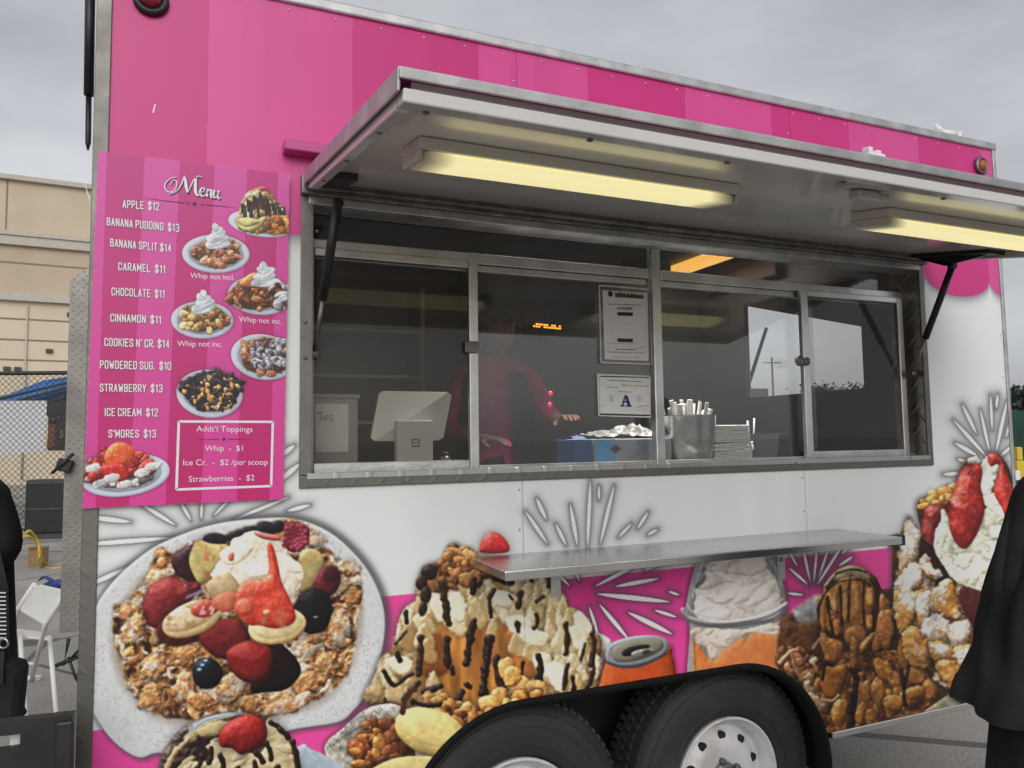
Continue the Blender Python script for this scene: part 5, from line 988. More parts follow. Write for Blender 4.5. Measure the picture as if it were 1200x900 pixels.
# ---- canopy
CX0 = .283
d = ray(470, 84); CO = CAM + d * (CX0 / d.x) + Vector((0, 0, -.034)); HG = Vector((CX0, -.036, WZT - .004))
co = (CO - HG); co.x = 0; CLEN = co.length; cdir = co.normalized(); cn = Vector((1, 0, 0)).cross(cdir).normalized()
if cn.z > 0: cn = -cn                        # cn points down, out of the underside
CX1 = WXR + .012; CW = CX1 - CX0; EX = Vector((1, 0, 0))
def cbox(mb, x0, x1, u0, u1, w0, w1, bev=.002): return mb.frame_box(HG, EX, cdir, cn, (x0, u0, w0), (x1, u1, w1), bev)
b = MB(); cbox(b, 0, CW, .004, CLEN, -.034, -.026); CAN = part(b, 'canopy', 'canopy_pink', None, 'hinged canopy propped open over the serving window')
b = MB(); cbox(b, .02, CW - .02, .01, CLEN - .02, -.0255, -.012, 0); b.build('underside_panel', 'canopy_under', CAN)
b = MB()
cbox(b, -.004, CW + .004, CLEN - .002, CLEN + .003, -.038, -.022, .002); cbox(b, -.006, -.0005, .0, CLEN - .003, -.040, -.004, .002); cbox(b, CW + .0005, CW + .006, .0, CLEN - .003, -.040, .004, .002)
cbox(b, -.004, CW + .004, CLEN - .022, CLEN - .0025, -.041, -.035, .001); b.build('edge_trim', 'alu_dull', CAN)
b = MB(); cbox(b, .004, CW - .004, CLEN - .045, CLEN - .004, -.0115, .010, .003); cbox(b, .004, .03, .03, CLEN - .0555, -.0115, .012, .003); cbox(b, CW - .03, CW - .004, .03, CLEN - .0555, -.0115, .012, .003); b.build('canopy_frame', 'canopy_under', CAN)
b = MB()
for k in range(9): 
    x = .05 + k * (CW - .1) / 8; b.lathe(HG + EX * x + cdir * (CLEN - .037) + cn * .012, cn, [(.006, 0), (.006, .002), (0, .004)], 10)
for k in range(3): b.lathe(HG + EX * .017 + cdir * (.2 + .3 * k) + cn * .012, cn, [(.006, 0), (.006, .002), (0, .004)], 10)
b.build_each('screw', 'hub_metal', CAN)
def CP(px, py, off=-.012):                  # photo point on the canopy's underside
    d = ray(px, py); o = HG + cn * off; k = (o - CAM).dot(cn) / d.dot(cn); p = CAM + d * k; q = p - o; return q.dot(EX), q.dot(cdir)
FO = .034
def fixture(x0, x1, u0, u1, lb):
    b = MB(); cbox(b, x0, x1, u0, u1, -.0115, .012, .003); cbox(b, x0, x0 + .008, u0 + .002, u1 - .002, .0125, FO - .002, .002); cbox(b, x1 - .008, x1, u0 + .002, u1 - .002, .0125, FO - .002, .002); o = part(b, 'light_fixture', 'fixture', None, lb)
    b = MB(); cbox(b, x0 + .0085, x1 - .0085, u0 + .006, u1 - .006, .0125, FO, .008); b.build('diffuser', 'diffuser', o)
    return o
f0 = CP(476, 185, 0); f1 = CP(848, 237, FO * .5); f2 = CP(868, 215, 0); f3 = CP(492, 156, 0)
fu0 = (f0[1] + f1[1]) / 2; fu1 = fu0 + .128; FX0 = (f0[0] + f3[0]) / 2; FX1 = (f1[0] + f2[0]) / 2 + .012; print('FIX', f0, f1, f2, f3)
fixture(FX0, FX1, fu0, fu1, 'lit strip light on the left half of the canopy')
g0 = CP(1010, 252, 0); fixture(g0[0], g0[0] + (FX1 - FX0), fu0, fu1, 'lit strip light on the right half of the canopy') if g0[0] + .3 < CW else None
print('CANOPY', CLEN, cdir, CW, 'fix', FX0, FX1, fu0, fu1, g0)
# latch on the underside near the outer edge
q = CP(1012, 213); b = MB(); cbox(b, q[0] - .05, q[0] + .05, q[1] - .03, q[1] + .03, -.0115, .006, .003); cbox(b, q[0] - .025, q[0] + .035, q[1] - .016, q[1] + .016, .0065, .028, .005); b.frame_box(HG, EX, cdir, cn, (q[0] + .0355, q[1] - .012, .008), (q[0] + .07, q[1] + .012, .026), .004); b.build('canopy_latch', 'alu_dull', CAN)
q2 = CP(1003, 190, -.04); b = MB()
b.frame_box(HG, EX, cdir, cn, (q2[0] - .022, CLEN - .05, -.050), (q2[0] + .022, CLEN - .012, -.0385), .004); b.frame_box(HG, EX, cdir, cn, (q2[0] - .018, CLEN - .04, -.062), (q2[0] - .006, CLEN - .02, -.0505), .003); b.frame_box(HG, EX, cdir, cn, (q2[0] + .004, CLEN - .045, -.058), (q2[0] + .018, CLEN - .02, -.0505), .003)
b.build('latch_keeper', 'white_plastic', CAN)
# gas struts
def strut(top, bot, frac, lb, r0=.0125, r1=.007):
    top, bot = Vector(top), Vector(bot); mid = top.lerp(bot, frac); b = MB(); b.tube([top, mid], r0, 14); b.lathe(top, (0, 1, 0), [(.012, -.012), (.016, 0), (.012, .012)], 14); o = part(b, 'gas_strut', 'black_paint', None, lb)
    b = MB(); b.tube([mid, bot], r1, 12); b.lathe(bot, (1, 0, 0), [(.012, -.015), (.014, 0), (.012, .015)], 14); b.build('rod', 'hub_metal', o); return o
bl = W(368, 415, .03); tl = XP(396, 238, bl.x + .03); strut(tl, bl, .62, 'left gas strut holding the canopy')
br = W(1069, 438, .02); tr_ = XP(1116, 312, br.x + .0); 
if tr_.y > -.02 or tr_.y < -.8: tr_ = Vector((br.x + .02, -.18, 2.16))
strut(tr_, br, .66, 'right gas strut holding the canopy')
b = MB(); qx = (tr_ - HG).dot(EX); qu = (tr_ - HG).dot(cdir); b.prism([HG + EX * (qx - .02) + cdir * (qu - .17) + cn * .0, HG + EX * (qx - .02) + cdir * (qu + .17), tr_ + Vector((-.02, .02, .004)), tr_ + Vector((-.02, -.02, .004))], (.012, 0, 0)); cbox(b, qx - .045, qx + .045, qu - .17, qu + .17, -.0115, .003, .002); part(b, 'strut_bracket', 'black_paint')
b = MB(); qx = (tl - HG).dot(EX); qu = (tl - HG).dot(cdir); cbox(b, qx - .035, qx + .035, max(.02, qu - .12), qu + .08, -.0115, .004, .002); part(b, 'strut_bracket', 'black_paint')
print('STRUT', tl, bl, tr_, br)
# ---- serving shelf
SX0, SX1, SY, SZ = .757, 2.192, -.277, 1.190
b = MB(); b.box((SX0, SY + .002, SZ - .004), (SX1, -.0005, SZ), .001); b.box((SX0, SY, SZ - .022), (SX0 + .003, -.0005, SZ - .0045)); b.box((SX1 - .003, SY, SZ - .022), (SX1, -.0005, SZ - .0045)); SH = part(b, 'serving_shelf', 'steel', None, 'brushed steel serving shelf')
b = MB(); b.box((SX0, SY - .004, SZ - .024), (SX1, SY + .0015, SZ + .0005), .003); b.build('front_lip', 'steel_lip', SH)
for px, py in ((654, 672), (919, 655)):
    p = W(px, py, -.02); b = MB(); b.box((p.x - .017, -.004, p.z - .075), (p.x + .017, -.0005, SZ - .005), .001); b.box((p.x - .017, -.2, SZ - .010), (p.x + .017, -.0045, SZ - .005), .001); o = b.build('bracket', 'alu_dull', SH)
    b = MB(); b.lathe((p.x, -.0045, p.z - .005), (0, -1, 0), [(.006, 0), (.006, .003), (0, .004)], 10); b.build('screw', 'hub_metal', o)
p = W(1050, 632); b = MB(); b.box((p.x - .05, -.03, p.z - .02), (p.x + .015, -.0005, p.z + .02), .003); part(b, 'shelf_stop', 'black_plastic')
# ---- front end: diamond plate cabinet, door strut
yc = .55; a0 = XP(82, 330, XL - .115); 
b = MB(); cz1 = W(80, 328, yc).z; cz0 = W(70, 742, yc).z; cxl = W(80, 400, yc).x
b.prism([(cxl, yc, cz0), (XL - .001, yc, cz0), (XL - .001, yc, cz1 + .12), (cxl, yc, cz1)], (0, 1.0, 0)); CAB = part(b, 'front_cabinet', 'guard_plate', None, 'ribbed metal cabinet on the trailer front')
b = MB(); p = W(72, 545, yc - .01); b.box((p.x - .012, yc - .03, p.z - .02), (p.x + .03, yc - .001, p.z + .018), .005, (0, .3, 0)); b.tube([p + Vector((-.022, -.02, -.024)), p + Vector((.034, -.028, .034))], .005, 8); b.build('latch', 'black_plastic', CAB)
b = MB(); p = XP(105, -10, XL - .04); q = XP(104, 112, XL - .04); r = XP(103, 176, XL - .04); b.tube([p + Vector((0, 0, .1)), q], .012, 12); o = part(b, 'gas_strut', 'black_paint', None, 'gas strut of the front door'); b = MB(); b.tube([q, r - Vector((0, 0, -.02)), r], [.007, .007, .002], 10); b.build('rod', 'black_paint', o)
b = MB(); p = XP(105, 236, XL - .045); b.prism([p, p + Vector((-.02, 0, .07)), p + Vector((0, 0, .01)), p + Vector((.004, 0, -.05))], (0, .01, 0)); part(b, 'door_hook', 'alu_dull')
b = MB(); p = W(80, 770, .35); b.tube([p + Vector((0, 0, .05)), p + Vector((-.01, 0, -.02)), p + Vector((.04, 0, .03))], .006, 6); b.tube([p + Vector((-.03, 0, -.02)), p + Vector((.03, 0, .0))], .006, 6); b.tube([p, p + Vector((.02, 0, -.06)), p + Vector((.05, .02, -.12)), (XL - .005, .36, p.z - .2)], .004, 6); part(b, 'tow_plug', 'black_plastic')
# ---- trailer interior fittings
zc = ZS + .0
b = MB(); b.box((XL + .035, YG + .03, zc - .03), (XR - .035, .52, zc), .003); part(b, 'service_counter', 'interior_steel')
p0 = W(793, 296, 1.0); b = MB(); o = ray(826, 306); k = (2.60 - CAM.z) / o.z; c = CAM + o * k
b.box((c.x - .075, c.y - .3, 2.585), (c.x + .075, c.y + .25, 2.6195), .005); LF = part(b, 'ceiling_lamp', 'inner_lamp', None, 'warm lamp on the trailer ceiling')
ld = bpy.data.lights.new('ceiling_lamp_light', 'AREA'); lo_ = bpy.data.objects.new('ceiling_lamp_light', ld); COL.objects.link(lo_); ld.shape = 'RECTANGLE'; ld.size = .12; ld.size_y = .5; ld.energy = 2.2; ld.color = (1, .96, .90); lo_.location = (c.x, c.y, 2.575)
b2_ = MB(); b2_.box((.9, .26, 2.585), (2.1, .38, 2.6195), .005); part(b2_, 'ceiling_lamp', 'inner_lamp', None, 'unseen lamp added to light the counter')  # unseen fixture and area light added to brighten the counter things
ld2 = ld.copy(); ld2.shape = 'RECTANGLE'; ld2.size = 1.1; ld2.size_y = .1; ld2.energy = 13; ld2.spread = math.radians(84); lo2 = bpy.data.objects.new('counter_fill_light', ld2); COL.objects.link(lo2); lo2.location = (1.5, .32, 2.575)
b = MB(); c = W(940, 322, 1.4); b.box((c.x - .35, 1.25, c.z - .06), (c.x + .5, 1.9, c.z + .10), .01); part(b, 'hood', 'orange_panel')
b = MB(); a = W(583, 290, 1.9); e = W(642, 345, 1.9)
n = 40; tp = []
for k in range(n + 1): x = a.x + (e.x - a.x) * k / n; tp.append((x, 1.9 + .025 * math.sin(k * 1.25) + .01 * math.sin(k * .7), 0))
for k in range(n):
    f = [b.b.verts.new((tp[i][0], tp[i][1], z)) for i, z in ((k, 2.6), (k + 1, 2.6), (k + 1, e.z - .3), (k, e.z - .3))]; b.b.faces.new(f)
part(b, 'curtain', 'brown_cloth')
b = MB()
for zz in (1.62, 1.86, 2.1): b.box((.35, 1.75, zz), (1.15, 2.03, zz + .02), .003)
for xx in (.36, 1.13): b.box((xx, 1.76, .57), (xx + .025, 2.02, 2.35))
part(b, 'storage_rack', 'interior_steel')
b = MB(); b.box((1.5, 1.6, .57), (2.45, 2.04, 1.42), .01); b.box((1.45, 1.6, 2.3), (2.3, 2.04, 2.6), .01); b.box((2.3, 1.7, .57), (2.9, 2.03, 1.40), .01); part(b, 'cooking_range', 'interior_dark')
b = MB(); p = W(975, 500, 1.4); b.tube([p + Vector((-.1, 0, -.02)), p + Vector((-.1, 0, .04)), p + Vector((.1, 0, .02)), p + Vector((.13, 0, -.08))], .012, 8); part(b, 'tap', 'interior_steel')
# hatch propped open outside the end wall opening
h0, h1 = XP(878, 372, XR + .35), XP(1000, 412, XR + .35)
b = MB(); b.prism([(XR + .012, EY1 + .1, ez1 + .02), (XR + .012, EY0 - .1, ez1 + .02), (XR + .45, EY0 - .1, h1.z), (XR + .45, EY1 + .1, h0.z)], (0, 0, .03)); part(b, 'end_hatch', 'interior')
b = MB(); b.tube([XP(878, 448, XR + .01), XP(898, 385, XR + .3)], .012, 8); part(b, 'gas_strut', 'black_paint', None, 'gas strut of the end hatch')
b = MB(); p = W(641, 382, 1.3); rr = random.Random(8)
for k in range(11):
    for j in range(2):
        if rr.random() < .8: b.box((p.x - .075 + k * .0145, 1.299, p.z - .008 + j * .012 + k * -.0006), (p.x - .066 + k * .0145, 1.305, p.z + .000 + j * .012 + k * -.0006))
o = part(b, 'led_display', 'led_amber')
b = MB()
for px, py in ((645, 461), (644, 474)): p = W(px, py, .45); b.lathe((p.x, .45, p.z), (0, -1, 0), [(.009, 0), (.009, .004), (0, .006)], 16)
b.build_each('indicator_light', 'led_red', TRL)

# ---------------------------------------------------------------- menu board
MY = -.020
mw = W(220, 400, MY)
MENU = thing('menu_board', 'pink striped Menu board with prices and small cake pictures beside the serving window', 'menu board', (mw.x, MY, 1.37))
mxs = np.arange(95.5, 341.5, .62); mys = np.arange(175, 600, .62); mc = Canvas(mxs, mys); paint_menu(mc); UX, UZ = wallmap(mc.X, mc.Y, MY)
# board outline (slightly skewed quad, as it hangs)
qd = [(115, 177), (339.5, 204), (332, 585), (97, 596)]
def inside_quad(X, Y, q):
    m = np.ones(X.shape, bool)
    for i in range(4):
        ax, ay = q[i]; bx, by = q[(i + 1) % 4]; m &= ((bx - ax) * (Y - ay) - (by - ay) * (X - ax)) > 0
    return m
xm_ = .25 * (mc.X[:-1, :-1] + mc.X[1:, 1:] + mc.X[1:, :-1] + mc.X[:-1, 1:]); ym_ = .25 * (mc.Y[:-1, :-1] + mc.Y[1:, 1:] + mc.Y[1:, :-1] + mc.Y[:-1, 1:])
mk = inside_quad(xm_, ym_, qd); mids = mc.I[:-1, :-1]
MP = {0: ('printed_face', None), 1: ('dish_picture', 'picture of a chocolate drizzled sundae with banana'), 2: ('dish_picture', 'picture of brown apple cake under white whip'), 3: ('dish_picture', 'picture of cake with orange fruit and white whip'), 4: ('dish_picture', 'picture of pale nutty cake under white whip'), 5: ('dish_picture', 'picture of cake covered in powdered sugar'), 6: ('dish_picture', 'picture of dark cookie cake on a white plate'), 7: ('dish_picture', 'picture of strawberry cake in the lower corner')}
for k, (nm, lb) in MP.items(): print_mesh(nm, mc, UX, np.full_like(UX, MY), UZ, mk & (mids == k), 'menu_print', MENU, 1.32, lb)
b = MB(); b.prism([Vector(W(x, y, MY)) + Vector((0, .0006, 0)) for x, y in qd], (0, .006, 0)); b.build('board', 'white_plastic', MENU)
b = MB()
for px, py in ((128, 190), (330, 212), (322, 575), (108, 586)): p = W(px, py, MY); b.box((p.x - .012, MY + .007, p.z - .012), (p.x + .012, -.0065, p.z + .012))
b.build_each('standoff', 'alu_dull', MENU)
def mt(mb, s, fr, x0, y0, x1, y1, cap, off=None, thick=.0009):
    ox, oy, sc = fr; A = W(ox + x0 / sc, oy + y0 / sc, MY); B = W(ox + x1 / sc, oy + y1 / sc, MY); C = W(ox + x0 / sc, oy + (y0 - cap) / sc, MY); add_text(mb, s, A, B, (C - A).length, None, thick, off)
F1 = (80, 160, 4.0); F2 = (80, 370, 3.913)
GLY = {'A': (4, [[(0, 0), (2, 10), (4, 0)], [(.7, 3.2), (3.3, 3.2)]]), 'B': (4, [[(0, 0), (0, 10), (2.6, 10), (3.7, 9), (3.7, 6.4), (2.6, 5.3), (0, 5.3)], [(2.6, 5.3), (4, 4.2), (4, 1.2), (2.8, 0), (0, 0)]]), 'C': (4, [[(4, 7.2), (4, 8.8), (3, 10), (1, 10), (0, 8.8), (0, 1.2), (1, 0), (3, 0), (4, 1.2), (4, 2.8)]]),
 'D': (4, [[(0, 0), (0, 10), (2.6, 10), (4, 8.6), (4, 1.4), (2.6, 0), (0, 0)]]), 'E': (3.6, [[(3.6, 10), (0, 10), (0, 0), (3.6, 0)], [(0, 5.1), (3, 5.1)]]), 'G': (4, [[(4, 7.4), (4, 8.8), (3, 10), (1, 10), (0, 8.8), (0, 1.2), (1, 0), (3, 0), (4, 1.2), (4, 4.6), (2.2, 4.6)]]), 'H': (4, [[(0, 0), (0, 10)], [(4, 0), (4, 10)], [(0, 5.1), (4, 5.1)]]), 'I': (0, [[(0, 0), (0, 10)]]),
 'K': (4, [[(0, 0), (0, 10)], [(4, 10), (.4, 4.6)], [(1.3, 5.8), (4, 0)]]), 'L': (3.6, [[(0, 10), (0, 0), (3.6, 0)]]), 'M': (5, [[(0, 0), (0, 10), (2.5, 2.5), (5, 10), (5, 0)]]), 'N': (4, [[(0, 0), (0, 10), (4, 0), (4, 10)]]), 'O': (4, [[(1, 0), (0, 1.2), (0, 8.8), (1, 10), (3, 10), (4, 8.8), (4, 1.2), (3, 0), (1, 0)]]), 'P': (4, [[(0, 0), (0, 10), (2.8, 10), (4, 8.8), (4, 5.8), (2.8, 4.6), (0, 4.6)]]),
 'R': (4, [[(0, 0), (0, 10), (2.8, 10), (4, 8.8), (4, 5.8), (2.8, 4.6), (0, 4.6)], [(2, 4.6), (4, 0)]]), 'S': (4, [[(4, 7.4), (4, 8.8), (3, 10), (1, 10), (0, 8.8), (0, 6.8), (4, 3.4), (4, 1.2), (3, 0), (1, 0), (0, 1.2), (0, 2.6)]]), 'T': (4, [[(2, 0), (2, 10)], [(0, 10), (4, 10)]]), 'U': (4, [[(0, 10), (0, 1.2), (1, 0), (3, 0), (4, 1.2), (4, 10)]]), 'W': (5.4, [[(0, 10), (1.3, 0), (2.7, 7), (4.1, 0), (5.4, 10)]]), 'Y': (4, [[(0, 10), (2, 4.6), (4, 10)], [(2, 4.6), (2, 0)]]),
 "'": (0, [[(0, 10), (0, 7.8)]]), '.': (0, [[(0, 0), (0, .7)]]), '0': (4, [[(1, 0), (0, 1.2), (0, 8.8), (1, 10), (3, 10), (4, 8.8), (4, 1.2), (3, 0), (1, 0)]]), '1': (2, [[(.2, 8), (1.8, 10), (1.8, 0)]]), '2': (4, [[(0, 7.4), (0, 8.8), (1, 10), (3, 10), (4, 8.8), (4, 6.8), (0, 0), (4, 0)]]), '3': (4, [[(0, 8.4), (1, 10), (3, 10), (4, 8.8), (4, 6.4), (3, 5.2), (1.6, 5.2)], [(3, 5.2), (4, 4), (4, 1.2), (3, 0), (1, 0), (0, 1.6)]]), '4': (4, [[(3, 0), (3, 10), (0, 3), (4, 3)]])}
GLY['$'] = (4, GLY['S'][1] + [[(2, 11.4), (2, -1.4)]])
def caps(mb, s_, fr, x0, y0, x1, y1, cap, lift, wd=1.5, dx=0, dy=0):
    X = 0; seg = []
    for ch in s_:
        if ch == ' ': X += 2.6; continue
        w_, st = GLY[ch]; seg += [[(X + a, b_) for a, b_ in P] for P in st]; X += w_ + 2.7
    tot = X - 2.7; n_ = 0
    for P in seg:
        for (ax, ay), (bx_, by_) in zip(P, P[1:]):
            L = math.hypot(bx_ - ax, by_ - ay) + 1e-6; ux, uy = (bx_ - ax) / L, (by_ - ay) / L; h = wd / 2; e_ = h * .75; q = []
            for sx, sy in ((-1, -1), (1, -1), (1, 1), (-1, 1)):
                gx = (ax if sx < 0 else bx_) + ux * e_ * sx - uy * h * sy; gy = (ay if sx < 0 else by_) + uy * e_ * sx + ux * h * sy
                q.append(fpt(fr, x0 + (x1 - x0) * gx / tot + dx, y0 + (y1 - y0) * gx / tot - gy / 10 * cap + dy, lift + .00002 * (n_ % 12)))
            mb.b.faces.new([mb.b.verts.new(p) for p in q]); n_ += 1
def fpt(fr, x, y, lift=.001): p = W(fr[0] + x / fr[2], fr[1] + y / fr[2], MY); return Vector((p.x, MY - lift, p.z))
rows = [('APPLE  $12', F1, 257, 333, 425, 345, 36), ('BANANA PUDDING  $13', F1, 183, 415, 518, 446, 36), ('BANANA SPLIT $14', F1, 199, 514, 481, 541, 36), ('CARAMEL  $11', F1, 237, 625, 453, 640, 36), ('CHOCOLATE  $11', F1, 205, 743, 450, 756, 36), ('CINNAMON  $11', F1, 200, 866, 433, 876, 36),
        ("COOKIES N' CR. $14", F2, 168, 137, 462, 147, 36), ('POWDERED SUG.  $10', F2, 148, 240, 470, 248, 36), ('STRAWBERRY  $13', F2, 147, 346, 430, 350, 35), ('ICE CREAM  $12', F2, 170, 458, 410, 460, 35), ("S'MORES  $13", F2, 187, 557, 400, 557, 35)]
for s_, fr, x0, y0, x1, y1, cp in rows:
    b = MB(); caps(b, s_, fr, x0, y0, x1, y1, cp * .92, .0010); o = b.build('menu_line', 'menu_white', MENU)
    b = MB(); caps(b, s_, fr, x0, y0, x1, y1, cp * .92, .0005, 1.6, 2.2, 2.2); b.build('drop_shadow', 'menu_shadow', o)
rows2 = [("Addt'l Toppings", F2, 587, 530, 845, 533, 26), ('Whip  -  $1', F2, 627, 620, 800, 620, 26), ('Ice Cr.  -  $2 /per scoop', F2, 527, 686, 915, 683, 27), ('Strawberries  -  $2', F2, 552, 762, 853, 755, 27), ('Whip not incl.', F1, 572, 663, 778, 673, 25), ('Whip not inc.', F1, 800, 868, 1000, 879, 25), ('Whip not inc.', F2, 500, 139, 707, 143, 25)]
for s_, fr, x0, y0, x1, y1, cp in rows2:
    b = MB(); mt(b, s_, fr, x0, y0, x1, y1, cp); b.build('menu_line', 'menu_white', MENU)
def fpt(fr, x, y, lift=.001): p = W(fr[0] + x / fr[2], fr[1] + y / fr[2], MY); return Vector((p.x, MY - lift, p.z))
b = MB(); qq = [(507, 485), (938, 487), (930, 781), (496, 797)]
for i in range(4): b.ribbon([fpt(F2, *qq[i]), fpt(F2, *qq[(i + 1) % 4])], .0062, (0, 1, 0))
b.build('toppings_border', 'menu_white', MENU)
def smooth_line(P, n=6): return [tuple(p) for p in catmull(P, n, False)]
b = MB(); sb = MB()
MENU_STROKES = [([(512, 190), (480, 198), (454, 222), (456, 248), (478, 262), (502, 250), (514, 222), (505, 205), (490, 208), (480, 228)], [2, 3, 4, 5, 4, 3, 4, 3, 3, 2]), ([(470, 272), (500, 262), (522, 244), (540, 215), (550, 184)], [2, 3, 4, 5, 3]), ([(550, 184), (556, 205), (560, 235), (566, 266)], [4, 11, 13, 4]), ([(566, 266), (580, 238), (598, 205), (616, 190)], [3, 4, 5, 3]), ([(612, 192), (606, 225), (608, 262), (618, 276), (632, 268)], [4, 12, 12, 7, 3]), ([(612, 190), (625, 186), (640, 192)], [3, 4, 2]),
                ([(630, 264), (646, 258), (652, 246), (645, 240), (634, 248), (630, 264), (636, 278), (648, 280), (660, 270)], [2, 3, 5, 4, 7, 9, 8, 4, 2]), ([(660, 262), (664, 250)], [3, 4]), ([(668, 246), (664, 282)], [9, 9]), ([(666, 268), (676, 252), (686, 252), (684, 272), (688, 286), (698, 278)], [3, 4, 8, 9, 7, 3]), ([(702, 252), (697, 276), (702, 288), (712, 280), (720, 262)], [9, 9, 6, 3, 3]), ([(723, 254), (718, 280), (724, 292), (734, 284)], [8, 9, 6, 2])]
for P, wd in MENU_STROKES:
    Q = smooth_line(P, 5); ws = np.interp(np.linspace(0, 1, len(Q)), np.linspace(0, 1, len(wd)), wd)
    sx = lambda x: 455 + (x - 455) * .93
    b.ribbon([fpt(F1, sx(x), y, .0014) for x, y in Q], [w * .00058 for w in ws], (0, 1, 0)); sb.ribbon([fpt(F1, sx(x) + 5, y + 6, .0008) for x, y in Q], [w * .0007 for w in ws], (0, 1, 0))
o = b.build('menu_title', 'menu_white', MENU); sb.build('drop_shadow', 'menu_shadow', o)
b = MB(); b.ribbon([fpt(F1, 352, 288), fpt(F1, 450, 301), fpt(F1, 545, 312)], [.0004, .0016, .0022], (0, 1, 0)); b.ribbon([fpt(F1, 640, 320), fpt(F1, 720, 327), fpt(F1, 792, 336)], [.0022, .0016, .0004], (0, 1, 0))
for x, y, r in ((592, 316, .0062), (560, 312, .0035), (628, 320, .0035)): p = fpt(F1, x, y); b.prism([p + Vector((-r, 0, 0)), p + Vector((0, 0, r)), p + Vector((r, 0, 0)), p + Vector((0, 0, -r))], (0, -.0003, 0))
b.ribbon([fpt(F2, 590, 566), fpt(F2, 690, 567)], [.0004, .002], (0, 1, 0)); b.ribbon([fpt(F2, 735, 567), fpt(F2, 845, 565)], [.002, .0004], (0, 1, 0)); p = fpt(F2, 713, 566); r = .005; b.prism([p + Vector((-r, 0, 0)), p + Vector((0, 0, r)), p + Vector((r, 0, 0)), p + Vector((0, 0, -r))], (0, -.0003, 0))
b.build('ornament', 'menu_shadow', MENU)
# ---------------------------------------------------------------- papers taped to the glass
PY = YG - .004
def paper(name, label, cat, quad, pad):
    c = W(sum(p[0] for p in quad) / 4, sum(p[1] for p in quad) / 4, PY); t = thing(name, label, cat, c); return t
S1 = paper('notice', 'white paper notice reading SCAN HERE taped to the glass in a clear sleeve', 'notice', [(702, 335), (762, 340), (764, 425), (704, 425)], 0)
def quadbox(mb, quad, y0, th): mb.prism([Vector((*[W(x, y, PY)[0:1][0]], y0, W(x, y, PY).z)) for x, y in quad], (0, th, 0)); return mb
quadbox(MB(), [(706, 340), (758.5, 343.5), (760, 423), (708.5, 421)], PY - .0010, .0004).build('paper', 'paper', S1)
b = MB(); q4 = [(702, 334.5), (762, 339.5), (763.5, 427), (704, 425)]
for i in range(4): a_, c_ = W(*q4[i], PY), W(*q4[(i + 1) % 4], PY); b.ribbon([Vector((a_.x, PY - .0016, a_.z)), Vector((c_.x, PY - .0016, c_.z))], .0045, (0, 1, 0))
b.build('sleeve_edge', 'menu_white', S1)
quadbox(MB(), q4, PY - .0004, .0003).build('sleeve', 'clear_plastic', S1)
FZ = (680, 320, 5.0)
def zt(mb, s_, x0, y0, x1, y1, cap): A = W(FZ[0] + x0 / 5, FZ[1] + y0 / 5, PY); B = W(FZ[0] + x1 / 5, FZ[1] + y1 / 5, PY); C = W(FZ[0] + x0 / 5, FZ[1] + (y0 - cap) / 5, PY); add_text(mb, s_, A, B, (C - A).length, None, .0022)
def zl(mb, x0, y0, x1, y1, wd):
    A = W(FZ[0] + x0 / 5, FZ[1] + y0 / 5, PY); B = W(FZ[0] + x1 / 5, FZ[1] + y1 / 5, PY); mb.ribbon([Vector((A.x, PY - .0022, A.z)), Vector((B.x, PY - .0022, B.z))], wd, (0, 1, 0))
def squiggle(mb, x0, y0, x1, y1, h, n, wd, seed):     # unreadably small print: a run of broken strokes
    rq = random.Random(seed); x = x0
    while x < x1:
        L = rq.uniform(3, 9); y = y0 + (y1 - y0) * (x - x0) / (x1 - x0)
        for k in range(max(1, int(L / 3))): zl(mb, x + k * 3, y + h / 2, x + k * 3 + rq.uniform(-1, 1), y - h / 2 * rq.uniform(.4, 1), wd)
        if rq.random() < .7: zl(mb, x, y, min(x + L, x1), y, wd * .8)
        x += L + 2.5
b = MB(); zt(b, 'SCAN HERE!', 216, 214, 302, 216, 15); zt(b, 'SCAN HERE!', 217, 214, 303, 216, 15); squiggle(b, 162, 182, 358, 188, 8, 0, .0011, 2); squiggle(b, 205, 446, 330, 450, 8, 0, .0011, 3); squiggle(b, 162, 462, 375, 468, 8, 0, .0011, 4); squiggle(b, 180, 492, 358, 496, 6, 0, .0009, 5); zl(b, 160, 412, 372, 416, .0007); squiggle(b, 330, 436, 372, 432, 10, 0, .0008, 6)
pc = W(FZ[0] + 175 / 5, FZ[1] + 122 / 5, PY); b.lathe((pc.x, PY - .0018, pc.z), (0, -1, 0), [(.010, 0), (.010, .0004), (0, .0005)], 20)
for y in (239, 393): 
    A, B = W(FZ[0] + 216 / 5, FZ[1] + y / 5, PY), W(FZ[0] + 306 / 5, FZ[1] + (y + 3) / 5, PY); b.ribbon([Vector((A.x, PY - .0022, A.z)), Vector((B.x, PY - .0022, B.z))], .0125, (0, 1, 0))
b.build('printing', 'ink', S1)
b = MB(); squiggle(b, 205, 122, 370, 135, 30, 0, .0024, 7); squiggle(b, 205, 132, 370, 142, 22, 0, .0022, 17); b.build('heading', 'ink_brown', S1)
S2 = paper('grade_card', 'white inspection card with a large blue letter A below the scan notice', 'grade card', [(700, 437), (763, 441), (763, 490), (700, 487)], 0)
quadbox(MB(), [(699.5, 438), (762.5, 440.5), (762.5, 489.5), (701, 487.5)], PY - .0010, .0004).build('card', 'paper', S2)
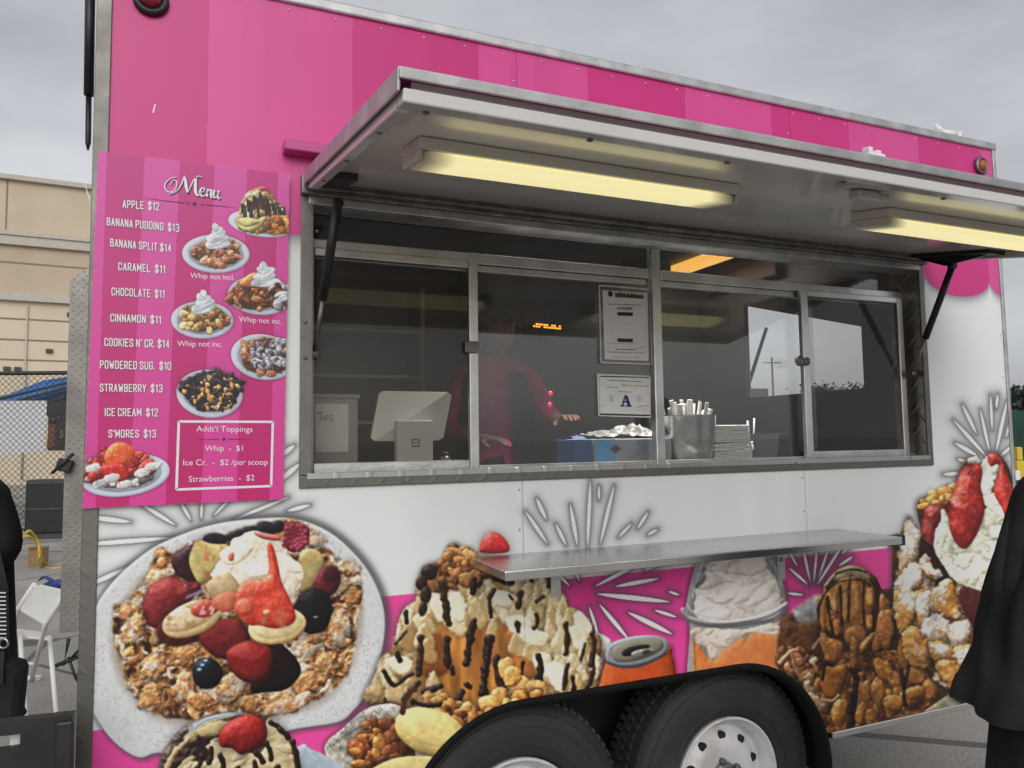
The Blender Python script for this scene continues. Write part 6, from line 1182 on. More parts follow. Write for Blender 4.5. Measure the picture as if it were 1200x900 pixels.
b = MB(); zl(b, 116, 606, 404, 612, .0028); zl(b, 112, 826, 406, 834, .0045); squiggle(b, 160, 628, 358, 636, 8, 0, .0013, 11); squiggle(b, 150, 668, 220, 670, 10, 0, .0008, 12); squiggle(b, 240, 656, 300, 660, 12, 0, .0008, 13); squiggle(b, 310, 660, 395, 662, 10, 0, .0008, 14); squiggle(b, 222, 694, 300, 697, 7, 0, .001, 15); squiggle(b, 122, 776, 150, 777, 6, 0, .0007, 16); squiggle(b, 335, 784, 392, 776, 12, 0, .0007, 18); squiggle(b, 330, 800, 380, 800, 6, 0, .0007, 19)
for i in range(4): q4 = [(112, 602), (408, 610), (408, 838), (112, 832)]; zl(b, *q4[i], *q4[(i + 1) % 4], .0008)
b.build('printing', 'ink', S2)
b = MB()
for x in (168, 330):     # small stamps either side of the letter
    for k in range(6): zl(b, x, 718 + k * 6.5, x + 26, 720 + k * 6.5, .0009)
b.build('stamp', 'ink_grey', S2)
b = MB()
def za(x, y): p = W(FZ[0] + x / 5, FZ[1] + y / 5, PY); return Vector((p.x, PY - .0024, p.z))
for P in ([(240, 776), (258, 716), (266, 716), (250, 776)], [(258, 716), (274, 716), (294, 776), (276, 776)], [(250, 758), (250, 750), (280, 751), (280, 759)], [(232, 782), (232, 774), (258, 775), (258, 783)], [(266, 783), (266, 775), (300, 776), (300, 784)]): b.prism([za(*p) for p in P], (0, -.0003, 0))
b.build('letter', 'ink_blue', S2)
# ---------------------------------------------------------------- things on the counter behind the glass
CZ = zc + .001
def onc(px, y): p = W(px, 530, y); return Vector((p.x, y, CZ))
# tip box
yy = .20; a = W(367, 467, yy); e = W(419, 530, yy)
T = thing('tip_box', 'clear plastic box with a handwritten TIPS sheet at the left end of the window', 'tip box', ((a.x + e.x) / 2, yy, CZ))
th = a.z - CZ
b = MB(); x0, x1 = a.x, e.x; y0, y1 = yy, yy + .14
b.box((x0, y0, CZ), (x1, y0 + .004, a.z)); b.box((x0, y1, CZ), (x1, y1 + .004, a.z)); b.box((x0, y0 + .0045, CZ), (x0 + .004, y1 - .0005, a.z)); b.box((x1 - .004, y0 + .0045, CZ), (x1, y1 - .0005, a.z)); b.box((x0 + .0045, y0 + .0045, CZ), (x1 - .0045, y1 - .0005, CZ + .004)); b.build('bin', 'clear_bin', T)
b = MB(); b.box((x0 - .006, y0 - .006, a.z + .0005), (x1 + .006, y1 + .008, a.z + .014), .003); b.build('lid', 'clear_bin', T)
c = W(370, 473, yy); f = W(408, 529, yy); b = MB(); b.box((c.x, yy - .0025, max(CZ + .004, f.z)), (f.x, yy - .0005, c.z)); o = b.build('sheet', 'paper', T)
b = MB()
def tp(x, y): p = W(330 + x / 2.5, 220 + y / 2.5, yy); return Vector((p.x, yy - .0034, p.z))
for P in ([(104, 660), (122, 658)], [(112, 659), (114, 682)], [(120, 668), (121, 684)], [(128, 684), (126, 668), (134, 668), (134, 676), (127, 677)], [(149, 667), (141, 667), (140, 674), (148, 677), (148, 684), (139, 685)]): b.ribbon([tp(*p) for p in P], .0028, (0, 1, 0))
b.build('lettering', 'ink_grey', o)
# point of sale tablet
yy = .26
a = W(437, 459, yy); e = W(529, 517, yy); T = thing('sales_tablet', 'white tablet stand with a square emblem facing out beside the tip box', 'tablet stand', ((a.x + e.x) / 2, yy, CZ))
b = MB(); q = [W(445, 458.5, yy + .05), W(530, 460, yy), W(519, 516, yy), W(434, 517, yy + .0)]
P = []
for i in range(4):
    for t in (.06, .94):
        A_, B_ = q[i], q[(i + 1) % 4]; P.append(A_.lerp(B_, t))
b.prism(P, (0, .014, .002)); b.build('screen_back', 'tablet_white', T)
c = W(465, 492, yy - .05); f = W(508, 531, yy - .05); b = MB(); b.box((c.x, yy - .05, CZ), (f.x, yy - .012, c.z), .006); b.box((c.x - .05, yy - .045, CZ), (c.x - .0005, yy + .06, CZ + .012), .003); ST = b.build('stand', 'tablet_white', T)
m_ = W(487, 519, yy - .05); s_ = .013; b = MB()
for (u0, u1, w0, w1) in ((-1, 1, .62, 1), (-1, 1, -1, -.62), (-1, -.62, -.62, .62), (.62, 1, -.62, .62), (-.24, .24, -.24, .24)): b.box((m_.x + u0 * s_, yy - .052, m_.z + w0 * s_), (m_.x + u1 * s_, yy - .0503, m_.z + w1 * s_))
b.build('emblem', 'ink_grey', ST)
p = W(521, 526, yy - .02); T = thing('sauce_jar', 'small patterned jar next to the tablet stand', 'jar', (p.x, yy - .02, CZ)); b = MB(); b.lathe((p.x, yy - .02, CZ), (0, 0, 1), [(.016, 0), (.022, .01), (.024, .03), (.018, .042), (.014, .05)], 20); b.build('jar_body', 'interior_steel', T); b = MB(); b.lathe((p.x, yy - .02, CZ + .0505), (0, 0, 1), [(.015, 0), (.015, .01), (0, .012)], 16); b.build('jar_lid', 'black_plastic', T)
# foil sheet box
yy = .20; a = W(720, 514, yy); e = W(765.5, 534, yy); L0 = W(697, 520, yy).x; R0_ = W(787, 520, yy).x; zt_ = W(740, 514, yy).z
T = thing('foil_box', 'blue and grey carton of foil sheets standing behind the glass', 'carton', ((L0 + R0_) / 2, yy, CZ))
b = MB(); b.box((L0, yy, CZ), (R0_, yy + .22, zt_), .003); b.build('carton', 'box_grey', T)
b = MB(); b.box((L0 - .001, yy - .0012, CZ + .001), (W(721, 520, yy).x, yy - .0004, zt_ - .001)); b.build('blue_panel', 'blue_box', T)
b = MB(); add_text(b, 'Aluminum', (W(733, 523, yy).x, yy, W(733, 522, yy).z), (W(757, 523, yy).x, yy, W(733, 522, yy).z), .010, None, .0012); add_text(b, 'Foil Sheets', (W(733, 529, yy).x, yy, W(733, 528.3, yy).z), (W(757, 529, yy).x, yy, W(733, 528.3, yy).z), .010, None, .0012); add_text(b, '500 sheets', (W(735, 533, yy).x, yy, W(733, 533.4, yy).z), (W(756, 533, yy).x, yy, W(733, 533.4, yy).z), .007, None, .0012)
p = W(780.5, 522, yy); b.lathe((p.x, yy - .0006, p.z), (0, -1, 0), [(.011, 0), (.011, .0006), (.0075, .0006), (.0075, 0)], 24, closed=True); b.build('print', 'blue_box', T)
p = W(721, 526, yy); b = MB(); b.prism([(p.x - .024, yy - .0013, p.z), (p.x, yy - .0013, p.z + .016), (p.x + .024, yy - .0013, p.z), (p.x, yy - .0013, p.z - .016)], (0, -.0005, 0)); o = b.build('badge', 'ink', T)
T = thing('carton', 'small dark blue carton left of the foil box', 'carton', (W(685, 524, yy).x, yy + .02, CZ)); b = MB(); b.box((W(675, 520, yy).x, yy + .01, CZ), (L0 - .004, yy + .15, W(686, 515, yy).z), .003); b.build('box', 'box_dark_blue', T); b = MB(); b.prism([(W(675, 520, yy).x, yy + .01, W(686, 515, yy).z + .0005), (W(690, 520, yy).x, yy + .01, W(686, 515, yy).z + .0005), (W(688, 520, yy).x, yy + .03, W(686, 511, yy).z), (W(674, 520, yy).x, yy + .03, W(686, 511, yy).z)], (0, .002, 0)); b.build('flap', 'box_dark_blue', T)
T = thing('foil_sheet', 'crumpled silver foil sheet lying on top of the foil box', 'foil', (W(735, 505, yy).x, yy + .1, zt_)); b = MB(); rr = random.Random(4); n = 16
gv = [[b.b.verts.new((L0 + .02 + (R0_ - L0 - .06) * i / n, yy + .02 + .17 * j / 8, zt_ + .006 + .045 * (i / n) * (j / 8) ** .6 + rr.uniform(0, .012))) for i in range(n + 1)] for j in range(9)]
for j in range(8):
    for i in range(n): b.b.faces.new((gv[j][i], gv[j][i + 1], gv[j + 1][i + 1], gv[j + 1][i]))
b.build('sheet', 'foil', T)
# steel bucket of wrapped cutlery
yy = .24; cx = W(804, 500, yy).x; r = (W(833, 490, yy).x - W(776, 490, yy).x) / 2; zt_ = W(804, 488, yy).z
T = thing('cutlery_bucket', 'steel bucket holding white wrapped cutlery on the counter', 'bucket', (cx, yy, CZ)); b = MB(); b.lathe((cx, yy, CZ), (0, 0, 1), [(r * .72, 0), (r * .80, .02), (r * .93, (zt_ - CZ) * .6), (r, zt_ - CZ), (r * 1.03, zt_ - CZ + .004), (r * .97, zt_ - CZ + .001), (r * .9, (zt_ - CZ) * .6), (r * .7, .01)], 48); b.build('bucket', 'steel', T)
for k in range(26):
    a = rr.uniform(0, 6.28); q = rr.uniform(.1, .78) * r; tl = rr.uniform(.035, .075); b = MB(); c = Vector((cx + q * math.cos(a), yy + q * math.sin(a), zt_ - .06)); dv = Vector((math.cos(a) * .35 * q / r + rr.uniform(-.1, .1), math.sin(a) * .3 * q / r, 1)).normalized(); b.frame_box(c, Vector((math.cos(k), math.sin(k), 0)).cross(dv).normalized(), dv.cross(Vector((math.cos(k), math.sin(k), 0)).cross(dv).normalized()), dv, (-.011, -.003, 0), (.011, .003, .05 + tl), .0025)
    o = b.build('wrapped_cutlery', 'napkin', None, None, (cx, yy, zt_)); tag(o, 'white paper wrapped cutlery set standing in the steel bucket', 'cutlery', 'wrapped cutlery in the steel bucket')
# napkins
yy = .24; a = W(836, 498, yy); e = W(884, 531, yy); T = thing('napkin_stack', 'uneven stack of folded white napkins beside the steel bucket', 'napkins', ((a.x + e.x) / 2, yy, CZ)); nh = a.z - CZ
for lo, hi, nm in ((0, .52, 'lower_bundle'), (.54, 1, 'upper_bundle')):
    b = MB(); n = 9
    for k in range(n): z0 = CZ + nh * (lo + (hi - lo) * k / n); sk = rr.uniform(-.004, .004); b.box((a.x + .004 + sk, yy, z0), (e.x - .006 + sk - .012 * (lo > 0), yy + .14, z0 + nh * (hi - lo) / n * .92), .003, (rr.uniform(-.01, .01), rr.uniform(-.02, .02) - .02 * (lo > 0), rr.uniform(-.02, .02)))
    b.build(nm, 'napkin', T)
a = W(882, 509, yy); e = W(914, 531, yy); T = thing('tray', 'small steel tray with a crumpled napkin and two straws right of the napkin stack', 'tray', ((a.x + e.x) / 2, yy, CZ)); b = MB(); x0, x1, zt_ = a.x, e.x, a.z
b.prism([(x0 + .012, yy, CZ), (x1 - .015, yy, CZ), (x1, yy, zt_), (x0, yy, zt_)], (0, .004, 0)); b.prism([(x0 + .012, yy + .12, CZ), (x1 - .015, yy + .12, CZ), (x1, yy + .12, zt_), (x0, yy + .12, zt_)], (0, .004, 0)); b.prism([(x1 - .015, yy + .0045, CZ), (x1, yy + .0045, zt_), (x1, yy + .1195, zt_), (x1 - .015, yy + .1195, CZ)], (.003, 0, 0)); b.box((x0 - .002, yy - .01, zt_ + .0005), (x1 + .02, yy + .002, zt_ + .004)); b.build('tray_body', 'interior_steel', T)
b = MB(); b.ball(((x0 + x1) / 2, yy + .06, CZ + .045), .05, 2, (1, .8, .7), .12, 3); b.build('crumpled_napkin', 'napkin', T)
b = MB(); b.tube([(x0 + .03, yy + .05, CZ + .05), (x0 + .02, yy + .05, zt_ + .055)], .004, 8); b.tube([(x0 + .045, yy + .05, CZ + .05), (x0 + .055, yy + .05, zt_ + .065)], .004, 8); b.build('straw', 'menu_white', T)
# ---------------------------------------------------------------- people
def skin_body(name, V, E, parent, mlist, zone, sub=2):
    """one continuous body: a joint skeleton with a radius per joint, skinned and smoothed"""
    me = bpy.data.meshes.new(name); me.from_pydata([Vector(p) for p, r in V], E, []); o = bpy.data.objects.new(name, me); COL.objects.link(o)
    md = o.modifiers.new('s', 'SKIN'); md.use_smooth_shade = True
    for i, (p, r) in enumerate(V):
        sv = me.skin_vertices[0].data[i]; sv.radius = r if isinstance(r, tuple) else (r, r); sv.use_root = (i == 0)
    ms = o.modifiers.new('u', 'SUBSURF'); ms.levels = sub; ms.render_levels = sub
    dg = bpy.context.evaluated_depsgraph_get(); dg.update(); m2 = bpy.data.meshes.new_from_object(o.evaluated_get(dg)); bpy.data.objects.remove(o); bpy.data.meshes.remove(me)
    m2.name = name; m2.materials.clear()
    r = link(name, m2, mlist, parent)
    for p in m2.polygons: p.use_smooth = True; p.material_index = zone(p.center + ORG[parent.name])
    return r
def head(parent, c, fwd, skin='skin', hair='hair', long_=False):
    """face on the front of the skull: eyes, nose, mouth, ears; hair as a cap"""
    c = Vector(c); f = Vector(fwd).normalized(); s = f.cross(Vector((0, 0, 1))).normalized(); u = s.cross(f)
    b = MB(); q = bmesh.ops.create_icosphere(b.b, subdivisions=4, radius=1)
    for v in q['verts']:
        x, y, z = v.co; w = 1 - .22 * max(0, -z) ** 1.4 - .04 * max(0, z); yy_ = y * (1 - .10 * max(0, -z)) + .08 * max(0, y) * max(0, -z)
        nose = .20 * math.exp(-((x / .16) ** 2 + ((z + .12) / .2) ** 2)) * (y > 0) + .07 * math.exp(-((x / .12) ** 2 + ((z - .1) / .2) ** 2)) * (y > 0)
        eye = -.10 * sum(math.exp(-(((x - e) / .17) ** 2 + ((z - .08) / .12) ** 2)) for e in (-.36, .36)) * (y > 0)
        lip = .06 * math.exp(-((x / .28) ** 2 + ((z + .48) / .08) ** 2)) * (y > 0)
        v.co = c + s * (x * w * .075) + f * ((yy_ + nose + eye + lip) * .096) + u * (z * .118)
    for fc in b.b.faces: fc.smooth = True
    h = b.build('head', skin, parent)
    b = MB()
    for e in (-1, 1): b.ball(c + s * e * .028 + f * .077 + u * .010, .0115, 2)
    b.build_each('eye', 'clear_bin', h); b = MB()
    for e in (-1, 1): b.ball(c + s * e * .028 + f * .085 + u * .010, .0052, 2)
    b.build_each('iris', 'ink', h); b = MB()
    for e in (-1, 1): b.ball(c + s * e * .077 - f * .005 - u * .005, .03, 2, (.35, .6, 1))
    b.build_each('ear', skin, h); b = MB(); b.ribbon([c + s * -.022 + f * .094 - u * .056, c + f * .1005 - u * .058, c + s * .022 + f * .094 - u * .056], [.003, .007, .003], f); b.build('mouth', 'maroon_cloth', h)
    b = MB(); q = bmesh.ops.create_icosphere(b.b, subdivisions=4, radius=1); rq = random.Random(2)
    for v in q['verts']:
        x, y, z = v.co; r = 1.10 + .03 * math.sin(x * 23 + y * 17) + .02 * rq.random()
        if y > .05 and z < .55 - .1 * abs(x): r = .80
        if z < -.35 and not long_: r = .78
        zz = z * 1.0 - (.9 * max(0, -z) if long_ and y < .1 else 0); v.co = c + s * (x * r * .078) + f * (y * r * .097 - .006) + u * (zz * r * .118 + .004)
    for fc in b.b.faces: fc.smooth = True
    b.build('hair', hair, parent); return h
def arm_chain(V, E, sh, el, wr, hand_dir, palm_n, r=(.062, .05, .034), root=0, curl=.5):
    """shoulder, elbow, wrist, palm and five curled fingers added to the skeleton"""
    i0 = len(V); V += [(sh, r[0]), (Vector(sh).lerp(Vector(el), .5), (r[0] + r[1]) / 2), (el, r[1]), (Vector(el).lerp(Vector(wr), .45), r[1] * .95), (wr, r[2])]; E += [(root, i0)] + [(i0 + k, i0 + k + 1) for k in range(4)]
    w = Vector(wr); d = Vector(hand_dir).normalized(); n = Vector(palm_n).normalized(); s = d.cross(n).normalized(); pi = len(V); V.append((w + d * .05, (.036, .017))); E.append((i0 + 4, pi))
    for k, (off, L) in enumerate(((-.03, .068), (-.010, .078), (.010, .074), (.029, .056))):
        a = w + d * .092 + s * off; j = len(V); dd = (d + n * curl * .6).normalized(); d2 = (d + n * curl * 1.6).normalized(); V += [(a, .0105), (a + dd * L * .5, .0092), (a + dd * L * .5 + d2 * L * .5, .0075)]; E += [(pi, j), (j, j + 1), (j + 1, j + 2)]
    j = len(V); t = w + d * .03 - s * .034 + n * .008; V += [(t, .012), (t + (d * .7 - s * .5 + n * .4).normalized() * .035, .0105), (t + (d * .7 - s * .5 + n * .4).normalized() * .035 + (d + n * .6).normalized() * .026, .008)]; E += [(pi, j), (j, j + 1), (j + 1, j + 2)]
def person(label, pos, yaw, height, top, legs_mat, arms, head_mat=True, hairlong=False, lean=0, build=1.0, sleeve_to=.92, leg_to=.06, zfloor=0, look=(0, 1, 0)):
    k = height / 1.72; T = thing('person', label, 'person', (pos[0], pos[1], zfloor)); Rm = Matrix.Rotation(yaw, 3, 'Z')
    def G(x, y, z): return Vector((pos[0], pos[1], zfloor)) + Rm @ Vector((x * k, y * k, z * k))
    V = [(G(0, 0, .93), (.155 * build * k, .115 * build * k)), (G(0, .01 + lean * .3, 1.10), (.135 * build * k, .105 * build * k)), (G(0, .0 + lean * .7, 1.28), (.155 * build * k, .115 * build * k)), (G(0, -.01 + lean, 1.42), (.12 * build * k, .085 * k)), (G(0, .0 + lean, 1.50), .052 * k), (G(0, .015 + lean, 1.57), .050 * k)]
    E = [(0, 1), (1, 2), (2, 3), (3, 4), (4, 5)]; joints = {}
    for sg in (-1, 1):
        i = len(V); V += [(G(sg * .09, 0, .86), .098 * build * k), (G(sg * .10, .02, .50), .062 * k), (G(sg * .105, 0, .28), .055 * k), (G(sg * .105, -.02, .09), .042 * k), (G(sg * .11, .10, .035), (.045 * k, .032 * k)), (G(sg * .115, .19, .025), (.04 * k, .022 * k))]; E += [(0, i)] + [(i + q, i + q + 1) for q in range(5)]
    for sg, (el, wr, hd, pn) in zip((-1, 1), arms):
        arm_chain(V, E, G(sg * .175 * build, lean - .01, 1.40), G(*el), G(*wr), Rm @ Vector(hd), Rm @ Vector(pn), (.062 * k * build, .048 * k, .031 * k), 3)
        joints[sg] = (G(*el), G(*wr))
    wrs = [joints[s][1] for s in joints]; hips = G(0, 0, .95).z; neck = G(0, 0, 1.485).z
    def zone(c):
        if c.z > neck and (c - G(0, lean, 1.55)).length < .16 * k: return 0
        for (e_, w_) in joints.values():
            ax = (w_ - e_); t = (c - e_).dot(ax) / ax.length_squared
            if t > sleeve_to and (c - (e_ + ax * t)).length < .055 and (c - w_).length < .2 or (c - w_).length < .10: return 0
        if c.z < G(0, 0, .075).z: return 3
        return 2 if c.z < hips else 1
    skin_body('body', V, E, T, ['skin', top, legs_mat, 'black_plastic'], zone)
    if head_mat: head(T, G(0, .03 + lean, 1.635), Rm @ Vector(look), 'skin', 'hair', hairlong)
    return T, G
# vendor inside, facing the glass
vx = W(604, 430, .50)
T, G = person('vendor in a maroon top and dark waistcoat reaching out behind the middle window pane', (vx.x + .24, 1.3), math.pi * .86, 1.58, 'maroon_cloth', 'navy_cloth', [((-.30, .10, 1.16), (-.34, .33, 1.14), (-.3, 1, .25), (0, 0, -1)), ((.25, .06, 1.12), (.06, .28, 1.06), (-1, .5, 0), (0, 0, -1))], zfloor=.56, sleeve_to=.55, hairlong=True, look=(-.95, .22, -.45))
b = MB(); n = 24
for sg in (-1, 1):
    P0 = [G(sg * .205, y_, z_) for y_, z_ in ((.02, 1.40), (.05, 1.2), (.06, 1.0), (.05, .85))]; P1 = [G(sg * x_, y_, z_) for x_, y_, z_ in ((.075, .125, 1.42), (.085, .155, 1.25), (.10, .16, 1.05), (.10, .15, .85))]
    for i in range(3):
        f = [b.b.verts.new(p) for p in (P0[i], P0[i + 1], P1[i + 1], P1[i])]; b.b.faces.new(f)
b.build('waistcoat', 'black_cloth', T)
# onlooker at the right edge: long black coat, seen from behind
pr = DP(1288, 508, 1.92); rx, ry = pr.x, pr.y
yaw = math.atan2(-(0 - 0), 1)
rt = thing('person', 'onlooker in a wide cape-like black coat and dark trousers standing at the right edge', 'person', (rx, ry, 0))
T2 = rt
def G2(x, y, z): return Vector((rx, ry, 0)) + R_ * x + Vector((F_.x, F_.y, 0)).normalized() * y + Vector((0, 0, z))
V = [(G2(0, 0, .92), (.16, .12)), (G2(0, 0, 1.1), (.14, .11)), (G2(0, 0, 1.27), (.16, .115)), (G2(0, 0, 1.40), (.12, .09)), (G2(0, 0, 1.48), .054), (G2(0, .01, 1.55), .05)]; E = [(i, i + 1) for i in range(5)]
for sg in (-1, 1): i = len(V); V += [(G2(sg * .12, 0, .84), .105), (G2(sg * .18, 0, .48), .072), (G2(sg * .20, 0, .26), .06), (G2(sg * .20, 0, .09), .045), (G2(sg * .21, .10, .035), (.045, .03)), (G2(sg * .215, .18, .025), (.04, .022))]; E += [(0, i)] + [(i + q, i + q + 1) for q in range(5)]
arm_chain(V, E, G2(-.17, 0, 1.38), G2(-.25, -.02, 1.12), G2(-.22, .12, .92), -Vector((0, 0, 1)), R_, (.062, .05, .032), 3); arm_chain(V, E, G2(.17, 0, 1.38), G2(.25, -.02, 1.12), G2(.24, .1, .90), -Vector((0, 0, 1)), -R_, (.062, .05, .032), 3)
skin_body('body', V, E, rt, ['skin', 'black_cloth', 'navy_cloth', 'black_plastic'], lambda c: 0 if c.z > 1.47 else (3 if c.z < .075 else (2 if c.z < .9 else 1)))
head(rt, G2(0, .03, 1.615), Vector((F_.x, F_.y, 0)), 'skin', 'hair', True)
b = MB(); L = []
for z, w_, d_ in ((1.455, .075, .07), (1.43, .135, .095), (1.395, .19, .12), (1.33, .235, .14), (1.16, .29, .17), (.985, .342, .20), (.875, .378, .225), (.845, .384, .23)): L.append((G2(0, 0, z), w_, d_))
n = 144; rings = []; zs_ = [c.z for c, w_, d_ in L][::-1]; wz_ = [w_ for c, w_, d_ in L][::-1]; dz_ = [d_ for c, w_, d_ in L][::-1]; fh_ = Vector((F_.x, F_.y, 0)).normalized(); NZ = 46
for i in range(NZ):
    z = 1.455 + (.845 - 1.455) * i / (NZ - 1); w_ = float(np.interp(z, zs_, wz_)); d_ = float(np.interp(z, zs_, dz_)); gr = min(1, i / 16); row = []
    for k in range(n):
        a = 2 * math.pi * k / n; fo_ = float(vnoise(np.array([[a * 4.2]]), np.array([[z * 2.2 + a * .6]]), 3)[0, 0] - .5) * .10 + float(vnoise(np.array([[a * 9.]]), np.array([[z * 7]]), 4)[0, 0] - .5) * .035 + .018 * math.sin(a * 11 + 5 * math.sin(z * 6))
        if k > n * 7 // 8: t_ = (k - n * 7 / 8) / (n / 8); fo_ *= 1 - t_; 
        row.append(b.b.verts.new(G2(0, 0, z) + R_ * (w_ * math.cos(a) * (1 + fo_ * gr)) + fh_ * (d_ * math.sin(a) * (1 + fo_ * gr)) + Vector((0, 0, .010 * gr * math.sin(3 * a) * (i > NZ - 6)))))
    rings.append(row)
for A, B in zip(rings, rings[1:]):
    for k in range(n): f = b.b.faces.new((A[k], A[(k + 1) % n], B[(k + 1) % n], B[k])); f.smooth = True
b.build('coat', 'black_cloth', rt)
b = MB()
for sg in (-1, 1):
    L = [(G2(sg * .13, 0, .90), .15, .15), (G2(sg * .175, 0, .62), .17, .14), (G2(sg * .20, 0, .3), .15, .12), (G2(sg * .20, .0, .08), .12, .11)]; b.loft(L, 28, .02, 3)
b.build('trousers', 'navy_cloth', rt)
# onlooker at the left edge: black jacket, elbow out
pl = DP(-62, 523, 2.35); lx_, ly_ = pl.x, pl.y
lt_ = thing('person', 'onlooker in a black jacket with one elbow out at the left edge', 'person', (lx_, ly_, 0))
Fh = Vector((F_.x, F_.y, 0)).normalized()
def G3(x, y, z): return Vector((lx_, ly_, 0)) + R_ * x + Fh * y + Vector((0, 0, z))
elb = DP(8, 650, 2.35); elb = Vector((elb.x, elb.y, elb.z)); shl = DP(-20, 590, 2.35)
V = [(G3(0, 0, .95), (.16, .12)), (G3(0, 0, 1.12), (.14, .11)), (G3(0, 0, 1.30), (.16, .115)), (G3(0, 0, 1.44), (.12, .09)), (G3(0, 0, 1.52), .054), (G3(0, -.01, 1.59), .05)]; E = [(i, i + 1) for i in range(5)]
for sg in (-1, 1): i = len(V); V += [(G3(sg * .09, 0, .86), .10), (G3(sg * .10, .02, .5), .066), (G3(sg * .10, 0, .28), .058), (G3(sg * .1, .02, .09), .045), (G3(sg * .11, -.1, .035), (.045, .03)), (G3(sg * .115, -.18, .025), (.04, .022))]; E += [(0, i)] + [(i + q, i + q + 1) for q in range(5)]
arm_chain(V, E, shl, elb, G3(-.02, -.17, 1.17), -R_, Vector((0, 0, -1)), (.085, .072, .04), 3, curl=.8); arm_chain(V, E, G3(-.18, 0, 1.42), G3(-.24, -.02, 1.15), G3(-.22, -.12, .95), -Vector((0, 0, 1)), R_, (.07, .055, .034), 3)
skin_body('body', V, E, lt_, ['skin', 'black_cloth', 'navy_cloth', 'black_plastic'], lambda c: 0 if (c.z > 1.56 or (c - G3(-.1, -.17, 1.17)).length < .10) else (3 if c.z < .075 else (2 if c.z < .92 else 1)))
head(lt_, G3(0, -.03, 1.655), -Fh, 'skin', 'hair', True)
b = MB(); b.loft([(G3(0, 0, 1.48), .08, .075), (G3(0, 0, 1.43), .13, .10), (G3(0, 0, 1.34), .185, .125), (G3(0, 0, 1.15), .185, .14), (G3(0, 0, .9), .20, .15), (G3(0, 0, .78), .21, .16)], 40, .02, 5); b.build('jacket', 'black_cloth', lt_)
# handbag carried by that person
hp = DP(2, 800, 2.25); HB = thing('handbag', 'black handbag hanging on a pale patterned strap at the left edge', 'handbag', (hp.x, hp.y, hp.z - .12))
b = MB(); n0 = 28
b.frame_box(hp, R_, Fh, Vector((0, 0, 1)), (-.12, -.045, -.11), (.060, .045, .075), .03); 
for v in b.b.verts:
    q = v.co - hp; v.co += R_ * .012 * math.sin(q.z * 40) + Fh * .01 * math.sin(q.z * 55 + q.x * 30)
b.build('bag_body', 'black_cloth', HB)
b = MB(); b.frame_box(hp, R_, Fh, Vector((0, 0, 1)), (-.11, -.052, .01), (.038, -.046, .105), .002); b.build('flap', 'black_plastic', HB)
b = MB(); a = DP(4, 752, 2.22); c = DP(3, 690, 2.22); c2 = DP(-8, 640, 2.25); b.ribbon([a, a.lerp(c, .5), c, c2], .034, Fh); sp = b.build('strap', 'black_cloth', HB)
b = MB()
for k in range(12):
    t = k / 11; p = a.lerp(c, .08 + .85 * t) - Fh * .004; b.ribbon([p - R_ * .012, p + R_ * .012], .0035, Fh)
b.build('strap_pattern', 'tablet_white', sp)
b = MB(); b.lathe(DP(4, 754, 2.2), Fh, [(.016, -.003), (.016, .003), (.011, .003), (.011, -.003)], 20, closed=True); b.build('ring', 'steel', HB)
# ---------------------------------------------------------------- around the trailer, left
e0 = DP(-60, 846, 1.55); e1 = DP(85, 845, 1.62); ex = (e1 - e0); ex.z = 0; wln = ex.length; ex.normalize(); ey = Vector((-ex.y, ex.x, 0)); ez = Vector((0, 0, 1)); o3 = Vector((e0.x, e0.y, 0)); zt_ = (e0.z + e1.z) / 2
T = thing('folded_table', 'black plastic folded table standing on edge with a carry handle slot, bottom left corner', 'folding table', o3)
sl0 = (DP(-22, 860, 1.58) - o3).dot(ex); sl1 = (DP(26, 860, 1.6) - o3).dot(ex); sz1 = DP(0, 858, 1.6).z; sz0 = DP(0, 875, 1.6).z; TH = .03
b = MB(); oq = [(0, .02), (wln, .02), (wln, zt_), (0, zt_)]; iq = [(sl0, sz0), (sl1, sz0), (sl1, sz1), (sl0, sz1)]
def tv(q, y): return [b.b.verts.new(o3 + ex * u + ey * y + ez * z) for u, z in q]
of, jf, ob_, jb = tv(oq, 0), tv(iq, 0), tv(oq, TH), tv(iq, TH)
for i in range(4):
    j = (i + 1) % 4; b.b.faces.new((of[i], of[j], jf[j], jf[i])); b.b.faces.new((ob_[i], jb[i], jb[j], ob_[j])); b.b.faces.new((of[i], ob_[i], ob_[j], of[j])); b.b.faces.new((jf[i], jf[j], jb[j], jb[i]))
b.build('table_panel', 'black_plastic', T)
b = MB(); b.frame_box(o3, ex, ey, ez, (wln - .03, -.012, .0), (wln + .004, -.0005, zt_ - .01), .005); b.build('edge_rail', 'black_plastic', T)
b = MB(); b.frame_box(o3, ex, ey, ez, (sl1 - .03, TH + .005, sz0 - .02), (sl1 - .008, TH + .03, sz1 + .02), .006); b.build('handle_clip', 'white_plastic', T)
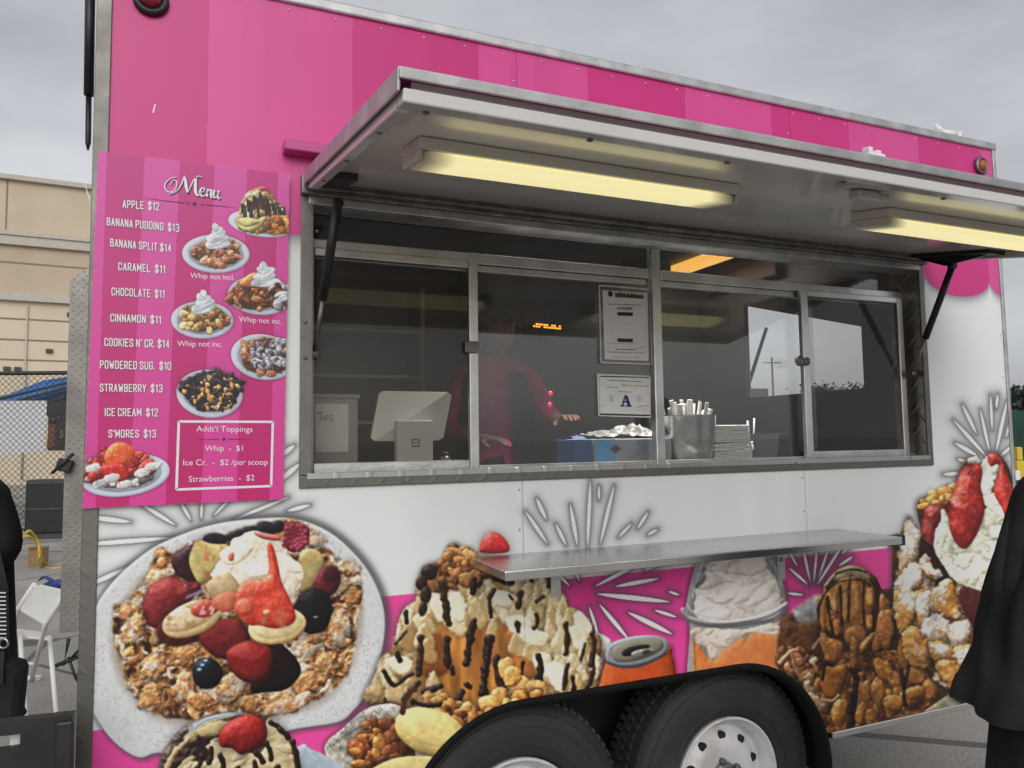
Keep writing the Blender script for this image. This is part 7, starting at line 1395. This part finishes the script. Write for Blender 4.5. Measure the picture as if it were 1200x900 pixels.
# white folding chair
T = thing('folding_chair', 'white folding chair standing on the concrete behind the trailer corner', 'folding chair', ZP(50, 790))
tl_, tr2, bl_, br_ = DP(40, 685, 4.2), DP(79, 694, 4.05), DP(21, 714, 4.3), DP(53, 733, 4.15)
b = MB(); nn = (tr2 - tl_).cross(bl_ - tl_).normalized()
P = []
for A_, B_ in ((tl_, tr2), (tr2, br_), (br_, bl_), (bl_, tl_)):
    for t in (.12, .88): P.append(A_.lerp(B_, t))
b.prism(P, nn * .016); b.build('backrest', 'white_plastic', T)
fl, frr = ZP(6, 800), ZP(37, 797)
b = MB(); b.tube([tr2 + Vector((0, 0, .02)), br_, frr], .014, 10); b.build('leg', 'white_plastic', T); b = MB(); b.tube([tl_ + Vector((0, 0, .0)), bl_, fl], .014, 10); b.build('leg', 'white_plastic', T)
hf = (frr + fl) / 2; hb_ = (tr2 + tl_) / 2; dirb = Vector((hb_.x - hf.x, hb_.y - hf.y, 0)).normalized(); sd_ = (frr - fl); sd_.z = 0
for base in (fl, frr): b = MB(); t0 = base.lerp(tr2 if base is frr else tl_, .55); b.tube([t0, base + dirb * .95 * 1.0 + Vector((0, 0, 0))], .013, 10); b.build('leg', 'white_plastic', T)
b = MB(); s0 = fl.lerp(tl_, .5); s1 = frr.lerp(tr2, .5); b.prism([s0, s1, s1 - dirb * .36 + Vector((0, 0, -.03)), s0 - dirb * .36 + Vector((0, 0, -.03))], (0, 0, .02)); b.build('seat', 'white_plastic', T)
b = MB(); b.tube([fl.lerp(tl_, .22), frr.lerp(tr2, .22)], .010, 8); b.build('stretcher', 'white_plastic', T)
b = MB(); b.frame_box(frr, R_, Fh, Vector((0, 0, 1)), (-.02, -.02, 0), (.06, .02, .03), .008); b.build('foot_cap', 'white_plastic', T)
# chain link fence with a banner and a poster
FD = 13.0
fo = DP(110, 523, FD); fx = Vector((R_.x, R_.y, 0)).normalized(); fx = (fx + Fh * .06).normalized(); fo.z = 0; FL = 9.0
ftop = DP(40, 437, FD).z
T = thing('chain_link_fence', 'tall black chain link fence in front of the beige building', 'fence', fo - fx * 4)
b = MB(); pt = .105; n = int(FL / pt)
for k in range(-int(ftop / pt), n):
    for sg in (1, -1):
        x0 = k * pt if sg > 0 else k * pt + ftop; x1 = x0 + sg * ftop; za_, zb_ = 0.03, ftop
        lo, hi = 0.0, FL
        def at(t): return fo - fx * (FL - 2.0) + fx * (x0 + (x1 - x0) * t) + Vector((0, 0, za_ + (zb_ - za_) * t))
        t0, t1 = 0, 1
        if sg > 0: t0 = max(0, (0 - x0) / (x1 - x0)); t1 = min(1, (FL - x0) / (x1 - x0))
        else: t0 = max(0, (x0 - FL) / (x0 - x1)); t1 = min(1, x0 / (x0 - x1))
        if t1 > t0: b.tube([at(t0), at(t1)], .0048, 4, False)
b.build('chain_link', 'fence_black', T)
b = MB(); b.tube([fo - fx * (FL - 2) + Vector((0, 0, ftop)), fo + fx * 2 + Vector((0, 0, ftop))], .035, 8); b.tube([fo - fx * (FL - 2) + Vector((0, 0, .12)), fo + fx * 2 + Vector((0, 0, .12))], .02, 8); b.build('rail', 'fence_black', T)
for k in range(4): b = MB(); p = fo - fx * (FL - .9) + fx * 2.95 * k; b.tube([p, p + Vector((0, 0, ftop + .05))], .04, 10); b.build('post', 'fence_black', T)
def fpx(px, py, off): 
    n_ = fx.cross(Vector((0, 0, 1))); d = ray(px, py); o_ = fo - n_ * off if n_.dot(Fh) > 0 else fo + n_ * off; k = (o_ - CAM).dot(n_) / d.dot(n_); return CAM + d * k
def fence_panel(name, label, cat, q, m, off):
    P = [fpx(*p, off) for p in q]; c = sum(P, Vector()) / 4; b = MB(); b.prism(P, Fh * .01); return tag(b.build(name, m, None, None, c), label, cat)
fence_panel('banner', 'plain white banner tied to the back of the chain link fence', 'banner', [(-60, 470), (55, 469.5), (52, 529), (-60, 538)], 'banner_white', -.12)
T = thing('poster', 'dark poster with figures in red and white beside the white banner', 'poster', fpx(67, 500, -.10))
b = MB(); b.prism([fpx(*p, -.10) for p in [(57, 470), (78, 469.5), (77, 528), (55.5, 528)]], Fh * .01); b.build('panel', 'truck_dark', T)
b = MB()
for x, y, r in ((62, 492, .035), (69, 490, .028)): p = fpx(x, y, -.085); b.lathe(p, -Fh, [(r, 0), (r, .004), (0, .005)], 14)
p = fpx(72, 509, -.085); b.prism([p + Vector((-.03, 0, -.06)), p + Vector((.03, 0, -.06)), p + Vector((.03, 0, .07)), p + Vector((-.01, 0, .09))], -Fh * .004); b.build('printed_figure', 'skin', T)
b = MB(); p = fpx(60, 508, -.085); b.prism([p + Vector((-.06, 0, -.26)), p + Vector((.06, 0, -.22)), p + Vector((.10, 0, .14)), p + Vector((-.04, 0, .18))], -Fh * .004); b.build('printed_figure', 'ink_brown', T)
# black road case by the fence
T = thing('road_case', 'black equipment case standing by the foot of the fence', 'case', fpx(51, 620, .5)); c0 = fpx(28, 620, .45); c0.z = 0; c1 = fpx(76, 618, .45); c1.z = 0; ht = fpx(50, 563, .45).z; cx_ = (c1 - c0).normalized(); cw = (c1 - c0).length
b = MB(); b.frame_box(c0, cx_, Fh, Vector((0, 0, 1)), (0, 0, .10), (cw, .3, ht), .02); b.build('case_body', 'black_plastic', T); b = MB(); b.frame_box(c0, cx_, Fh, Vector((0, 0, 1)), (.04, -.012, ht * .5), (cw - .04, -.001, ht * .53)); b.frame_box(c0, cx_, Fh, Vector((0, 0, 1)), (.02, -.01, ht - .06), (cw - .02, .31, ht + .012), .006); b.build('edge_strip', 'truck_dark', T)
b = MB(); b.frame_box(c0, cx_, Fh, Vector((0, 0, 1)), (.05, .05, 0), (cw - .05, .25, .0995)); b.build('base', 'truck_dark', T)
# cardboard box and yellow cables
p = ZP(40, 664); T = thing('cardboard_box', 'small brown cardboard box with yellow cable around it', 'box', p); b = MB(); b.frame_box(p, R_, Fh, Vector((0, 0, 1)), (-.08, 0, 0), (.09, .15, .24), .003); b.build('box', 'cardboard', T)
b = MB(); b.frame_box(p, R_, Fh, Vector((0, 0, 1)), (-.08, -.05, .2405), (.02, .06, .2435), 0); b.build('flap', 'cardboard', T)
b = MB(); P = [DP(28, 628, 9), DP(34, 622, 9), DP(42, 630, 9.2), DP(46, 642, 9.2), DP(46, 658, 9.2), ZP(50, 664), ZP(62, 666), ZP(84, 664), ZP(130, 662)]; b.tube([tuple(q) for q in catmull(P, 5, False)], .015, 6); P = [DP(24, 632, 9), DP(33, 628, 9), DP(44, 638, 9.2), DP(48, 650, 9.2), ZP(56, 662), ZP(75, 661), ZP(130, 659)]; b.tube([tuple(q) for q in catmull(P, 5, False)], .013, 6); tag(b.build('cable', 'yellow_cable', None, None, ZP(60, 664)), 'yellow cable looping over a cardboard box and along the ground', 'cable')
T = thing('tarp', 'folded blue tarp on the ground behind the white folding chair', 'tarp', ZP(58, 690)); b = MB(); p = ZP(58, 690); rr = random.Random(6); gv = [[b.b.verts.new(p + R_ * (-.14 + .05 * i) + Fh * (.08 * j) + Vector((0, 0, .05 + .05 * math.sin(i * 1.1 + j) + rr.uniform(0, .03)))) for i in range(7)] for j in range(6)]
for j in range(5):
    for i in range(6): b.b.faces.new((gv[j][i], gv[j][i + 1], gv[j + 1][i + 1], gv[j + 1][i]))
b.build('cloth', 'blue_tarp', T); b = MB(); b.frame_box(p, R_, Fh, Vector((0, 0, 1)), (-.1, .05, 0), (.1, .3, .05), .01); b.build('padding', 'blue_tarp', T)
# blue market tent beyond the fence
T = thing('market_tent', 'blue market tent with dark poles beyond the fence', 'tent', DP(30, 523, 18) - Vector((0, 0, 1.53)))
b = MB(); D1, D2 = 17.0, 20.0; q = [DP(-60, 474, D1), DP(92, 436, D1), DP(92, 446, D1 + .6), DP(-60, 486, D1 + .2)]; q = [DP(-70, 480, D1), DP(10, 462, D1), DP(50, 446, D1), DP(100, 438, D1), DP(100, 452, D1 - .4), DP(60, 462, D1 - .4), DP(10, 478, D1 - .4), DP(-70, 496, D1 - .4)]; b.prism(q, Fh * 2.2); b.build('canopy_cloth', 'tent_blue', T)
b = MB()
for A_, B_ in ((DP(-10, 470, D1 - .5), DP(100, 443, D1 - .5)), (DP(5, 474, D1 - .5), DP(100, 448, D1 - .5)), (DP(30, 480, D1 - .5), DP(100, 457, D1 - .5))): b.tube([A_, B_], .03, 8)
b.build('frame_bar', 'truck_dark', T)
for px in (-40, 96): b = MB(); p = DP(px, 470, D1 + .3); b.tube([(p.x, p.y, 0), p], .035, 8); b.build('pole', 'truck_dark', T)
# beige building
A = DP(0, 523, 30.0); B = DP(106, 520, 31.45); A.z = 0; B.z = 0; bx = (B - A).normalized(); bn = Vector((bx.y, -bx.x, 0)); bn = bn if bn.dot(Fh) < 0 else -bn
def bz(py0, py1): return (DP(0, py0, 30.0).z + DP(106, py1, 31.45).z) / 2
T = thing('building', 'large beige stucco building with grey bands beyond the fence', 'building', A)
X0, X1, DPH = -28., 34., 20.
def slab(name, z0, z1, m, proud, x0=X0, x1=X1): b = MB(); b.frame_box(A, bx, -bn, Vector((0, 0, 1)), (x0, -proud, z0), (x1, DPH, z1)); return b.build(name, m, T)
zt0_, zt1_ = bz(197, 211), bz(203, 216); zc0, zc1 = bz(265, 276), bz(283, 291); zs0, zs1 = bz(340, 346), bz(352, 354)
slab('parapet_cap', zt1_, zt0_, 'stucco_trim', .22); slab('upper_wall', zc0 + .001, zt1_ - .001, 'stucco', 0)
slab('cornice', bz(270, 281), zc0, 'stucco_trim', .18); slab('cornice', bz(277, 287), bz(270, 281) - .001, 'stucco_trim', .10); slab('cornice', zc1, bz(277, 287) - .001, 'stucco_trim', .2)
slab('middle_wall', zs0 + .001, zc1 - .001, 'stucco_mid', -.02); slab('sill_band', zs1, zs0, 'stucco_trim', .25); slab('lower_wall', 0, zs1 - .001, 'stucco_low', 0)
b = MB()
for z in (bz(305, 310), bz(372, 376), bz(397, 400), bz(421, 423)): b.frame_box(A, bx, -bn, Vector((0, 0, 1)), (X0, -.012 if z < zs1 else .008, z - .035), (X1, .03, z + .035))
q = ((DP(5, 230, 30.05) - A).dot(bx)); b.frame_box(A, bx, -bn, Vector((0, 0, 1)), (q - .03, -.012, zc0 + .01), (q + .03, .01, zt1_ - .01)); 
for k in range(9):
    xx = -26 + k * 6.4; b.frame_box(A, bx, -bn, Vector((0, 0, 1)), (xx - .02, -.012, .1), (xx + .02, .01, zs1 - .05)); b.frame_box(A, bx, -bn, Vector((0, 0, 1)), (xx - .02, .008, zs0 + .05), (xx + .02, .03, zc1 - .05))
b.build('groove', 'groove', T)
b = MB(); q = (DP(30, 400, 30.4) - A).dot(bx); pz = DP(30, 356, 30.4).z; b.tube([A + bx * q + bn * .08 + Vector((0, 0, .2)), A + bx * q + bn * .08 + Vector((0, 0, pz))], .035, 8); b.build('downpipe', 'stucco_trim', T)
b = MB()
for px, py in ((81, 365), (57, 410), (10, 433), (22, 433)): p = DP(px, py, 30.7); xx = (p - A).dot(bx); b.frame_box(A, bx, -bn, Vector((0, 0, 1)), (xx - .12, -.14, p.z - .09), (xx + .12, -.001, p.z + .07), .02)
b.build('wall_fitting', 'truck_dark', T)
# ---------------------------------------------------------------- beyond the trailer's right end
gd = 14.0; p0, p1 = DP(1165, 508, gd), DP(1330, 508, gd); T = thing('screened_fence', 'dark green screened fence beyond the right end of the trailer', 'fence', Vector((p0.x, p0.y, 0))); ex = (p1 - p0); ex.z = 0; gl_ = ex.length; ex.normalize(); ey = Vector((-ex.y, ex.x, 0)); gz = DP(1190, 481, gd).z
b = MB(); b.frame_box(Vector((p0.x, p0.y, 0)), ex, ey, Vector((0, 0, 1)), (-2, 0, .05), (gl_ + 4, .02, gz)); b.build('mesh_screen', 'green_mesh', T)
for k in range(4): b = MB(); q = Vector((p0.x, p0.y, 0)) + ex * (-1.5 + 2.6 * k) + ey * .06; b.tube([q, q + Vector((0, 0, gz + .05))], .03, 8); b.build('post', 'fence_black', T)
T = thing('bollard', 'yellow barrier post with a white cap in front of the green fence', 'barrier', ZP(1194, 700)); q = DP(1199, 552, 6.5); b = MB(); b.lathe((q.x, q.y, 0), (0, 0, 1), [(.06, 0), (.06, 1.02), (.055, 1.05), (0, 1.06)], 18); b.build('post', 'yellow_paint', T)
b = MB(); q2 = DP(1196, 548, 6.6); b.frame_box(q2, R_, Fh, Vector((0, 0, 1)), (-.03, 0, -.1), (.10, .05, .06), .01); b.frame_box(q2, R_, Fh, Vector((0, 0, 1)), (-.02, .0, .0605), (.03, .05, .18), .01); b.build('barrier_board', 'yellow_paint', T)
b = MB(); q3 = DP(1190, 557, 6.4); b.frame_box(q3, R_, Fh, Vector((0, 0, 1)), (-.02, -.02, -.04), (.03, .03, .04), .005); b.build('cap', 'menu_white', T)
T = thing('storage_container', 'pale container standing behind the green fence', 'container', DP(1200, 508, 40) - Vector((0, 0, 1.53))); q = DP(1184, 508, 40); q.z = 0; b = MB(); b.frame_box(q, R_, Fh, Vector((0, 0, 1)), (-.3, 0, 0), (7, 2.4, 2.75)); b.build('shell', 'container_white', T); b = MB()
for k in range(24): b.frame_box(q, R_, Fh, Vector((0, 0, 1)), (-.2 + k * .3, -.04, .1), (-.05 + k * .3, -.001, 2.65))
b.build('corrugation', 'container_white', T)
def tree(px, py, dist, h, w_, seed, label):
    p = DP(px, py, dist); p.z = 0; T = thing('tree', label, 'tree', p, 'distant trees beyond the right end of the trailer'); rq = random.Random(seed); b = MB(); b.tube([p, p + Vector((.1, 0, h * .45)), p + Vector((.0, .1, h * .75))], [.22, .15, .07], 8)
    for k in range(6): a = k * 1.05; b.tube([p + Vector((0, 0, h * (.35 + .06 * k))), p + Vector((math.cos(a) * w_ * .5, math.sin(a) * w_ * .5, h * (.55 + .06 * k)))], [.08, .03], 6)
    b.build('trunk', 'bark', T); b = MB()
    cl = [(Vector((rq.gauss(0, .4) * w_, rq.gauss(0, .4) * w_, h * rq.uniform(.42, .95))), rq.uniform(.5, 1.0)) for _ in range(34)]
    for c, r in cl:
        for _ in range(46):
            q = p + c + Vector((rq.gauss(0, 1), rq.gauss(0, 1), rq.gauss(0, .8))) * r * .55; n_ = Vector((rq.gauss(0, 1), rq.gauss(0, 1), rq.gauss(0, 1) + .6)).normalized(); t = n_.orthogonal().normalized(); s2 = n_.cross(t); z = rq.uniform(.12, .26); b.b.faces.new([b.b.verts.new(q + t * z), b.b.verts.new(q + s2 * z * .6), b.b.verts.new(q - t * z), b.b.verts.new(q - s2 * z * .6)])
    me = bpy.data.meshes.new('crown'); b.b.to_mesh(me); b.b.free(); link('crown', me, 'leaf', T)
tree(958, 508, 58, 5.4, 2.0, 5, 'far tree low in the trailer end opening'); tree(1000, 508, 64, 5.8, 2.4, 6, 'far tree at the right of the trailer end opening'); tree(1190, 508, 60, 5.2, 2.2, 1, 'low bushy tree just past the trailer corner'); tree(1215, 508, 75, 6.6, 2.8, 2, 'taller tree at the right edge behind the container'); tree(1176, 508, 90, 6.0, 2.6, 3, 'distant tree mostly hidden by the trailer end')
# seen through the far opening: utility pole and a flatbed truck
p = DP(908, 510, 45); p.z = 0; T = thing('utility_pole', 'wooden utility pole seen through the far opening of the trailer', 'utility pole', p); tz = DP(908, 418, 45).z; b = MB(); b.tube([p, Vector((p.x, p.y, tz))], [.075, .055], 10); b.build('pole', 'wood_pole', T); b = MB(); b.frame_box(Vector((p.x, p.y, tz - .35)), R_, Fh, Vector((0, 0, 1)), (-.55, -.03, 0), (.55, .03, .05)); b.build('crossarm', 'wood_pole', T)
p = DP(897, 510, 22); p.z = 0; T = thing('truck', 'dark truck seen through the far opening of the trailer', 'truck', p)
def tbx(name, m, lo, hi, bev=.05): b = MB(); b.frame_box(p, R_, Fh, Vector((0, 0, 1)), lo, hi, bev); b.build(name, m, T)
tbx('cargo_box', 'truck_dark', (-2.6, 0, .9), (.15, 2.2, 2.95)); tbx('cab', 'truck_dark', (.2, .05, .5), (1.5, 2.1, 2.35), .2); tbx('windscreen', 'glass', (.6, .04, 1.6), (1.35, .06, 2.15)); tbx('chassis', 'black_paint', (-2.6, .2, .5), (1.5, 2.0, .88))
for xx in (-1.8, .9): b = MB(); b.lathe(p + R_ * xx + Vector((0, 0, .48)), -Fh, [(.25, -.2), (.46, -.2), (.48, -.1), (.48, .0), (.25, .03), (.0, .03)], 24); b.build('wheel', 'rubber', T)
